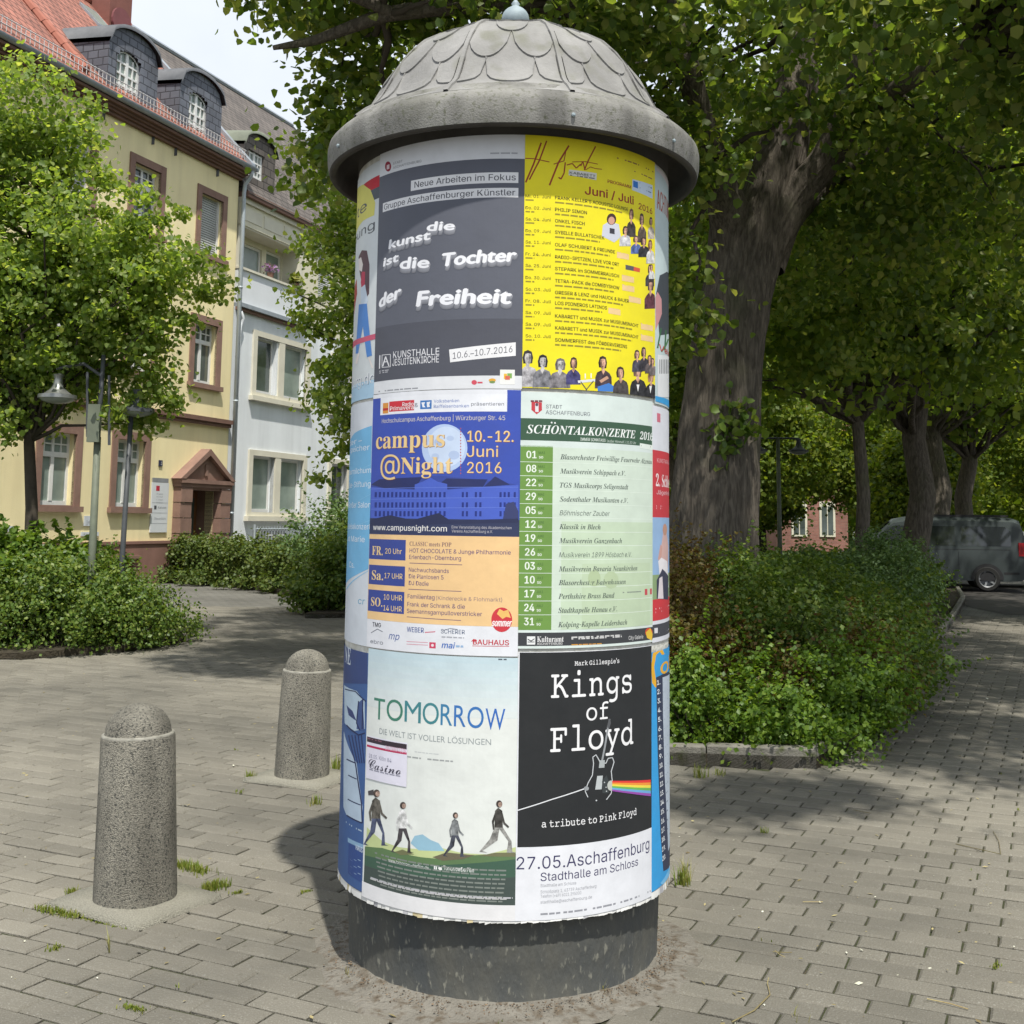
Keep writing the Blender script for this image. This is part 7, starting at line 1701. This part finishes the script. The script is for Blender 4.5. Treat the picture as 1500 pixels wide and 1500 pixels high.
Y3 = 22.5
q = D(1143, 800, Y3); zt = D(1140, 642, Y3).z; t = thing('street_lamp', (q.x, Y3, 0), 'thin green lamp post between the old lime and the park trees', 'street lamp')
mb = MB(); mb.tube([(q.x, Y3, -.02), (q.x-.02, Y3, zt)], [.05, .035], 10); mb.build('post', M_pg, t, True)
mb = MB(); mb.tube([(q.x-.45, Y3, zt), (q.x+.4, Y3, zt)], .02, 8); mb.build('arm', M_pd, t)
for s_ in (-.42, .38): bell(t, (q.x+s_, Y3, zt-.26), .19, M_pd)

# ================================================================= cars
M_van = mat('van_paint', (0.046, 0.056, 0.056), (0.041, 0.051, 0.051), scale=1, rough=.4, spec=.3, coat=.12)
M_blk = mat('black_plastic', (0.02, 0.02, 0.022), (0.028, 0.028, 0.03), scale=20, rough=.6)
M_tyre = mat('tyre_rubber', (0.018, 0.018, 0.018), (0.025, 0.025, 0.024), scale=20, rough=.85)
M_rim = mat('alloy_rim', (0.26, 0.27, 0.28), (0.2, 0.21, 0.22), scale=20, rough=.45, metal=.3)
M_cgl = mat('tinted_glass', (0.018, 0.022, 0.024), (0.03, 0.035, 0.036), scale=1, rough=.04, spec=.8)
M_tail = mat('tail_light_red', (0.45, 0.012, 0.02), (0.3, 0.01, 0.015), scale=30, rough=.2)
M_head = mat('headlight_glass', (0.5, 0.52, 0.53), (0.35, 0.37, 0.38), scale=30, rough=.1)
M_wcar = mat('white_car_paint', (0.62, 0.64, 0.66), (0.6, 0.62, 0.64), scale=1, rough=.3, coat=.6)
def smooth_loft(M, secs, name, m, parent):
    """body from cross sections along x: (x, [(y, z), ...]) half profiles, mirrored"""
    V = []; F = []; n = len(secs[0][1]); N2 = 2*n
    for x, pr in secs:
        row = [(x, y, z) for y, z in pr]+[(x, -y, z) for y, z in reversed(pr)]; V += [M @ Vector(p) for p in row]
    for i in range(len(secs)-1):
        for j in range(N2): a = i*N2+j; b_ = i*N2+(j+1) % N2; F.append((a, b_, b_+N2, a+N2))
    F.append(tuple(range(N2))[::-1]); F.append(tuple((len(secs)-1)*N2+j for j in range(N2)))
    o = add(name, V, F, m, parent, True)
    try: o.data.set_sharp_from_angle(angle=R(38))
    except Exception: pass
    return o
def wheel(M, parent, x, y, r, w, side):
    MM = M @ Matrix.Translation((x, y, r)) @ Matrix.Rotation(math.pi/2, 4, 'X')
    mb = MB(); pr = [(r*.62, -w/2), (r*.9, -w/2), (r*.985, -w*.36), (r, -w*.2), (r, w*.2), (r*.985, w*.36), (r*.9, w/2), (r*.62, w/2)]
    mb.lathe(pr, (0, 0, 0), 28, M=MM); wh = autosmooth(mb.build('wheel', M_tyre, parent), 40)
    mb = MB(); s = -side
    mb.lathe([(0, s*w*.30), (r*.14, s*w*.33), (r*.18, s*w*.27), (r*.20, s*w*.2)], (0, 0, 0), 16, M=MM)
    mb.lathe([(r*.66, s*w*.52), (r*.60, s*w*.46), (r*.57, s*w*.1), (r*.55, s*w*.0), (0, s*w*.0)], (0, 0, 0), 24, M=MM)
    for k in range(5):
        a = 2*math.pi*k/5; c, d = math.cos(a), math.sin(a); p = lambda rr_, off, zz: MM @ Vector((rr_*c-off*d, rr_*d+off*c, zz))
        mb.hexa([p(r*.12, -r*.09, s*w*.05), p(r*.12, r*.09, s*w*.05), p(r*.61, r*.06, s*w*.05), p(r*.61, -r*.06, s*w*.05), p(r*.12, -r*.09, s*w*.30), p(r*.12, r*.09, s*w*.30), p(r*.61, r*.06, s*w*.44), p(r*.61, -r*.06, s*w*.44)])
    autosmooth(mb.build('rim', M_rim, wh), 40)
def side_shape(M, pts, y, th, name, m, parent):
    """flat panel let into the side of the body: outline (x, z) at half width y(z)"""
    n = len(pts); V = [M @ Vector((x, y(z)+th, z)) for x, z in pts]; return add(name, V, [tuple(range(n)) if th*y(1) > 0 else tuple(range(n))[::-1]], m, parent)
# the grey van, long side towards the path, nose away to the left
RW = G(1440, 864); va = R(180-15)
M = Matrix.Translation(RW) @ Matrix.Rotation(va, 4, 'Z') @ Matrix.Scale(.84, 4)
# local x: forward from rear axle, y: left side of the van = towards the camera when heading left-away
van = thing('parked_van', tuple(RW), 'dark green grey van parked under the trees at the right', 'van')
def vhw(z): return .94 if z < 1.05 else .94-(z-1.05)*.14
def prof(zb, zt_, wf=1.0, zs=None):
    zz = np.linspace(zb, zt_-.12, 7); p = [(0.02, zb)]+[(vhw(z)*wf, z) for z in zz]+[(vhw(zt_)*wf-.10, zt_-.025), (0.02, zt_)]
    return p
secs = [(-.98, prof(.62, 1.2, .90)), (-.96, prof(.36, 1.60, .955)), (-.86, prof(.30, 1.90, .985)), (-.70, prof(.28, 1.965, 1)), (0, prof(.28, 1.985, 1)), (1.2, prof(.28, 1.99, 1)), (2.0, prof(.28, 1.97, 1)), (2.35, prof(.28, 1.90, .985)), (2.75, prof(.28, 1.56, .975)), (3.1, prof(.28, 1.20, .965)), (3.5, prof(.28, 1.08, .95)), (3.78, prof(.30, .93, .90)), (3.90, prof(.36, .74, .80))]
body = smooth_loft(M, secs, 'body', M_van, van)
ysgn = -1   # camera side
yv = lambda z: ysgn*vhw(z)
for sgn in (1, -1):
    y_ = lambda z, s=sgn: s*(vhw(z)+.002)
    def panel(pts, m, name, par=van, lift=.004, s=sgn): 
        V = [M @ Vector((x, s*(vhw(z)+lift), z)) for x, z in pts]; add(name, V, [tuple(range(len(V)))], m, par)
    w = [(-.62, 1.20), (.62, 1.20), (.62, 1.72), (-.48, 1.72), (-.62, 1.60)]; panel(w, M_cgl, 'window')
    panel([(.78, 1.20), (1.72, 1.20), (1.72, 1.72), (.78, 1.72)], M_cgl, 'window'); panel([(1.88, 1.20), (2.86, 1.16), (2.42, 1.66), (2.3, 1.72), (1.88, 1.72)], M_cgl, 'window')
    panel([(-.80, .46), (-.42, .46), (-.42, .52), (-.80, .52)], M_blk, 'trim')
    mb = MB()
    for x in (.70, 1.80, 2.92): mb.put([M @ Vector((x-.006, sgn*(vhw(z)+.003), z)) for z in (.45, 1.05)]+[M @ Vector((x+.006, sgn*(vhw(z)+.003), z)) for z in (1.05, .45)], [(0, 1, 2, 3)])
    mb.put([M @ Vector((x, sgn*(vhw(1.12)+.004), z)) for x, z in ((-.6, 1.10), (2.9, 1.08), (2.9, 1.095), (-.6, 1.115))], [(0, 1, 2, 3)]); mb.build('door_gap', M_blk, van)
    for x in (1.66, 1.96): mb = MB(); mb.box(x-.11, x+.11, min(sgn*.945, sgn*.985), max(sgn*.945, sgn*.985), 1.0, 1.04, M=M); mb.build('door_handle', M_van, van)
    # wheel arches: dark ring behind each wheel
    for x in (0, 3.0):
        mb = MB(); n = 16; rr0 = .41
        V = [M @ Vector((x+rr0*math.cos(math.pi*i/n), sgn*.962, .32+rr0*math.sin(math.pi*i/n)*1.02)) for i in range(n+1)]+[M @ Vector((x, sgn*.962, .28))]
        mb.put(V, [(i, i+1, n+1) for i in range(n)]); mb.build('wheel_arch', M_blk, van)
        wheel(M, van, x, sgn*.87, .335, .22, sgn)
    mb = MB(); mb.box(2.58, 2.72, min(sgn*.97, sgn*1.16), max(sgn*.97, sgn*1.16), 1.16, 1.38, M=M); mb.build('wing_mirror', M_blk, van)
    mb = MB(); ys = sorted((sgn*.72, sgn*.945)); mb.box(-.985, -.80, ys[0], ys[1]+(0), .95, 1.30, M=M); tl = mb.build('tail_light', M_tail, van)
    mb = MB(); ys = sorted((sgn*.55, sgn*.86)); mb.box(3.62, 3.80, ys[0], ys[1], .80, .95, M=M); mb.build('headlight', M_head, van)
mb = MB(); mb.box(-1.06, -.84, -.90, .90, .34, .56, M=M); mb.build('rear_bumper', M_blk, van)
mb = MB(); mb.box(3.78, 3.98, -.84, .84, .30, .52, M=M); mb.build('front_bumper', M_blk, van)
add('rear_window', [M @ Vector(p) for p in ((-.975, -.72, 1.24), (-.975, .72, 1.24), (-.925, .66, 1.74), (-.925, -.66, 1.74))], [(0, 1, 2, 3)], M_cgl, van)
add('windscreen', [M @ Vector(p) for p in ((2.80, -.80, 1.56-.02), (2.80, .80, 1.54), (2.42, .74, 1.87), (2.42, -.74, 1.87))], [(0, 1, 2, 3)], M_cgl, van)
mb = MB(); mb.box(-1.075, -1.06, -.26, .26, .60, .71, M=M); mb.build('number_plate', M_wht, van)
mb = MB()
for y in (-.7, .7): mb.box(-.6, 1.9, y-.02, y+.02, 1.97, 2.03, M=M)
mb.build('roof_rail', M_blk, van)
# white car behind it at the right edge
Mc = Matrix.Translation((13.0, 28.6, 0)) @ Matrix.Rotation(R(180-15), 4, 'Z') @ Matrix.Scale(.92, 4)
car = thing('parked_car', (13.0, 28.6, 0), 'white estate car partly cut off at the right edge beyond the van', 'car')
def cpf(zb, zt_, wf=1): zz = np.linspace(zb, min(zt_-.08, .9), 5); p = [(.02, zb)]+[(.87*wf, z) for z in zz]+[(.87*wf-max(0, (zt_-.95))*.28, zt_-.07), (.02, zt_)]; return p
secs = [(-.85, cpf(.5, .82, .88)), (-.80, cpf(.28, 1.02, .95)), (-.55, cpf(.24, 1.36)), (-.2, cpf(.24, 1.44)), (1.0, cpf(.24, 1.46)), (1.6, cpf(.24, 1.38)), (2.2, cpf(.24, 1.02)), (2.9, cpf(.24, .92, .97)), (3.3, cpf(.28, .76, .88)), (3.4, cpf(.34, .62, .8))]
smooth_loft(Mc, secs, 'body', M_wcar, car)
for s in (1, -1):
    for x in (0, 2.6): wheel(Mc, car, x, s*.80, .31, .2, s)
    V = [Mc @ Vector((x, s*(.872-max(0, z-.93)*.28), z)) for x, z in ((-.5, .98), (1.95, .98), (1.45, 1.34), (-.2, 1.36), (-.45, 1.25))]; add('window', V, [tuple(range(5))], M_cgl, car)
    ys = sorted((s*.62, s*.86)); mb = MB(); mb.box(-.86, -.70, ys[0], ys[1], .72, .95, M=Mc); mb.build('tail_light', M_tail, car)
add('rear_window', [Mc @ Vector(p) for p in ((-.80, -.62, 1.04), (-.80, .62, 1.04), (-.60, .56, 1.32), (-.60, -.56, 1.32))], [(0, 1, 2, 3)], M_cgl, car)
